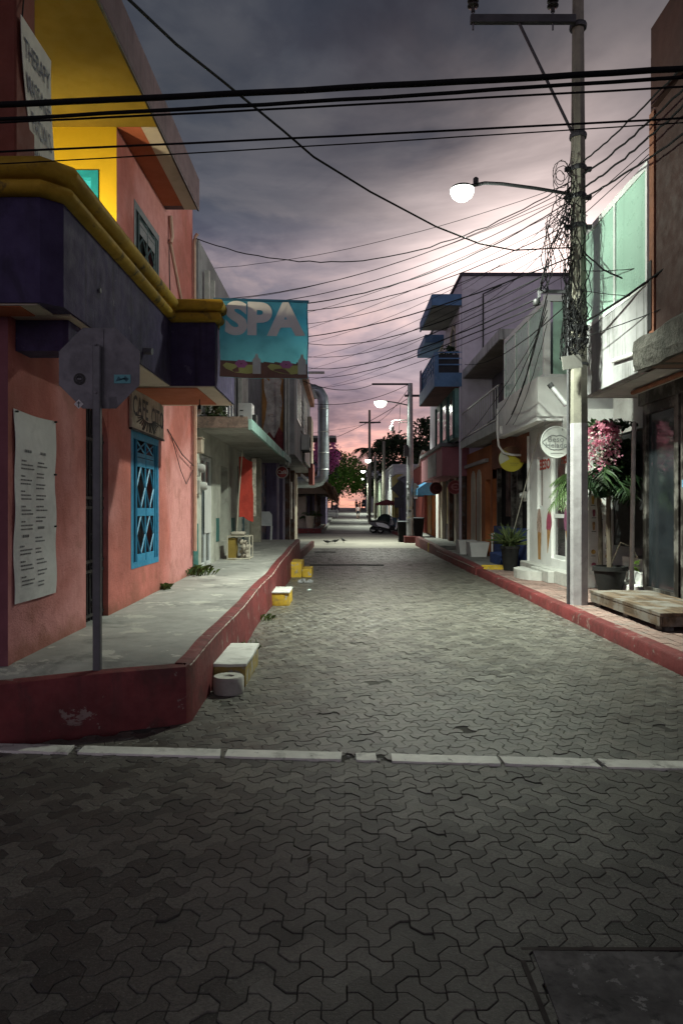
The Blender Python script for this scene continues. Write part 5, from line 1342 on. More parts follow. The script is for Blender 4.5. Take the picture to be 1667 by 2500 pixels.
# wall runs from far (y=16.6) to near (y=13.1); u = -y
wall(mb, (X4, 16.62, .15), NY, UZ, 3.55, 3.3, [(16.62 - 15.95, 16.62 - 15.5, 1.45, 2.62), (16.62 - 14.9, 16.62 - 13.95, .42, 2.62), (16.62 - 13.55, 16.62 - 13.2, 1.45, 2.62)], .14)
mb.quad((X4, 13.07, .15), (9, 13.07, .15), (9, 13.07, 3.45), (X4, 13.07, 3.45))
part('shop_wall', mb, m_white, I)
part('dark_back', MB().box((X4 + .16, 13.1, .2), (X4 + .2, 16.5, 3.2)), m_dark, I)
for (a, b, z0) in ((15.5, 15.95, 1.6), (13.2, 13.55, 1.6), (13.95, 14.9, .57)):
    f = part('door' if z0 < 1 else 'window', MB().box((X4 + .05, a, z0), (X4 + .10, a + .06, 2.77)).box((X4 + .05, b - .06, z0), (X4 + .10, b, 2.77)).box((X4 + .05, a + .06, 2.71), (X4 + .10, b - .06, 2.77)).box((X4 + .05, a + .06, z0), (X4 + .10, b - .06, z0 + .08)), m_wframe, I)
    if z0 < 1: part('rail', MB().box((X4 + .05, a + .06, 1.42), (X4 + .10, b - .06, 1.50)), m_wframe, f)
    part('pane', MB().box((X4 + .07, a + .06, z0 + .08), (X4 + .08, b - .06, 2.71)), glass('shop_glass', (0.05, 0.045, 0.05), .1) if z0 < 1 else glass('brown_glass', (0.13, 0.05, 0.04), .12), f)
part('plinth', MB().box((4.18, 13.2, .14), (4.398, 16.62, .40), .015).box((4.05, 13.9, .14), (4.178, 15.2, .38), .015), m_wstep, I)
# rounded white entrance step
mb = MB(); pl = [(4.045, 15.75), (4.045, 14.35)] + [(4.045 - .36 * math.sin(a), 15.05 - .70 * math.cos(a)) for a in [i * math.pi / 14 for i in range(1, 14)]]
part('round_step', MB().slab(pl[::-1], .14, .33), m_wstep, I)
cone_o = mat('cone_print', (0.44, 0.24, 0.09), .7, .3, 12); ice1 = mat('ice_pink', (0.42, 0.08, 0.14), .6, .3, 10); ice2 = mat('ice_violet', (0.26, 0.09, 0.17), .6, .3, 10); ice3 = mat('ice_cream_print', (0.50, 0.36, 0.30), .6, .5, 14); ice4 = mat('ice_yellow', (0.52, 0.33, 0.06), .6, .3, 10)
def cone(y, z0, z1, w, ice, tilt=0.0, n='painted_cone', straight=False):
    o = V(X4 - .002, y, z0); h = z1 - z0
    lo = [(-w * .28, 0), (w * .28, 0), (w * .45, h * .55), (-w * .45, h * .55)] if straight else [(-.012, 0), (.012, 0), (w * .42, h * .58), (-w * .42, h * .58)]
    sh = lambda p: (p[0] + tilt * p[1], p[1])
    part(n, MB().extrude([sh(p) for p in lo], o, NY, UZ, .002), cone_o, I)
    up = [(-w * .5, h * .56), (-w * .3, h * .52), (0, h * .55), (w * .3, h * .51), (w * .5, h * .57), (w * .55, h * .7), (w * .42, h * .86), (w * .16, h * .98), (-w * .1, h), (-w * .38, h * .9), (-w * .55, h * .72)]
    part('painted_ice', MB().extrude([sh(p) for p in up], o + V(-.003, 0, 0), NY, UZ, .002), ice, I)
cone(15.78, .48, 1.62, .34, ice3, 0, straight=True); cone(15.15, .66, 1.60, .34, ice1, .16); cone(13.72, .62, 1.68, .40, ice2, -.12); cone(13.22, .50, 1.45, .34, ice4, 0, straight=True)
m_rl = mat('red_lettering', (0.48, 0.05, 0.03), .7, .15)
part('lettering', text_mb('BESO', .30, (X4, 15.35, 2.56), NY, UZ, .010, 1.15, .004), m_rl, I); part('lettering', text_mb('HELADO', .30, (X4, 13.72, 2.60), NY, UZ, .010, 0.8, .004), m_rl, I)
part('balcony_front', MB().box((3.90, 14.10, 3.40), (9, 14.22, 4.24), .006), m_white, I); part('balcony_side', MB().box((3.90, 14.222, 3.40), (4.02, 17.72, 4.24), .006), m_white, I)
part('balcony_slab', MB().box((4.022, 14.224, 3.41), (9, 17.7, 3.55)), m_soffw, I); parts('slab_lip', MB().box((3.88, 14.08, 3.36), (9, 14.24, 3.398)).box((3.88, 14.242, 3.36), (4.06, 17.7, 3.398)), m_white, I)
glazing(I, 4.05, 14.2, 17.7, 4.25, 5.82, [15.4, 16.6], .07)
part('corner_post', MB().box((4.03, 14.13, 4.242), (4.16, 14.198, 5.88)), m_wframe, I)
part('front_pane', MB().box((4.22, 14.15, 4.30), (8, 14.17, 5.74)), m_fgl, I); parts('front_rail', MB().box((4.162, 14.13, 5.75), (9, 14.20, 5.88)).box((4.162, 14.13, 4.242), (9, 14.20, 4.295)), m_wframe, I)
part('body', MB().box((4.6, 14.4, 3.55), (9, 17.6, 5.7)), m_white, I)
mb = MB(); rr = random.Random(23)
for i in range(900):
    p = V(4.75 + rr.random() * .9, 14.0 - rr.random() * .3, 4.4 + rr.random() * 1.35); d = V(rr.uniform(-.1, .1), rr.uniform(-.05, .05), -1).normalized() * rr.uniform(.1, .25); w = V(.012, 0, .004)
    if p.z - 4.4 > (p.x - 4.3) * 3.0: continue
    mb.add([p - w, p + w, p + d + w, p + d - w], [(0, 1, 2, 3)])
tag(part('dry_palm_thatch', mb, leafmat('straw', (0.20, 0.15, 0.08), (0.36, 0.28, 0.15), .2), None), 'dry palm thatch hanging by the glazed balcony behind the pole', 'thatch', kind='thing')
# canvas fold on the balcony front
part('canvas', wave_sheet((3.885, 14.085, 3.44), UX, UZ, .62, .78, lambda s, t: V(0, -.012 - .02 * math.sin(6 * s + 3 * t) ** 2, 0), 10, 8), mat('white_canvas', (0.74, 0.75, 0.73), .85, .06, 2), I, True)
# hanging sign with lips
BS = thing('lips_sign', 'round white hanging sign with raised lips outline and lettering', 'sign', (4.20, 13.8, 2.9))
bc = V(4.16, 13.75, 2.90)
part('disc', MB().disc(bc, UX, UZ, .30, .05, 40, .315), mat('sign_cream', (0.50, 0.52, 0.50), .6, .06), BS)
m_rel = mat('sign_relief', (0.20, 0.21, 0.21), .6, .06)
part('rim', MB().tube([bc + V(.288 * math.cos(a), -.006, .302 * math.sin(a)) for a in [i * math.pi / 20 for i in range(41)]], .012, 6), mat('sign_rim', (0.56, 0.58, 0.56), .6), BS)
lip = [(-.275, 0), (-.2, .06), (-.13, .115), (-.06, .135), (0, .118), (.06, .135), (.13, .115), (.2, .06), (.275, 0), (.2, -.075), (.12, -.13), (.04, -.15), (0, -.142), (-.04, -.15), (-.12, -.13), (-.2, -.075), (-.275, 0)]
part('lips_outline', MB().tube([bc + V(a, -.006, b) for a, b in lip], .009, 6), m_rel, BS)
part('lettering', text_mb('Beso', .15, bc + V(-.01, -.006, .052), UX, UZ, .0005, 1.1, .004), m_rel, BS); part('lettering', text_mb('Helado', .15, bc + V(0, -.006, -.062), UX, UZ, .0005, 1.0, .004), m_rel, BS)
part('small_line', MB().box(bc + V(-.11, -.006, -.222), bc + V(.12, -.002, -.21)), m_rel, BS)
for s in (-.22, .12):
    for k in range(7): part('chain_link', MB().tube([bc + V(s + .008 * math.cos(a) * (1 if k % 2 else .3), .008 * math.cos(a) * (.3 if k % 2 else 1), .24 + k * .033 + .02 * math.sin(a)) for a in [i * math.pi / 4 for i in range(9)]], .004, 4), m_zinc, BS)
# meters and pipe by the shop corner
part('corner_pipe', MB().tube([(4.36, 16.55, .4), (4.36, 16.55, 3.3)], .035, 8), m_white, I, True)
meter('pair of grey meters between the blue restaurant and the ice cream shop', (4.36, 16.75, 1.9), -1)
pp = thing('leaning_pole', 'thin pale pole leaning by the blue restaurant', 'pole', (4.15, 17.6, .2)); part('pole', MB().tube([(4.05, 17.6, .2), (4.32, 15.6, 3.2)], .012, 6), flat('pale_stick', (.4, .38, .33)), pp); part('pole_tip', MB().tube([(4.32, 15.6, 3.2), (4.325, 15.56, 3.26)], .008, 6), flat('pale_stick', (.4, .38, .33)), pp)
SG = thing('spiky_potted_plant', 'spiky green plant in a tall black pot by the yellow ramp', 'plant', (3.95, 16.9, .19))
part('pot', MB().lathe([(.15, 0), (.21, .5), (.23, .52), (.23, .58), (.2, .58), (0, .54)], (3.98, 16.75, .15), 20), mat('black_pot', (.012, .012, .012)), SG, True)
rr = random.Random(2); mb = MB()
for i in range(150):
    a = rr.uniform(0, 6.28); el = rr.uniform(.1, 1.4); L = rr.uniform(.3, .6); d = V(math.cos(a) * math.cos(el), math.sin(a) * math.cos(el), math.sin(el)); b = V(3.98, 16.75, .72) + V(rr.gauss(0, .06), rr.gauss(0, .06), rr.uniform(0, .1)); w = d.cross(UZ).normalized() * .016
    mb.add([b - w, b + w, b + d * L * .6 + w * .8, b + d * L - UZ * .12 * L, b + d * L * .6 - w * .8], [(0, 1, 2, 3, 4)])
part('blades', mb, leafmat('spiky_green', (0.05, 0.08, 0.03), (0.14, 0.17, 0.07)), SG)
# palm fronds reaching past the pole
PF = thing('leaning_palm', 'green palm fronds reaching out beside the ice cream shop door', 'plant', (4.45, 12.6, .15))
part('stem', MB().tube([(4.60, 12.6, .15), (4.58, 12.55, 1.3), (4.50, 12.5, 2.2)], [.05, .04, .03], 8), mat('palm_bark', (.1, .08, .06)), PF, True)
for i, (az, L, ri, dr) in enumerate(((R(178), .95, .28, .65), (R(190), 1.05, .1, .75), (R(165), .9, .45, .6), (R(200), .9, -.05, .55), (R(150), .8, .3, .7), (R(182), 1.0, -.05, .55), (R(10), .7, .4, .5), (R(60), .7, .5, .5))):
    part('frond', frond_mb((4.50, 12.5, 2.18), az, L, ri, dr, 22, .36, 700 + i, .022), leafmat('pale_frond', (0.05, 0.10, 0.03), (0.13, 0.20, 0.08)), PF)  # paler green than the other potted fronds
# ---- blue and orange restaurant
m_bluew = mat('deep_blue_paint', (0.025, 0.055, 0.19), .75, .25, 1.5, .35, 50)
m_orange = mat('orange_paint', (0.44, 0.15, 0.055), .85, .2, 1.0, .4, 50, stain=.25, stain_col=(.2, .06, .03))
Q = thing('blue_orange_restaurant', 'low blue and orange restaurant under a balcony with railing', 'building', (6, 20, 0))
part('blue_dado', MB().box((4.42, 16.7, .15), (4.6, 20.6, 1.12)), m_bluew, Q); part('dark_front', MB().box((4.62, 16.65, 1.0), (4.7, 20.7, 3.0)), m_dark, Q)
parts('interior_goods', MB().box((4.56, 18.7, 1.2), (4.61, 19.1, 2.6)).box((4.56, 19.3, 1.4), (4.61, 19.7, 2.7)), mat('faded_goods', (0.12, 0.07, 0.06), .8, .6, 4), Q)
for y in (17.9, 18.5, 20.2): part('post', MB().box((4.44, y, 1.12), (4.56, y + .12, 2.9)), m_dwood, Q)
part('header', MB().box((4.38, 16.64, 2.75), (4.7, 20.7, 3.6)), mat('rust_header', (0.24, 0.085, 0.05), .85, .25, 1.5), Q)
mb = MB(); wall(mb, (4.40, 24.9, .2), NY, UZ, 4.2, 3.3, [(3.2, 3.9, .05, 2.3)], .3); part('orange_wall', mb, m_orange, Q)
part('inner_dark', MB().box((4.75, 20.9, .2), (4.8, 24.9, 3.4)), m_orange, Q)
for y in (22.6, 23.6): part('arched_panel', MB().extrude([(-.32, 0), (.32, 0), (.32, 2.1), (.22, 2.32), (0, 2.42), (-.22, 2.32), (-.32, 2.1)], (4.36, y, .45), NY, UZ, .12), m_cream, Q)
part('wall_coping', MB().box((4.30, 21.2, 3.02), (4.398, 24.9, 3.12)), m_soffw, Q)
part('balcony_slab', MB().box((3.90, 17.74, 3.60), (9, 23.1, 3.76)), m_soffw, Q); part('slab_edge', MB().box((3.86, 17.74, 3.56), (3.898, 23.1, 3.80)), mat('stained_white_edge', (.45, .46, .45), .8, .2, 2, streak=.4), Q)
rail = part('railing', MB().box((3.90, 17.76, 4.68), (3.94, 23.08, 4.72)).box((3.90, 17.76, 3.86), (3.94, 23.08, 3.89)), mat('pale_iron', (0.42, 0.42, 0.40), .5, .15, 4), Q)
for i in range(18): part('baluster', MB().box((3.91, 17.80 + i * .295, 3.89), (3.926, 17.825 + i * .295, 4.68)), mat('pale_iron', (.42, .42, .40)), rail)
mb = MB(); wall(mb, (4.9, 23.1, 3.76), NY, UZ, 5.3, 2.2, [(1.2, 2.2, .1, 1.7), (3.2, 4.2, .1, 1.7)], .2); part('upper_wall', mb, mat('dusty_violet', (.17, .15, .17), .85, .2, 1.2), Q)
for y in (19.4, 21.4): part('arched_shutter', MB().extrude([(-.5, 0), (.5, 0), (.5, 1.2), (.35, 1.55), (0, 1.7), (-.35, 1.55), (-.5, 1.2)], (5.0, y, 3.9), NY, UZ, .04), m_orange, Q)
# stained roof slab
part('roof_slab', MB().box((3.95, 17.75, 5.86), (9, 23.1, 6.12)), mat('mould_streaked_white', (.50, .50, .50), .85, .2, 1.2, .4, 40, streak=.75, stain_col=(.05, .05, .05)), Q)
part('roof_soffit', MB().box((3.98, 17.78, 5.845), (8.9, 23.05, 5.859)), mat('brown_grey_soffit', (.24, .21, .19), .85), Q)
BB = thing('blue_step', 'blue painted block step at the blue restaurant', 'step', (4.15, 18.2, .2)); part('step_block', MB().box((3.95, 17.6, .19), (4.41, 18.9, .46), .012), m_bluew, BB); part('step_tread', MB().box((3.97, 17.62, .461), (4.40, 18.88, .468)), m_bluew, BB)
WP = thing('white_planters', 'pair of white tapered planter boxes by the orange wall', 'planter', (4.1, 21.6, .2))
for (x, y) in ((3.85, 21.2), (3.72, 22.4)):
    b = MB().add([(x - .02, y - .28, .19), (x + .42, y - .28, .19), (x + .42, y + .3, .19), (x - .02, y + .3, .19), (x - .08, y - .34, .62), (x + .50, y - .34, .62), (x + .50, y + .36, .62), (x - .08, y + .36, .62)], [(3, 2, 1, 0), (4, 5, 6, 7), (0, 1, 5, 4), (1, 2, 6, 5), (2, 3, 7, 6), (3, 0, 4, 7)]); part('planter_box', b, m_white, WP)
part('pipe_tap', MB().tube([(4.40, 20.4, .9), (4.33, 20.4, .9), (4.33, 20.4, .2)], .025, 6), m_white, Q)
# yellow half-round sign on a curved bracket
YS = thing('yellow_round_sign', 'round yellow sign on a curved white bracket over the blue restaurant', 'sign', (3.9, 17.9, 2.9))
yc = V(4.17, 17.4, 2.83); 
part('disc', MB().disc(yc, UX, UZ, .31, .04, 36), mat('sign_yellow', (0.55, 0.48, 0.05), .6, .12), YS)
def half(c, r, a0, a1, n=20): return [(r * math.cos(R(a0 + (a1 - a0) * i / n)), r * math.sin(R(a0 + (a1 - a0) * i / n))) for i in range(n + 1)]
part('brown_segment', MB().extrude(half(yc, .308, -12, 132), yc + NY * .004, UX, UZ, .003), mat('sign_brown', (0.16, 0.085, 0.05), .6, .2), YS)
part('white_segment', MB().extrude(half(yc, .308, 132, 205) + [(-.05, 0)], yc + NY * .005, UX, UZ, .003), mat('sign_pale', (0.52, 0.54, 0.45), .6, .1), YS)
part('lettering', text_mb('Delicias', .11, yc + V(.07, -.008, -.10), UX, UZ, 0, 1, .003, shear=.3) if False else MB().box(yc + V(-.05, -.01, -.105), yc + V(.17, -.006, -.098)).box(yc + V(-.03, -.01, -.15), yc + V(.14, -.006, -.144)), m_ink, YS)
part('bracket', MB().tube([(3.80, 17.3, 4.05), (3.80, 17.3, 3.45), (3.83, 17.3, 3.15), (3.95, 17.32, 2.98), (4.15, 17.34, 2.93), (4.42, 17.34, 2.92)], .026, 8), m_white, YS, True)
part('lamp_holder', MB().box((3.84, 17.22, 3.42), (3.96, 17.36, 3.62)).tube([(3.96, 17.3, 3.5), (4.02, 16.9, 3.55)], .02, 6), m_white, YS)
# ---- lavender building with blue balcony
m_lav = mat('lavender_render', (0.62, 0.58, 0.665), .85, .15, .7, .4, 40, stain=.3, stain_col=(.3, .28, .33), streak=.15)
m_bblue = mat('balcony_blue', (0.09, 0.18, 0.34), .7, .25, 1.5, .35, 40, stain=.3, stain_col=(.25, .3, .38))
m_teals = mat('teal_shop', (0.16, 0.30, 0.29), .7, .35, 1.8, .3, 40)
T = thing('lavender_building', 'tall lavender building with blue balconies over the shops', 'building', (7, 26, 0))
mb = MB(); wall(mb, (3.92, 31.4, 3.9), NY, UZ, 8.3, 5.3, [(31.4 - 25.6, 31.4 - 24.4, 1.7, 4.1), (31.4 - 28.3, 31.4 - 27.3, 1.7, 4.1), (31.4 - 24.6, 31.4 - 23.7, .05, 1.35)], .25)
mb.quad((3.92, 23.1, 3.9), (14, 23.1, 3.9), (14, 23.1, 9.2), (3.92, 23.1, 9.2)); mb.quad((3.92, 23.1, 9.2), (14, 23.1, 9.2), (14, 31.4, 9.2), (3.92, 31.4, 9.2)); mb.quad((14, 31.4, 3.9), (3.92, 31.4, 3.9), (3.92, 31.4, 9.2), (14, 31.4, 9.2))
part('walls', mb, m_lav, T); part('dark_back', MB().box((4.2, 23.3, 3.9), (4.25, 31.2, 8.2)), m_dark, T)
parts('roof_coping', MB().box((3.86, 23.02, 9.20), (14, 23.2, 9.29)).box((3.86, 23.202, 9.20), (4.0, 31.4, 9.29)), mat('dark_violet_coping', (.07, .06, .085), .8), T)
for (y, wd) in ((25.0, .62), (27.8, .52)):
    part('arched_surround', MB().extrude([(-wd - .1, 0), (-wd, 0), (-wd, 1.7), (-wd * .7, 2.15), (0, 2.38), (wd * .7, 2.15), (wd, 1.7), (wd, 0), (wd + .1, 0), (wd + .1, 1.75), (wd * .78, 2.25), (0, 2.5), (-wd * .78, 2.25), (-wd - .1, 1.75)], (3.90, y, 5.62), NY, UZ, .06), m_cream, T)
part('downpipe', MB().tube([(3.88, 23.16, .4), (3.88, 23.16, 8.2)], .045, 8), m_lav, T, True)
part('awning_slab', MB().box((2.98, 23.1, 8.30), (3.915, 26.6, 8.50)), mat('dark_soffit', (.20, .19, .18), .85), T); part('awning_edge', MB().box((2.95, 23.06, 8.24), (3.90, 23.098, 8.60)).box((2.93, 23.1, 8.24), (2.978, 26.6, 8.60)), m_bblue, T)
part('second_awning', MB().box((3.2, 27.2, 8.0), (3.915, 30.0, 8.3)), m_bblue, T)
bal = part('balcony', MB().box((3.02, 23.1, 5.6), (3.918, 27.6, 5.72)).box((3.02, 23.1, 5.722), (3.10, 27.6, 6.05)).box((3.102, 23.1, 5.722), (3.918, 23.18, 6.05)), m_bblue, T)
part('balcony_soffit', MB().box((3.05, 23.14, 5.585), (3.91, 27.55, 5.599)), mat('maroon_soffit', (.16, .07, .075), .85), T)
part('corner_pier', MB().box((3.02, 23.1, 6.052), (3.16, 23.26, 6.72)), m_bblue, bal)
for z in (6.3, 6.5, 6.70): part('rail', MB().box((3.04, 23.262, z), (3.08, 27.6, z + .04)).box((3.162, 23.12, z), (3.918, 23.16, z + .04)), m_bblue, bal)
for i in range(9): part('rail_post', MB().box((3.035, 23.7 + i * .48, 6.052), (3.085, 23.75 + i * .48, 6.70)), m_bblue, bal)
part('dark_panel', MB().box((3.17, 23.17, 6.06), (3.90, 23.185, 6.66)), mat('navy_mesh', (.02, .022, .03), .8), bal)
o = part('balcony_plants', leaf_mb(240, (3.5, 23.8, 6.75), (.4, .5, .28), .14, 91, 8, .3), m_dleaf, None); tag(o, 'green plants on the blue balcony', 'plants', kind='thing')
part('towel', wave_sheet((3.0, 26.6, 6.1), UY, UZ, .5, .75, lambda s, t: V(.02 * math.sin(6 * s), 0, 0), 5, 4), m_lilac, T)
# teal first-floor front
part('teal_front', MB().box((3.72, 23.3, 3.95), (3.915, 28.0, 5.58)), m_teals, T)
for (a, b) in ((23.6, 24.3), (25.2, 25.9), (26.8, 27.5)): part('teal_window', MB().box((3.70, a, 4.1), (3.719, b, 5.3)), m_glass_d, T)
for y in (23.35, 24.6, 26.3, 27.7): part('teal_pilaster', MB().box((3.66, y, 3.95), (3.718, y + .12, 5.5)), mat('dark_teal', (.03, .09, .09), .7), T)
# pink box over the ground floor and the ground floor itself
m_pinkp = mat('dusky_pink_paint', (0.35, 0.135, 0.165), .8, .15, 1.2, .3, 40, streak=.2)
part('pink_box', MB().box((3.54, 25.0, 2.78), (4.5, 31.4, 3.80)), m_pinkp, T); part('pink_box_panel', MB().box((3.525, 26.5, 2.85), (3.539, 29.0, 3.72)), m_greyw, T)
part('box_coping', MB().box((3.46, 24.9, 3.802), (4.5, 31.45, 3.94), .02), mat('grey_coping', (.20, .20, .22), .8), T)
part('ground_floor', MB().box((4.42, 24.92, .15), (9, 31.4, 2.775)), mat('dark_shop_wall', (.06, .045, .045), .85, .4, 1.5), T)  # one very dark brown over the whole ground floor
for (y, m_, w) in ((25.3, m_brown, .3), (26.5, m_cream, .45), (28.2, m_brown, .35), (30.2, m_cream, .5), (31.0, m_brown, .25)): part('shopfront_pillar', MB().box((4.28, y, .32), (4.418, y + w, 2.775)), m_, T)
part('shop_yellow_panel', MB().box((4.40, 29.3, 1.0), (4.416, 29.7, 2.5)), mat('pale_yellow_panel', (.5, .45, .24), .8), T)  # lit look is only pale yellow paint, the panel emits nothing
m_rs = mat('maroon_sign', (0.20, 0.03, 0.035), .6, .2, 5); m_rs2 = mat('rose_print', (0.40, 0.16, 0.16), .6)
round_sign('maroon_round_sign', 'maroon round hanging sign with pale lettering nearer the orange wall', (4.02, 25.2, 2.38), .25, m_rs, m_rs2, [('C', .36, 0, 1.2), ('oco', .11, .02, 1)], m_rs2, .2)
round_sign('dark_round_sign', 'darker maroon round hanging sign next to the blue awning', (3.78, 28.4, 2.44), .25, mat('dark_maroon', (.09, .018, .02), .6), m_rs, [('C', .36, 0, 1.2)], m_rs, .2)
BA = thing('blue_awning', 'small sloping blue canvas awning', 'awning', (3.9, 35, 2.3))
part('canvas', MB().add([(4.6, 33.2, 3.2), (4.6, 37.2, 3.2), (3.55, 37.2, 2.55), (3.55, 33.2, 2.55), (3.55, 33.2, 2.25), (3.55, 37.2, 2.25), (4.6, 33.2, 2.25), (4.6, 37.2, 2.25)], [(0, 3, 2, 1), (3, 4, 5, 2), (0, 6, 4, 3), (1, 2, 5, 7)]), mat('blue_canvas', (.05, .17, .32), .7, .2, 2), BA)
part('frame_bar', MB().tube([(3.56, 33.2, 2.25), (3.56, 37.2, 2.25)], .02, 6), m_zinc, BA)
# ---- orange shop and red mission-fronted house
OR = thing('orange_shop', 'bright orange shop front with wooden door under the blue awning', 'building', (6, 36, 0))
part('walls', MB().box((4.5, 31.6, .1), (9, 40.5, 3.4)), mat('bright_orange', (.50, .15, .035), .85, .2, 1.2, .4, 40), OR); part('door', MB().box((4.44, 35.2, .35), (4.498, 37.2, 2.3)), wood('ochre_door', (.32, .16, .04), 2), OR); part('white_pillar', MB().box((4.36, 32.0, .15), (4.498, 32.8, 3.0)), m_white, OR)
part('ramp', MB().add([(4.0, 33.0, .165), (4.5, 33.0, .165), (4.5, 37.5, .4), (4.0, 37.5, .4), (4.0, 37.5, .165), (4.5, 37.5, .165)], [(0, 1, 2, 3), (0, 3, 4), (1, 5, 2), (2, 5, 4, 3)]), m_conc2, OR); part('house_sign', MB().box((4.47, 38.4, 1.6), (4.498, 38.9, 2.1)), m_white, OR)
RD = thing('red_mission_house', 'brick red house with a curved mission parapet', 'building', (6, 43, 0))
pf = [(0, 0), (9.6, 0), (9.6, 4.45), (8.9, 4.55), (8.2, 4.4), (7.6, 4.1), (7.2, 3.9), (5, 3.86), (0, 3.82)]
mb = MB().extrude([(p[0], p[1]) for p in pf], (4.3, 46.3, .1), NY, UZ, .25); part('front', mb, mat('brick_red_paint', (.30, .075, .06), .85, .2, 1, .4, 40), RD)
ed = pf[2:]; part('coping', MB().tube([V(4.28, 46.3 - p[0], .12 + p[1]) for p in ed], .06, 6), mat('pink_white_coping', (.5, .42, .40), .8), RD); part('body', MB().box((4.56, 40.6, .1), (9, 46.2, 3.6)), mat('brick_red_paint', (.30, .075, .06)), RD)
for (a, b, c_) in ((41.0, 42.0, (.03, .03, .035)), (43.5, 44.4, (.2, .19, .22))): part('door', MB().box((4.26, a, .2), (4.298, b, 2.3)), flat('door_%d' % int(a), c_), RD)
part('sign_board', MB().box((4.25, 40.0, 2.2), (4.28, 41.6, 2.75)), m_white, RD); part('band', MB().box((4.22, 37.0, 2.8), (4.298, 46.2, 3.1)), mat('dark_red_band', (.16, .03, .03), .8), RD)
# ---- far houses on the right
def far_house(name, label, y0, y1, x, h, col, accents, roofc=(.4, .4, .4)):
    z = rz((y0 + y1) / 2) - .1; t = thing(name, label, 'house', (x + 3, (y0 + y1) / 2, z))
    mb = MB(); wall(mb, (x, y1, z), NY, UZ, y1 - y0, h, [((y1 - y0) * a, (y1 - y0) * b, c, d) for (a, b, c, d, _) in accents], .2); mb.quad((x, y0, z), (x + 6, y0, z), (x + 6, y0, z + h), (x, y0, z + h)); mb.quad((x, y0, z + h), (x + 6, y0, z + h), (x + 6, y1, z + h), (x, y1, z + h))
    part('walls', mb, mat(name + '_paint', col, .85, .2, .8, .3, 30), t); part('coping', MB().box((x - .08, y0 - .05, z + h), (x + 6, y1, z + h + .15)), flat(name + '_coping', roofc), t)
    for (a, b, c, d, cc) in accents: part('door' if c < .3 else 'window', MB().box((x + .1, y1 - (y1 - y0) * b, z + c), (x + .14, y1 - (y1 - y0) * a, z + d)), flat('infill_%d_%d' % (int(cc[0] * 100), int(cc[2] * 100)), cc), t)
far_house('slate_house', 'slate grey house behind the parked scooters', 47.5, 53, 4.25, 3.9, (.16, .16, .21), [(.1, .35, .1, 2.3, (.03, .03, .04)), (.55, .85, 1.0, 2.2, (.1, .1, .13))])
far_house('yellow_house', 'narrow yellow house with a pale blue door', 53.2, 58.5, 4.15, 4.3, (.45, .36, .10), [(.15, .4, .1, 2.4, (.18, .33, .42)), (.6, .85, 1.0, 2.3, (.05, .05, .05))])
far_house('white_upper_house', 'white two storey house with an orange doorway', 58.8, 70, 4.3, 5.2, (.42, .42, .43), [(.1, .25, .1, 2.4, (.05, .1, .06)), (.4, .6, .1, 2.4, (.4, .15, .03)), (.3, .5, 3.3, 4.5, (.04, .04, .05)), (.7, .9, 3.3, 4.5, (.04, .04, .05))])
far_house('green_house', 'pale green house at the far end of the right row', 70.4, 88, 4.4, 4.6, (.34, .40, .30), [(.1, .25, .1, 2.4, (.3, .1, .05)), (.45, .6, .1, 2.4, (.05, .05, .05)), (.7, .85, 1.0, 2.4, (.08, .1, .12))])

part('wall_pipe', MB().tube([(8.6, 23.06, 6.2), (8.6, 23.06, 9.1)], .04, 8), m_pvc, T, True); part('wall_pipe', MB().tube([(4.6, 23.05, 6.2), (4.6, 23.05, 8.6), (5.2, 23.05, 8.9)], .025, 6), m_black, T, True)
part('wall_vent', MB().box((6.2, 23.06, 7.6), (6.7, 23.095, 8.0)), m_dark, T)
# ================================================================== poles, lamps, cables
m_pole = mat('concrete_pole', (0.20, 0.19, 0.155), .85, .2, 2.0, .5, 60, stain=.5, stain_col=(.10, .095, .085), streak=.35)
m_polew = mat('painted_pole_base', (0.36, 0.345, 0.36), .85, .15, 2.5, .5, 60, stain=.35, stain_col=(.16, .15, .15))
m_steel = mat('dark_steel', (.05, .05, .055), .5, .2, 4, .1, 50, metal=.5)
m_cable = flat('black_cable', (.008, .008, .009), .9, spec=.15)
def street_light(parent, head, power, r=.16, emit=30, warm=(0.91, 1.0, 0.84), spread=128, tilt=0.0):
    head = Vector(head)
    part('lamp_housing', MB().lathe([(r * 1.0, 0), (r * .85, .035), (r * .5, .06), (0, .07)], head, 20), m_steel, parent, True)
    part('lamp_lens', MB().lathe([(0, -r * .95), (r * .45, -r * .86), (r * .8, -r * .58), (r * .97, -r * .22), (r * .98, -.003), (r * .9, 0)], head, 20), glow('lit_lamp_lens', warm, 8.0), parent, True)
    L = bpy.data.lights.new('lamp_light', 'AREA'); L.shape = 'DISK'; L.size = r * 1.6; L.energy = power; L.color = warm
    L.spread = R(spread)
    o = bpy.data.objects.new('lamp_light', L); COL.objects.link(o); o.parent = parent; o.rotation_euler = (R(tilt), 0, 0); o.location = head - worg(parent) + V(0, 0, -r * .95 - .01)
    K = bpy.data.lights.new('lamp_glow', 'POINT'); K.energy = emit; K.color = warm; K.shadow_soft_size = .06
    q = bpy.data.objects.new('lamp_glow', K); COL.objects.link(q); q.parent = parent; q.location = head - worg(parent) + V(0, 0, -r * .95 - .07)
    return o
PX, PY = 3.60, 10.80
U1 = thing('utility_pole', 'tall octagonal concrete utility pole hung with tangled cables', 'utility pole', (PX, PY, .15))
def octo(z0, r0, z1, r1, dx=0):
    return MB().tube([(PX, PY, z0), (PX + dx, PY, z1)], [r0, r1], 8)
part('shaft_base', MB().lathe([(.152, .10), (.150, 2.9)], (PX, PY, 0), 8), m_polew, U1); part('shaft', MB().lathe([(.148, 2.9), (.085, 9.6)], (PX, PY, 0), 8), m_pole, U1)
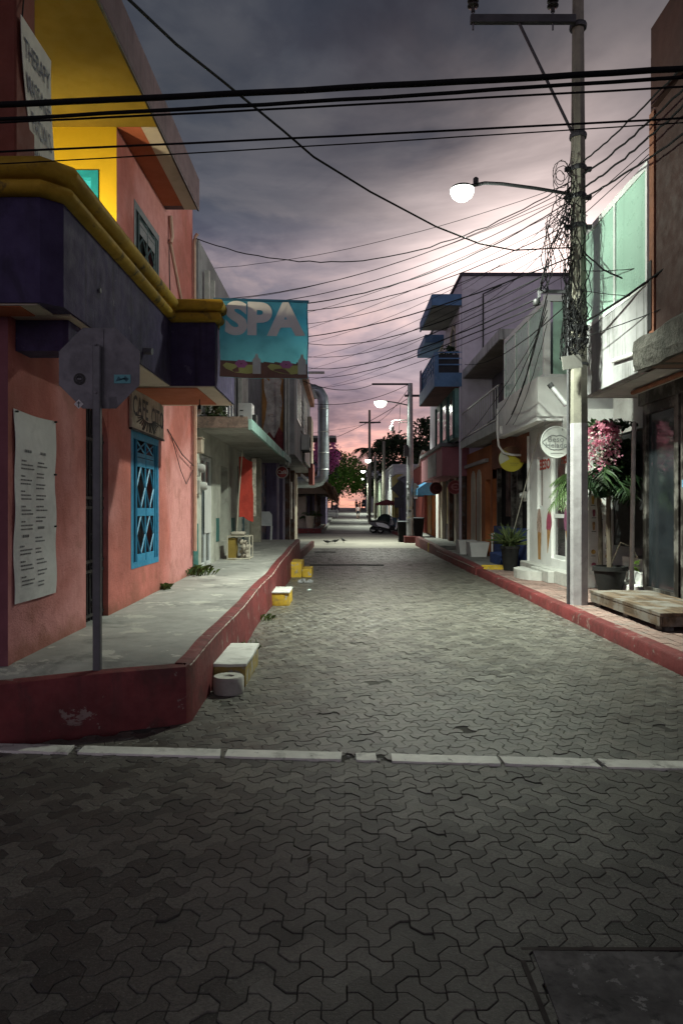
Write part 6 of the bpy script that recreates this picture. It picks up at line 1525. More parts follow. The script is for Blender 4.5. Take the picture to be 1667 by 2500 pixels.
part('conduit', MB().tube([(PX - .165, PY - .03, .15), (PX - .16, PY - .03, 4.9)], .02, 8).tube([(PX - .155, PY - .03, 4.9), (PX - .15, PY - .03, 5.0)], .03, 8), m_zinc, U1, True)
part('crossarm', MB().box((PX - 1.66, PY - .16, 8.92), (PX - .08, PY - .08, 9.04), .004), m_steel, U1)
for x in (PX - 1.62, PX - .42):
    ins = part('insulator', MB().lathe([(.03, 0), (.03, .06)] + [q for k in range(6) for q in ((.045, .07 + k * .075), (.085, .085 + k * .075), (.085, .10 + k * .075), (.05, .125 + k * .075))] + [(.03, .56), (0, .58)], (x, PY - .12, 9.09), 14), flat('brown_porcelain', (.02, .016, .015), .3), U1, True); part('pin', MB().tube([(x, PY - .12, 8.82), (x, PY - .12, 9.1)], .014, 6), m_zinc, ins)
part('brace', MB().tube([(PX - .93, PY - .12, 8.93), (PX - .09, PY - .05, 7.28)], .022, 6), m_steel, U1)
for z in (7.28, 6.78, 6.35, 5.9, 4.35, 4.15, 8.95): part('band', MB().lathe([(.125 if z > 5 else .15, -.035), (.132 if z > 5 else .157, 0), (.125 if z > 5 else .15, .035)], (PX, PY, z), 14), m_steel, U1)
for z in (6.78, 6.35, 5.9): parts('rack_bolt', MB().box((PX - .2, PY - .03, z - .03), (PX - .12, PY + .03, z + .03)).box((PX + .12, PY - .03, z - .03), (PX + .2, PY + .03, z + .03)), m_steel, U1)
part('lamp_arm', MB().tube([(PX - .1, PY, 6.40), (PX - .7, PY - .2, 6.40), (PX - 1.25, PY - .41, 6.37), (PX - 1.52, PY - .5, 6.34), (PX - 1.72, PY - .57, 6.27)], .026, 8), m_steel, U1, True)
part('photocell', MB().lathe([(.035, 0), (.04, .02), (.04, .08), (.02, .1)], (PX - 1.66, PY - .55, 6.30), 12), m_steel, U1, True)
street_light(U1, (PX - 1.87, PY - .62, 6.19), 640, .175, 260, tilt=10, spread=120)
part('bracket_arm', MB().box((PX - .62, PY - .05, 4.88), (PX - .1, PY - .01, 4.93)).box((PX - .62, PY - .05, 4.80), (PX - .58, PY - .01, 4.88)), m_zinc, U1); part('bracket_insulator', MB().lathe([(.05, 0), (.06, .03), (.05, .08), (.02, .1)], (PX - .64, PY - .03, 4.70), 12), m_black, U1, True)
sb = thing('grey_sign_plate', 'blank grey rectangular plate fixed to the utility pole', 'sign', (PX - .2, PY - .2, 3.9)); part('plate', MB().box((-.145, -.01, -.10), (.145, .01, .10), rot=Matrix.Rotation(R(-8), 3, 'Y')).xf(Matrix.Translation((PX - .16, PY - .2, 3.55 + .25))), mat('plate_grey', (.20, .195, .18), .6, .1), sb); part('strap', MB().lathe([(.152, -.02), (.156, 0), (.152, .02)], (PX, PY, 3.8), 12), m_steel, sb)
fl_ = thing('tube_floodlight', 'unlit tubular floodlight bracketed on the shop side of the pole', 'lamp', (PX - .2, PY + .3, 3.3)); part('tube', MB().tube([(PX - .36, PY + .2, 3.52), (PX - .15, PY + .1, 3.2)], .04, 10), m_alu, fl_, True); part('cap', MB().tube([(PX - .375, PY + .205, 3.545), (PX - .34, PY + .19, 3.49)], .046, 10), m_black, fl_)
# tangle of telephone and power drops
rc = random.Random(77); mb = MB()
for i in range(46):
    z0 = rc.uniform(4.3, 7.0); z1 = z0 - rc.uniform(.3, 2.2); a0 = rc.uniform(2.2, 5.0)
    pts = []
    rad = .15
    for k in range(9):
        t = k / 8; a = a0 + rc.uniform(-.35, .35); bul = rad + rc.uniform(0, .14) * math.sin(math.pi * t)
        pts.append((PX + bul * math.cos(a), PY + bul * math.sin(a), max(3.9, z0 + (z1 - z0) * t + rc.uniform(-.05, .05))))
    mb.tube(pts, rc.choice((.005, .007, .010)), 5)
for i in range(13):   # loops of spare wire
    c = V(PX - .18 - rc.random() * .28, PY - .1 + rc.uniform(-.1, .1), rc.uniform(5.7, 6.9)); r = rc.uniform(.05, .16); n = 12; ph = rc.uniform(0, 6)
    mb.tube([c + V(r * math.cos(k * .6 + ph), rc.uniform(-.02, .02), r * 1.6 * math.sin(k * .6 + ph)) for k in range(n)], .006, 5)
for i in range(18):   # knot at the lower bracket
    z = rc.uniform(3.95, 4.75); pts = []
    for k in range(8): a = rc.uniform(2.6, 5.4); r = rc.uniform(.14, .24); pts.append((PX + r * math.cos(a), PY + r * math.sin(a), max(3.85, z + rc.uniform(-.25, .25))))
    mb.tube(pts, rc.choice((.006, .009)), 5)
for i in range(9):
    z = 6.3 + rc.uniform(-.3, .4); mb.tube([(PX - .16, PY - .1, z), (PX - .3 - rc.random() * .25, PY - .12, z - rc.uniform(.2, .6)), (PX - .35 - rc.random() * .3, PY - .12, z - rc.uniform(.8, 1.3)), (PX - .45 - rc.random() * .2, PY - .08, 4.9)], .008, 5)
tag(part('cable_tangle', mb, m_cable, None), 'dense tangle of black wires wrapped round the utility pole', 'cables', kind='stuff')
ci = [0]
def cable(label, pts, r, group=None):
    o = part('cable', MB().tube(pts, r, 6), m_cable, None, 'all'); tag(o, label, 'cable', group); ci[0] += 1; return o
# five cables along the cross street, close overhead
YC = 4.5
for lb, yl, yr, sag, r in (('thickest black cable crossing the picture, topmost of five', 222, 134, .012, .0185), ('second cable down of the five crossing overhead', 258, 154, .012, .0115), ('third cable down of the five crossing overhead', 277, 189, .008, .0065), ('fourth cable down of the five crossing overhead', 348, 266, .008, .0065), ('thinnest and lowest of the five cables crossing overhead', 378, 277, .008, .0040)):
    a = at(0, yl, YC); b = at(1667, yr, YC); d = b - a
    cable(lb, catenary(a - d * 1.2, b + d * 1.2, sag * 8, 60, .003 if r > .01 else .001, int(yl)), r, 'cables crossing overhead')
P1 = lambda z, dx=-.14: V(PX + dx, PY - .1, z)
# the long diagonal drop
cable('long diagonal cable dropping from the upper left to the pole', [at(270, -45, 4.3), at(316, 0, 4.6), at(430, 108, 5.2), at(542, 197, 5.9), at(691, 319, 6.8), at(765, 383, 7.3), at(903, 468, 8.1), at(1063, 553, 9.0), at(1170, 595, 9.7), at(1254, 611, 10.2), P1(5.55)], .011)
# drops to the left roofs
g_l = 'drops from the pole to the left hand roofs'
LB = V(-2.42, 11.84, 6.1)
cable('wavy drop from the pole to the top of the pink wall', catenary(LB + V(0, 0, .02), P1(6.55), .75, 34, .012, 4), .0085, g_l)
for i, (za, zb, sag, r) in enumerate(((5.1, 6.45, .35, .006), (5.0, 6.35, .42, .006), (5.05, 6.25, .55, .009))):
    cable(('thin', 'second thin', 'heavier wavy')[i] + ' drop from the pole to the mast of the pink building', catenary((-2.35, 11.9, za), P1(zb), sag, 30, .01 if i == 2 else .002, 8 + i), r, g_l)
for i, (x, y, z, zp, sag, r) in enumerate(((-2.5, 17, 6.4, 5.9, .5, .008), (-2.5, 18.5, 6.4, 5.75, .45, .006), (-2.5, 20, 6.4, 5.4, .35, .011), (-1.4, 22, 6.8, 5.1, .45, .010), (-1.4, 24, 6.8, 4.95, .4, .008), (-1.4, 26, 6.8, 4.8, .4, .011), (-1.4, 28, 6.8, 4.7, .35, .010), (-1.4, 30.5, 6.8, 4.6, .3, .006))):
    cable(('highest', 'second', 'third', 'fourth', 'fifth', 'sixth', 'seventh', 'lowest')[i] + ' drop running behind the banner to the grey building', catenary((x, y, z), P1(zp, -.16 if i < 3 else -.6), sag, 28, .006, 30 + i), r, 'drops passing behind the banner')
for i in range(9):
    y = 14 + 2.1 * i; x = -2.52 if y < 21 else -1.40; z = 6.36 if y < 21 else 6.8
    cable(('first', 'second', 'third', 'fourth', 'fifth', 'sixth', 'seventh', 'eighth', 'ninth')[i] + ' of the hair thin wires fanning from the pole to the left roofs', catenary((x, y, z), P1(6.5 - .17 * i, -.2), .22 + .05 * (i % 3), 20, .004, 130 + i), .0045, 'hair thin fan of wires')
# drops along the right-hand shops
for i, (q, zp, sag, r) in enumerate((((4.0, 17.0, 3.75), 4.85, .25, .010), ((3.95, 17.2, 3.6), 4.75, .3, .008), ((3.9, 19.0, 3.9), 4.6, .3, .008), ((3.8, 22.8, 3.75), 4.5, .2, .007), ((3.86, 16.0, 3.5), 4.4, .2, .006), ((4.0, 23.0, 6.3), 4.75, .3, .009), ((3.95, 22.9, 7.9), 5.9, .2, .006), ((3.9, 23, 8.7), 6.2, .1, .005))):
    cable(('first', 'second', 'third', 'fourth', 'fifth', 'sixth', 'seventh', 'eighth')[i] + ' of the drops fanning from the pole to the right hand shops', catenary(Vector(q), P1(zp, -.5 if i < 5 else -.15), sag, 22, .006, 60 + i), r, 'drops to the right hand shops')
# cables leaving towards the right foreground
for i, (z, px, py, d, r) in enumerate(((6.85, 1760, 60, 7.2, .012), (6.65, 1760, 120, 7.2, .014), (6.45, 1760, 165, 7.2, .014), (6.3, 1760, 255, 7.2, .013), (6.2, 1740, 215, 8.5, .006), (6.05, 1740, 225, 8.5, .006), (5.5, 1720, 590, 8.6, .012), (5.2, 1700, 640, 8.8, .006), (4.9, 1700, 720, 8.8, .006), (4.42, 1740, 560, 7.8, .016), (4.2, 1740, 700, 7.8, .006))):
    b = at(px, py, d); b.x = max(3.5, min(b.x, 4.1)) if d > 8.7 else b.x
    sag = (.06, .08, .08, .06, .02, .02, .45, .04, .04, .06, .03)[i]
    b.y = d
    cable(('topmost twisted', 'second twisted', 'third twisted', 'fourth twisted', 'fifth thin', 'sixth thin', 'slack looping', 'thin upper', 'thin middle', 'thick straight', 'thin lowest')[i] + ' cable leaving the pole towards the right foreground', catenary(P1(z, .05), b, sag, 26, .010 if r > .011 and i != 9 else .002, 90 + i), r, 'cables leaving to the right')
# ---- second pole with lamp and camera
U2 = thing('metal_lamp_pole', 'grey metal lamp pole plastered with stickers by the side street', 'utility pole', (3.26, 33.8, 0))
part('base', MB().box((2.98, 33.5, -.05), (3.54, 34.1, .32), .02), mat('dark_red_base', (.09, .02, .02), .8), U2)
part('shaft', MB().tube([(3.26, 33.8, .3), (3.26, 33.8, 3.2), (3.27, 33.8, 7.6)], [.17, .165, .12], 12), mat('grey_metal_pole', (.28, .29, .30), .45, .2, 2, .1, 40, metal=.6), U2, True)
rr = random.Random(4)
for i in range(34):
    a = rr.uniform(math.pi * .95, math.pi * 2.05); z = rr.uniform(.8, 2.9); c = V(3.26 + .174 * math.cos(a), 33.8 + .174 * math.sin(a), z); n = V(math.cos(a), math.sin(a), 0); u = UZ.cross(n); s = rr.uniform(.03, .07)
    part('sticker', MB().sheet(c - u * s - UZ * s, u, UZ, 2 * s, 2 * s * rr.uniform(.6, 1.4)), flat('sticker_mix_%d' % (i % 4), ((.5, .5, .5), (.05, .05, .05), (.3, .28, .2), (.4, .42, .45))[i % 4]), U2)
part('crossarm', MB().box((1.45, 33.74, 7.52), (3.2, 33.84, 7.60)).box((3.0, 33.7, 6.95), (3.95, 33.78, 7.05)), m_steel, U2)
part('lamp_arm', MB().tube([(3.2, 33.8, 6.55), (2.6, 33.8, 6.68), (2.1, 33.8, 6.75)], .03, 8), m_steel, U2, True)
street_light(U2, (1.85, 33.8, 6.72), 560, .30, 130)
part('camera_arm', MB().tube([(3.2, 33.75, 5.85), (2.5, 33.75, 5.82), (2.42, 33.75, 5.75), (2.40, 33.75, 5.55)], .025, 8).tube([(3.2, 33.75, 5.72), (2.75, 33.75, 5.72), (2.75, 33.75, 5.82)], .02, 6), m_white, U2, True); part('dome_camera', MB().lathe([(0, -.16), (.09, -.1), (.11, 0), (.10, .1), (.03, .13)], (2.40, 33.75, 5.45), 14), mat('camera_shell', (.4, .4, .41), .4), U2, True)
part('aerial', MB().tube([(2.72, 33.75, 4.95), (2.8, 33.75, 6.6)], .012, 5).tube([(3.2, 33.75, 5.05), (2.68, 33.75, 5.08)], .018, 6), m_steel, U2); part('control_box', MB().box((2.95, 33.55, 4.1), (3.13, 33.75, 4.65)), m_steel, U2)
part('octagon_plate', MB().extrude([(.33 * math.cos(R(22.5 + 45 * k)), .33 * math.sin(R(22.5 + 45 * k))) for k in range(8)], (3.42, 34.0, 2.55), UX, UZ, .01), mat('plate_back', (.30, .33, .32), .5), U2)
# bins beside it
for k, (x, lb) in enumerate(((2.99, 'black wheeled bin in front of the metal lamp pole'), (3.72, 'black wheeled bin behind the metal lamp pole'))):
    t = thing('wheeled_bin', lb, 'bin', (x, 34.6, .0)); z = 0.0 if k == 0 else .17
    part('bin_body', MB().add([(x - .2, 34.3, z + .06), (x + .2, 34.3, z + .06), (x + .2, 34.7, z + .06), (x - .2, 34.7, z + .06), (x - .27, 34.22, z + .95), (x + .27, 34.22, z + .95), (x + .27, 34.78, z + .95), (x - .27, 34.78, z + .95)], [(3, 2, 1, 0), (4, 5, 6, 7), (0, 1, 5, 4), (1, 2, 6, 5), (2, 3, 7, 6), (3, 0, 4, 7)]), flat('bin_black', (.006, .006, .007), .8, spec=.2), t)
    part('bin_lid', MB().box((x - .29, 34.2, z + .952), (x + .29, 34.8, z + 1.03), .03), flat('bin_lid', (.02, .025, .035), .5), t); part('wheel', MB().tube([(x - .22, 34.72, z + .1), (x + .22, 34.72, z + .1)], .1, 12), m_black, t)
# third pole and far lamps
def far_pole(label, x, y, h, lampx, lz, power, emit, r=.03):
    z = rz(y); t = thing('street_lamp_post', label, 'lamp post', (x, y, z))
    part('shaft', MB().tube([(x, y, z - .1), (x, y, z + h)], [.17, .12], 8), m_pole, t, True)
    if lampx is not None:
        part('lamp_arm', MB().tube([(x, y, z + lz - .25), (lampx + .3, y, z + lz + .05)], .04, 6), m_steel, t); street_light(t, (lampx, y, z + lz), power, .28, emit)
    return t
far_pole('first distant lamp post beyond the crossing', 3.75, 63, 7.6, 2.35, 5.9, 420, 30)
far_pole('second distant lamp post near the trees', 3.9, 82, 7.4, 2.5, 5.7, 420, 30)
far_pole('third distant lamp post by the dark vehicle', 3.9, 104, 7.0, 3.0, 5.2, 500, 30)
t = far_pole('bare distant pole with a crossarm rising over the palms', 3.0, 76, 12.0, None, 0, 0, 0); part('crossarm', MB().box((1.9, 75.9, rz(76) + 10.6), (4.2, 76.1, rz(76) + 10.75)), m_steel, t)
for i, (a, b, s) in enumerate(((V(3.3, 33.8, 7.6), V(-1.3, 33, 6.5), .35), (V(3.2, 33.8, 6.9), V(-1.4, 50, 6.3), .2), (V(1.5, 33.8, 7.55), V(-1.4, 26, 6.3), .3), (V(3.0, 76, rz(76) + 10.6), V(-8, 70, 9), .4), (V(3.3, 33.8, 7.5), V(3.0, 76, rz(76) + 10.6), .6))):
    cable(('first', 'second', 'third', 'fourth', 'fifth')[i] + ' of the thin distant wires around the metal lamp pole', catenary(a, b, s, 18), .014, 'distant wires')
# ================================================================== distance: trees, vehicles, people, birds
m_bark = mat('tree_bark', (.07, .055, .045), .9, .3, 5, .5, 30)
def tree(label, base, h, rad, leafn, size, lm, seed, lean=0.0, name='leafy_tree', cat='tree'):
    b = Vector(base); t = thing(name, label, cat, b); top = b + V(lean, 0, h - rad[2])
    mb = MB().tube([b + V(0, 0, -.2), b.lerp(top, .5) + V(.1, 0, 0), top], [.22, .16, .1], 8); r = random.Random(seed)
    for k in range(6):
        a = r.uniform(0, 6.28); e = top + V(math.cos(a) * rad[0] * .7, math.sin(a) * rad[1] * .7, r.uniform(-.2, .6) * rad[2]); st = b.lerp(top, r.uniform(.6, 1)); mb.tube([st, st.lerp(e, .5) + V(0, 0, .2), e], [.09, .06, .02], 5)
    part('trunk', mb, m_bark, t, True); part('crown', leaf_mb(leafn, top + V(0, 0, rad[2] * .15), rad, size, seed, 26, .24, .6), lm, t)
    return t
def palm(label, base, h, fl, seed, lm, n=15, lean=.3):
    b = Vector(base); t = thing('palm_tree', label, 'palm tree', b); top = b + V(lean, 0, h)
    part('trunk', MB().tube([b + V(0, 0, -.2), b + V(lean * .3, 0, h * .5), top], [.2, .14, .12], 8), m_bark, t, True); r = random.Random(seed)
    for i in range(n): part('frond', frond_mb(top, i * 2.4 + r.uniform(-.2, .2), fl * r.uniform(.8, 1.1), fl * r.uniform(.05, .75), fl * r.uniform(.5, .95), 20, fl * .30, seed * 40 + i, .07), lm, t)
    return t
m_tdark = leafmat('dark_tree_leaf', (.010, .022, .010), (.035, .06, .022), .25); m_tgreen = leafmat('fresh_tree_leaf', (.07, .17, .02), (.17, .32, .06), .45); m_palmd = leafmat('dark_palm_leaf', (.014, .028, .014), (.045, .07, .03), .25)
m_boug = leafmat('magenta_bract', (.60, .09, .40), (.85, .38, .68), .45)
tree('dark evergreen tree behind the first distant lamp post', (7.2, 92, rz(92)), 10.6, (3.4, 3.2, 3.4), 4200, .42, m_tdark, 101)
tree('dark evergreen tree rising behind the metal lamp pole', (10.6, 88, rz(88)), 11.6, (3.0, 3.0, 3.8), 4200, .42, m_tdark, 102)
tree('low dark tree behind the red mission house', (12.5, 70, rz(70)), 8.2, (3.2, 3.0, 2.4), 3000, .38, m_tdark, 103)
tree('small dark tree under the palms at the end of the street', (4.9, 108, rz(108)), 5.6, (1.9, 2.0, 1.8), 2200, .36, m_tdark, 104)
tree('fresh green tree leaning over the left side of the road', (-3.6, 90, rz(90)), 7.9, (3.9, 3.0, 3.0), 6000, .36, m_tgreen, 105, 2.6)
tree('dark tree behind the thatched porch', (-5.0, 80, rz(80)), 7.4, (3.6, 3, 2.6), 3600, .38, m_tdark, 106, .8)
tree('dark shrubby tree at the left end of the road', (-3.6, 118, rz(118)), 5.2, (3.2, 3, 2.2), 3000, .36, m_tdark, 107)
tree('dark shrubby tree closing the left end of the road', (-3.2, 127, rz(127)), 6.6, (3.6, 3, 2.6), 3400, .4, m_tdark, 108)
tree('leafy tree closing the road behind the dark parked car', (4.6, 133, rz(128)), 7.6, (3.0, 3, 3.0), 3400, .4, m_tdark, 109)
tree('young green tree beside the white barrier', (-2.6, 97, rz(97)), 5.6, (1.9, 2.2, 2.0), 2600, .32, m_tgreen, 110, .4)
palm('tall palm left of the dark trees', (3.9, 98, rz(98)), 9.0, 3.2, 11, m_palmd); palm('palm standing against the dark trees', (5.6, 94, rz(94)), 10.0, 3.0, 12, m_palmd); palm('palm behind the lavender building', (8.4, 62, rz(62)), 6.6, 2.6, 13, m_palmd); palm('smaller palm beside the one behind the lavender building', (6.8, 66, rz(66)), 5.6, 2.2, 14, m_palmd)
palm('low palm drooping over the end of the road', (-1.6, 116, rz(116)), 3.4, 2.3, 15, m_palmd); palm('palm just showing behind the bougainvillea', (-1.6, 66, rz(66)), 6.8, 2.0, 16, m_palmd)
bg_ = thing('bougainvillea', 'magenta bougainvillea spilling over the thatched porch', 'flowers', (-1.4, 50, 3)); part('stem', MB().tube([(-2.2, 50, .3), (-2.1, 50, 3.5), (-1.2, 50, 5.5)], .06, 6), m_bark, bg_); part('bracts', leaf_mb(2600, (-1.0, 50, 5.5), (.95, 1.6, 1.3), .16, 55, 18, .26, .8), m_boug, bg_); part('leaves', leaf_mb(500, (-1.1, 50, 4.9), (.8, 1.4, 1.0), .16, 56, 10, .3), m_tdark, bg_)
PW = thing('purple_house', 'lilac house wall behind the bougainvillea', 'house', (-3.5, 62, 0)); part('walls', MB().box((-8, 61, 0), (-1.35, 70, 5.6)), m_lilac, PW); part('eave', MB().box((-8, 60.5, 5.6), (-.9, 70.2, 5.75)), m_greyw, PW); part('window', MB().box((-3, 60.95, 3.4), (-1.9, 60.995, 4.8)), m_glass_d, PW)
HB_ = thing('flat_eave', 'grey flat eave jutting from the far left building', 'eave', (-1.5, 45.5, 6)); 
part('eave_slab', MB().box((-6, 46.2, 6.25), (-.35, 49.5, 6.4)), m_greyw, HB_); part('eave_wall', MB().box((-6, 49.0, 4.5), (-3.2, 49.4, 6.25)), m_greyw, HB_)
CB = thing('cloud_white_building', 'small white building far off between the palms', 'building', (4.6, 112, 2)); part('walls', MB().box((4.0, 112, 1), (9, 118, 7.5)), mat('far_white', (.4, .42, .45), .8), CB); part('parapet', MB().box((3.9, 111.9, 7.5), (9.1, 118, 7.7)), mat('far_white', (.4, .42, .45)), CB)
# barrier and round sign on the left
WBR = thing('white_barrier', 'white road barrier at the left edge of the road', 'barrier', (-1.2, 91, rz(91))); z = rz(91)
for k in range(4): part('barrier_plank', MB().box((-2.0, 90.95, z + .12 + k * .22), (-.4, 91.0, z + .28 + k * .22)), m_white, WBR)
for x in (-1.9, -.5): part('barrier_leg', MB().box((x - .05, 90.9, z), (x + .05, 91.1, z + .95)), m_white, WBR)
RS = thing('round_road_sign', 'small round road sign on a post at the left of the road', 'road sign', (-.63, 90, rz(90))); z = rz(90); part('post', MB().tube([(-.63, 90, z), (-.63, 90, z + 2.2)], .04, 6), m_zinc, RS); part('disc', MB().disc((-.63, 89.95, z + 2.3), UX, UZ, .35, .02, 20), mat('sign_bluewhite', (.30, .42, .48), .5), RS)
DS = thing('diamond_sign', 'dark back of a diamond road sign with a plate below', 'road sign', (4.0, 48.5, .15)); part('post', MB().tube([(4.0, 48.6, .1), (4.0, 48.6, 3.4)], .035, 6), m_zinc, DS); part('diamond', MB().extrude([(0, -.62), (.62, 0), (0, .62), (-.62, 0)], (4.0, 48.5, 3.0), UX, UZ, .01), mat('sign_back_dark', (.07, .07, .08), .6), DS); part('plate', MB().box((3.62, 48.5, 1.7), (4.38, 48.52, 2.4)), mat('sign_back_dark', (.07, .07, .08)), DS)
# red scalloped market awning with posts
MA = thing('market_cart', 'market cart with a red scalloped canopy behind the scooters', 'cart', (3.4, 54, 0)); mb = MB(); xs = [2.5 + 1.9 * i / 12 for i in range(13)]
part('canopy', MB().add([(2.5, 53, 2.02), (4.4, 53, 2.02), (4.4, 55, 2.02), (2.5, 55, 2.02), (3.45, 54, 2.35)], [(0, 1, 4), (1, 2, 4), (2, 3, 4), (3, 0, 4)]), mat('red_canopy', (.22, .04, .05), .8), MA)
for i in range(12): a, b = xs[i], xs[i + 1]; mb.add([(a, 52.98, 2.03), (b, 52.98, 2.03), (b, 52.98, 1.92), ((a + b) / 2, 52.98, 1.84), (a, 52.98, 1.92)], [(0, 1, 2, 3, 4)])
part('scallops', mb, mat('red_canopy', (.22, .04, .05)), MA)
for (x, y) in ((2.6, 53.1), (4.3, 53.1), (2.6, 54.9), (4.3, 54.9)): part('post', MB().tube([(x, y, .05), (x, y, 2.04)], .03, 6), m_brown, MA)
part('counter', MB().box((2.8, 53.3, .1), (4.2, 54.7, .95), .02), mat('cart_blue', (.10, .17, .22), .7, .3, 3), MA)
# ---- scooters
def scooter(label, loc, rotz, body, trim, cover=False):
    t = thing('scooter', label, 'scooter', loc, 'scooters parked beyond the crossing', rotz)
    P_ = lambda n, mb, m, s=True, par=t: part(n, mb, m, par, s, local=True)
    rub = flat('tyre_rubber', (.012, .012, .012), .8); blk = flat('scooter_black', (.015, .015, .018), .45)
    for x in (-.62, .64):
        w = P_('wheel', MB().tube([(x, -.055, .235), (x, .055, .235)], .12, 14), m_alu)
        P_('tyre', MB().tube([(x + .19 * math.cos(a), 0, .235 + .19 * math.sin(a)) for a in [i * math.pi / 10 for i in range(21)]], .052, 8, False), rub, True, w)
    P_('body_panel', MB().extrude([(-.85, .62), (-.72, .50), (-.35, .42), (-.05, .34), (.0, .44), (-.18, .60), (-.45, .70), (-.88, .74)], (0, -.15, 0), UX, UZ, -.30), body)
    P_('floorboard', MB().box((-.12, -.16, .26), (.42, .16, .34), .02), blk, False); P_('underframe', MB().box((-.6, -.12, .22), (.3, .12, .42), .03), blk, False)
    P_('leg_shield', MB().extrude([(.36, .30), (.44, .30), (.60, .78), (.62, .95), (.54, .98), (.48, .80)], (0, -.19, 0), UX, UZ, -.38), body); P_('nose', MB().extrude([(.50, .55), (.66, .52), (.74, .62), (.66, .90), (.60, .95)], (0, -.10, 0), UX, UZ, -.20), trim)
    P_('front_fender', MB().extrude([(.44, .36), (.50, .47), (.62, .51), (.76, .47), (.86, .36), (.78, .43), (.62, .46), (.52, .42)], (0, -.07, 0), UX, UZ, -.14), body); P_('fork', MB().tube([(.64, -.08, .235), (.56, -.08, .60)], .02, 6).tube([(.64, .08, .235), (.56, .08, .60)], .02, 6), blk)
    P_('seat', MB().extrude([(-.80, .74), (-.40, .71), (-.12, .63), (-.06, .68), (-.20, .77), (-.45, .80), (-.80, .84)], (0, -.13, 0), UX, UZ, -.26), blk); P_('grab_rail', MB().tube([(-.78, -.12, .80), (-.95, -.10, .84), (-.95, .10, .84), (-.78, .12, .80)], .016, 6), blk)
    P_('handlebar', MB().tube([(.46, -.34, 1.02), (.52, -.12, 1.04), (.52, .12, 1.04), (.46, .34, 1.02)], .02, 6).tube([(.54, 0, .85), (.52, 0, 1.04)], .03, 6), blk); P_('headlight', MB().box((.52, -.10, .93), (.66, .10, 1.06), .03), trim, False)
    for s in (-1, 1): P_('mirror', MB().tube([(.50, .25 * s, 1.03), (.48, .30 * s, 1.22)], .009, 5).box((.46, .30 * s - .06, 1.20), (.48, .30 * s + .06, 1.29)), blk)
    P_('taillight', MB().box((-.92, -.08, .62), (-.86, .08, .70)), flat('tail_red', (.25, .01, .01)), False); P_('exhaust', MB().tube([(-.15, -.17, .22), (-.5, -.18, .26), (-.85, -.18, .33)], [.03, .05, .055], 8), m_steel)
    if cover: P_('rain_cover', leaf_mb(10, (0, 0, 0), (.01, .01, .01), .01, 1).xf(Matrix.Translation((-.3, 0, .85))) if False else MB().lathe([(.42, .55), (.40, .8), (.30, 1.08), (.14, 1.24), (0, 1.28)], (.05, 0, 0), 12, 1.5, .8), mat('tarp_green', (.008, .02, .018), .6, .3, 6, .5, 12), True)
    return t
white_s = mat('scooter_white', (.8, .82, .84), .35, .08); blue_s = mat('scooter_blue', (.03, .10, .2), .35, .1); grey_s = mat('scooter_grey', (.16, .16, .18), .4, .1)
scooter('white and blue scooter nearest the crossing', (3.15, 46.2, 0), R(-8), white_s, blue_s); scooter('grey scooter parked behind the white and blue one', (2.75, 47.6, 0), R(-4), grey_s, white_s); scooter('scooter under a dark rain cover', (2.95, 48.9, 0), R(-4), blue_s, grey_s, True)
# ---- vehicles at the far end
def suv(label, loc, rotz, body):
    t = thing('parked_car', label, 'car', loc, None, rotz); P_ = lambda n, mb, m, s=False, par=t: part(n, mb, m, par, s, local=True)
    b = [(-2.2, .35), (2.2, .35), (2.25, .7), (2.15, .98), (1.2, 1.08), (.55, 1.62), (-1.9, 1.66), (-2.2, 1.05)]
    mb = MB(); vs = []; 
    for yy, k in ((-.92, 0), (.92, 0)): vs += [(p[0], yy * (1 if p[1] < 1.2 else .82), p[1]) for p in b]
    n = len(b); mb.add(vs, [tuple(range(n)), tuple(range(2 * n - 1, n - 1, -1))] + [(i, n + i, n + (i + 1) % n, (i + 1) % n) for i in range(n)]); P_('body', mb, body)
    P_('windscreen', MB().add([(1.19, -.80, 1.10), (1.19, .80, 1.10), (.58, .70, 1.60), (.58, -.70, 1.60)], [(0, 1, 2, 3)]).xf(Matrix.Translation((.03, 0, .015))), m_glass_d); P_('rear_window', MB().add([(-2.20, .75, 1.12), (-2.20, -.75, 1.12), (-1.95, -.68, 1.6), (-1.95, .68, 1.6)], [(0, 1, 2, 3)]).xf(Matrix.Translation((-.02, 0, 0))), m_glass_d)
    for s in (-1, 1):
        P_('side_window', MB().add([(.5, .89 * s, 1.12), (-1.7, .89 * s, 1.12), (-1.7, .80 * s, 1.58), (.3, .80 * s, 1.58)], [(0, 1, 2, 3)] if s > 0 else [(3, 2, 1, 0)]).xf(Matrix.Translation((0, .015 * s, 0))), m_glass_d); P_('headlight', MB().box((2.1, .6 * s - .18, .72), (2.24, .6 * s + .18, .9)), mat('headlight_glass', (.5, .5, .5), .2)); P_('mirror', MB().box((.85, .95 * s - .06, 1.05), (1.0, .95 * s + .12, 1.2)), body)
        for x in (-1.4, 1.4):
            w = P_('wheel', MB().tube([(x, .80 * s, .34), (x, .94 * s, .34)], .34, 16), flat('tyre_rubber', (.012, .012, .012)), True); P_('rim', MB().tube([(x, .935 * s, .34), (x, .955 * s, .34)], .2, 12), m_alu, True, w)
    P_('bumper', MB().box((2.1, -.9, .36), (2.32, .9, .58), .04), m_steel); P_('grille', MB().box((2.2, -.45, .66), (2.27, .45, .86)), m_black); P_('number_plate', MB().box((2.32, -.25, .42), (2.335, .25, .54)), m_white)
    return t
suv('dark parked car facing the camera at the far end of the road', (4.45, 124, rz(124)), R(-92), flat('car_dark', (.03, .032, .038), .25))
scooter('dark motor scooter far off under the left trees', (-.8, 118, rz(118)), R(-60), grey_s, grey_s)
scooter('small pale scooter far off beside the dark parked car', (3.0, 119, rz(119)), R(-95), white_s, grey_s)
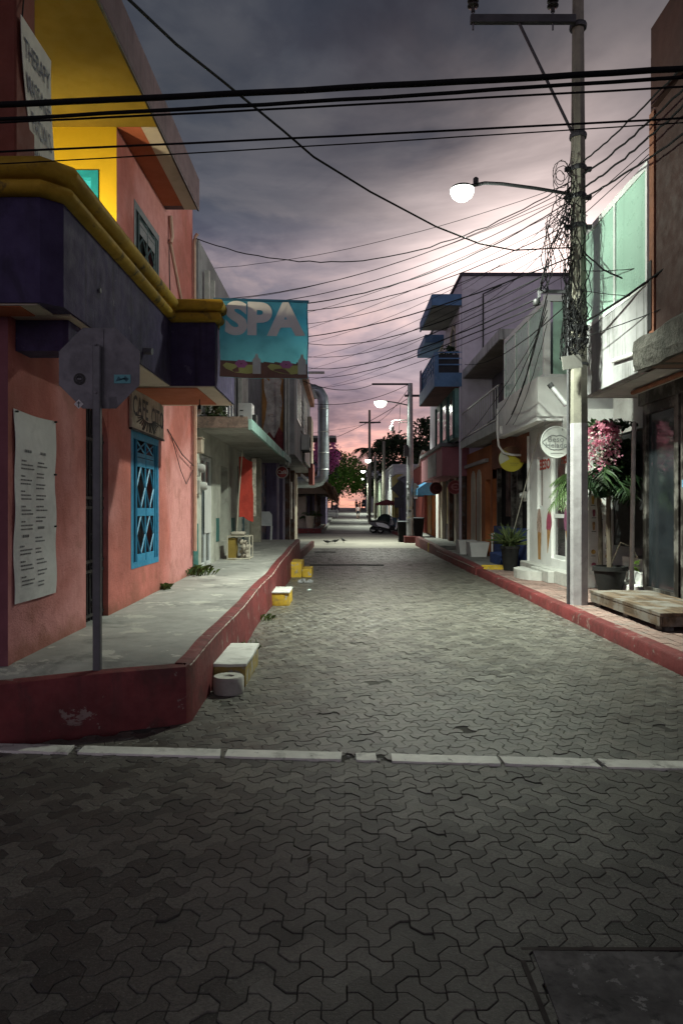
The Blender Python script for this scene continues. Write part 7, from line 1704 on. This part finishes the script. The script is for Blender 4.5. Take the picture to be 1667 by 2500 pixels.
# ---- people
def person(label, loc, rotz, shirt, shorts, skin, hair, stride=.12, h=1.65):
    k = h / 1.7; me = bpy.data.meshes.new('person')
    J = {'pel': (0, 0, .95, .14), 'wst': (0, 0, 1.08, .125), 'chs': (0, .01, 1.28, .15), 'nck': (0, 0, 1.45, .06), 'hd0': (0, -.01, 1.55, .085), 'hd1': (0, -.01, 1.63, .09), 'hdt': (0, 0, 1.70, .05)}
    for s, n in ((-1, 'l'), (1, 'r')):
        J[n + 'hp'] = (.09 * s, 0, .90, .10); J[n + 'kn'] = (.10 * s, -stride * s * .5, .50, .062); J[n + 'an'] = (.10 * s, stride * s * .7, .09, .042); J[n + 'to'] = (.11 * s, stride * s * .7 - .16, .035, .036)
        J[n + 'sh'] = (.18 * s, 0, 1.39, .062); J[n + 'el'] = (.25 * s, .04 + .06 * s, 1.12, .043); J[n + 'wr'] = (.27 * s, -.02 + .12 * s, .88, .032); J[n + 'hn'] = (.27 * s, -.04 + .13 * s, .79, .03)
    nm = list(J); ed = [('pel', 'wst'), ('wst', 'chs'), ('chs', 'nck'), ('nck', 'hd0'), ('hd0', 'hd1'), ('hd1', 'hdt')]
    for n in 'lr': ed += [('pel', n + 'hp'), (n + 'hp', n + 'kn'), (n + 'kn', n + 'an'), (n + 'an', n + 'to'), ('chs', n + 'sh'), (n + 'sh', n + 'el'), (n + 'el', n + 'wr'), (n + 'wr', n + 'hn')]
    me.from_pydata([tuple(c * k for c in J[n][:3]) for n in nm], [(nm.index(a), nm.index(b)) for a, b in ed], [])
    o = bpy.data.objects.new('person', me); COL.objects.link(o); md = o.modifiers.new('skin', 'SKIN')
    for i, n in enumerate(nm): r = J[n][3] * k; me.skin_vertices[0].data[i].radius = (r, r * (.72 if n in ('chs', 'wst', 'pel') else 1)); me.skin_vertices[0].data[i].use_root = (n == 'pel')
    o.modifiers.new('sub', 'SUBSURF').levels = 2
    dg = bpy.context.evaluated_depsgraph_get(); me2 = bpy.data.meshes.new_from_object(o.evaluated_get(dg)); o.modifiers.clear(); o.data = me2
    for m_ in (skin, shirt, shorts): me2.materials.append(m_)
    for p in me2.polygons:
        z = p.center.z / k; x = abs(p.center.x) / k; p.use_smooth = True; p.material_index = 1 if (1.0 < z < 1.44 and x < .235) else (2 if .62 < z <= 1.0 and x < .215 else 0)
    o.location = loc; o.rotation_euler = (0, 0, rotz); tag(o, label, 'person')
    part('hair', MB().lathe([(.07, -.10), (.105, -.02), (.105, .05), (.06, .11), (0, .125)], (0, .02 * k, 1.63 * k), 12), hair, o, True, local=True)
    return o
sk = flat('skin_tan', (.28, .15, .10), .6); hr = flat('dark_hair', (.02, .014, .012), .6)
person('person in a pale pink top and dark shorts walking along the road', (2.0, 86, rz(86)), R(178), flat('shirt_pink', (.6, .42, .42), .8), flat('shorts_dark', (.02, .02, .03), .8), sk, hr, .2, 1.68)
person('person in dark clothes standing far off left of the parked car', (2.45, 117, rz(117)), R(20), flat('shirt_dark', (.05, .04, .05), .8), flat('shorts_dark', (.02, .02, .03)), sk, hr, .05, 1.75)
person('smaller figure far off closest to the parked car', (3.05, 118, rz(118)), R(-30), flat('shirt_grey', (.10, .09, .10), .8), flat('shorts_dark', (.02, .02, .03)), sk, hr, .08, 1.5)
# ---- pigeons
def bird(label, p, rot, up=0.0):
    t = thing('pigeon', label, 'bird', p, 'birds pecking on the crossing', rot); m_ = flat('pigeon_dark', (.018, .017, .018), .7)
    b = part('body', MB().tube([(-.17, 0, .11), (-.10, 0, .12), (0, 0, .125), (.08, 0, .14 + up * .3), (.12, 0, .17 + up), (.14, 0, .20 + up), (.165, 0, .195 + up), (.195, 0, .185 + up)], [.012, .03, .06, .05, .03, .028, .022, .004], 8), m_, t, True, local=True)
    part('tail', MB().box((-.26, -.03, .10), (-.12, .03, .112)), m_, t, local=True)
    for s in (-1, 1): part('leg', MB().tube([(0, .025 * s, .09), (.0, .025 * s, 0), (.03, .03 * s, .004)], .006, 5), m_, t, local=True)
for lb, px, py, rt_, up in (('dark bird pecking, leftmost of the three on the crossing', 799, 1329, R(175), -.03), ('dark bird pecking, middle one of the three on the crossing', 817, 1327, R(0), -.02), ('dark bird standing upright, rightmost of the three on the crossing', 838, 1325, R(130), .03)):
    d = H * F / (py - CY); p = at(px, py, d); bird(lb, (p.x, p.y, 0.0), rt_, up)
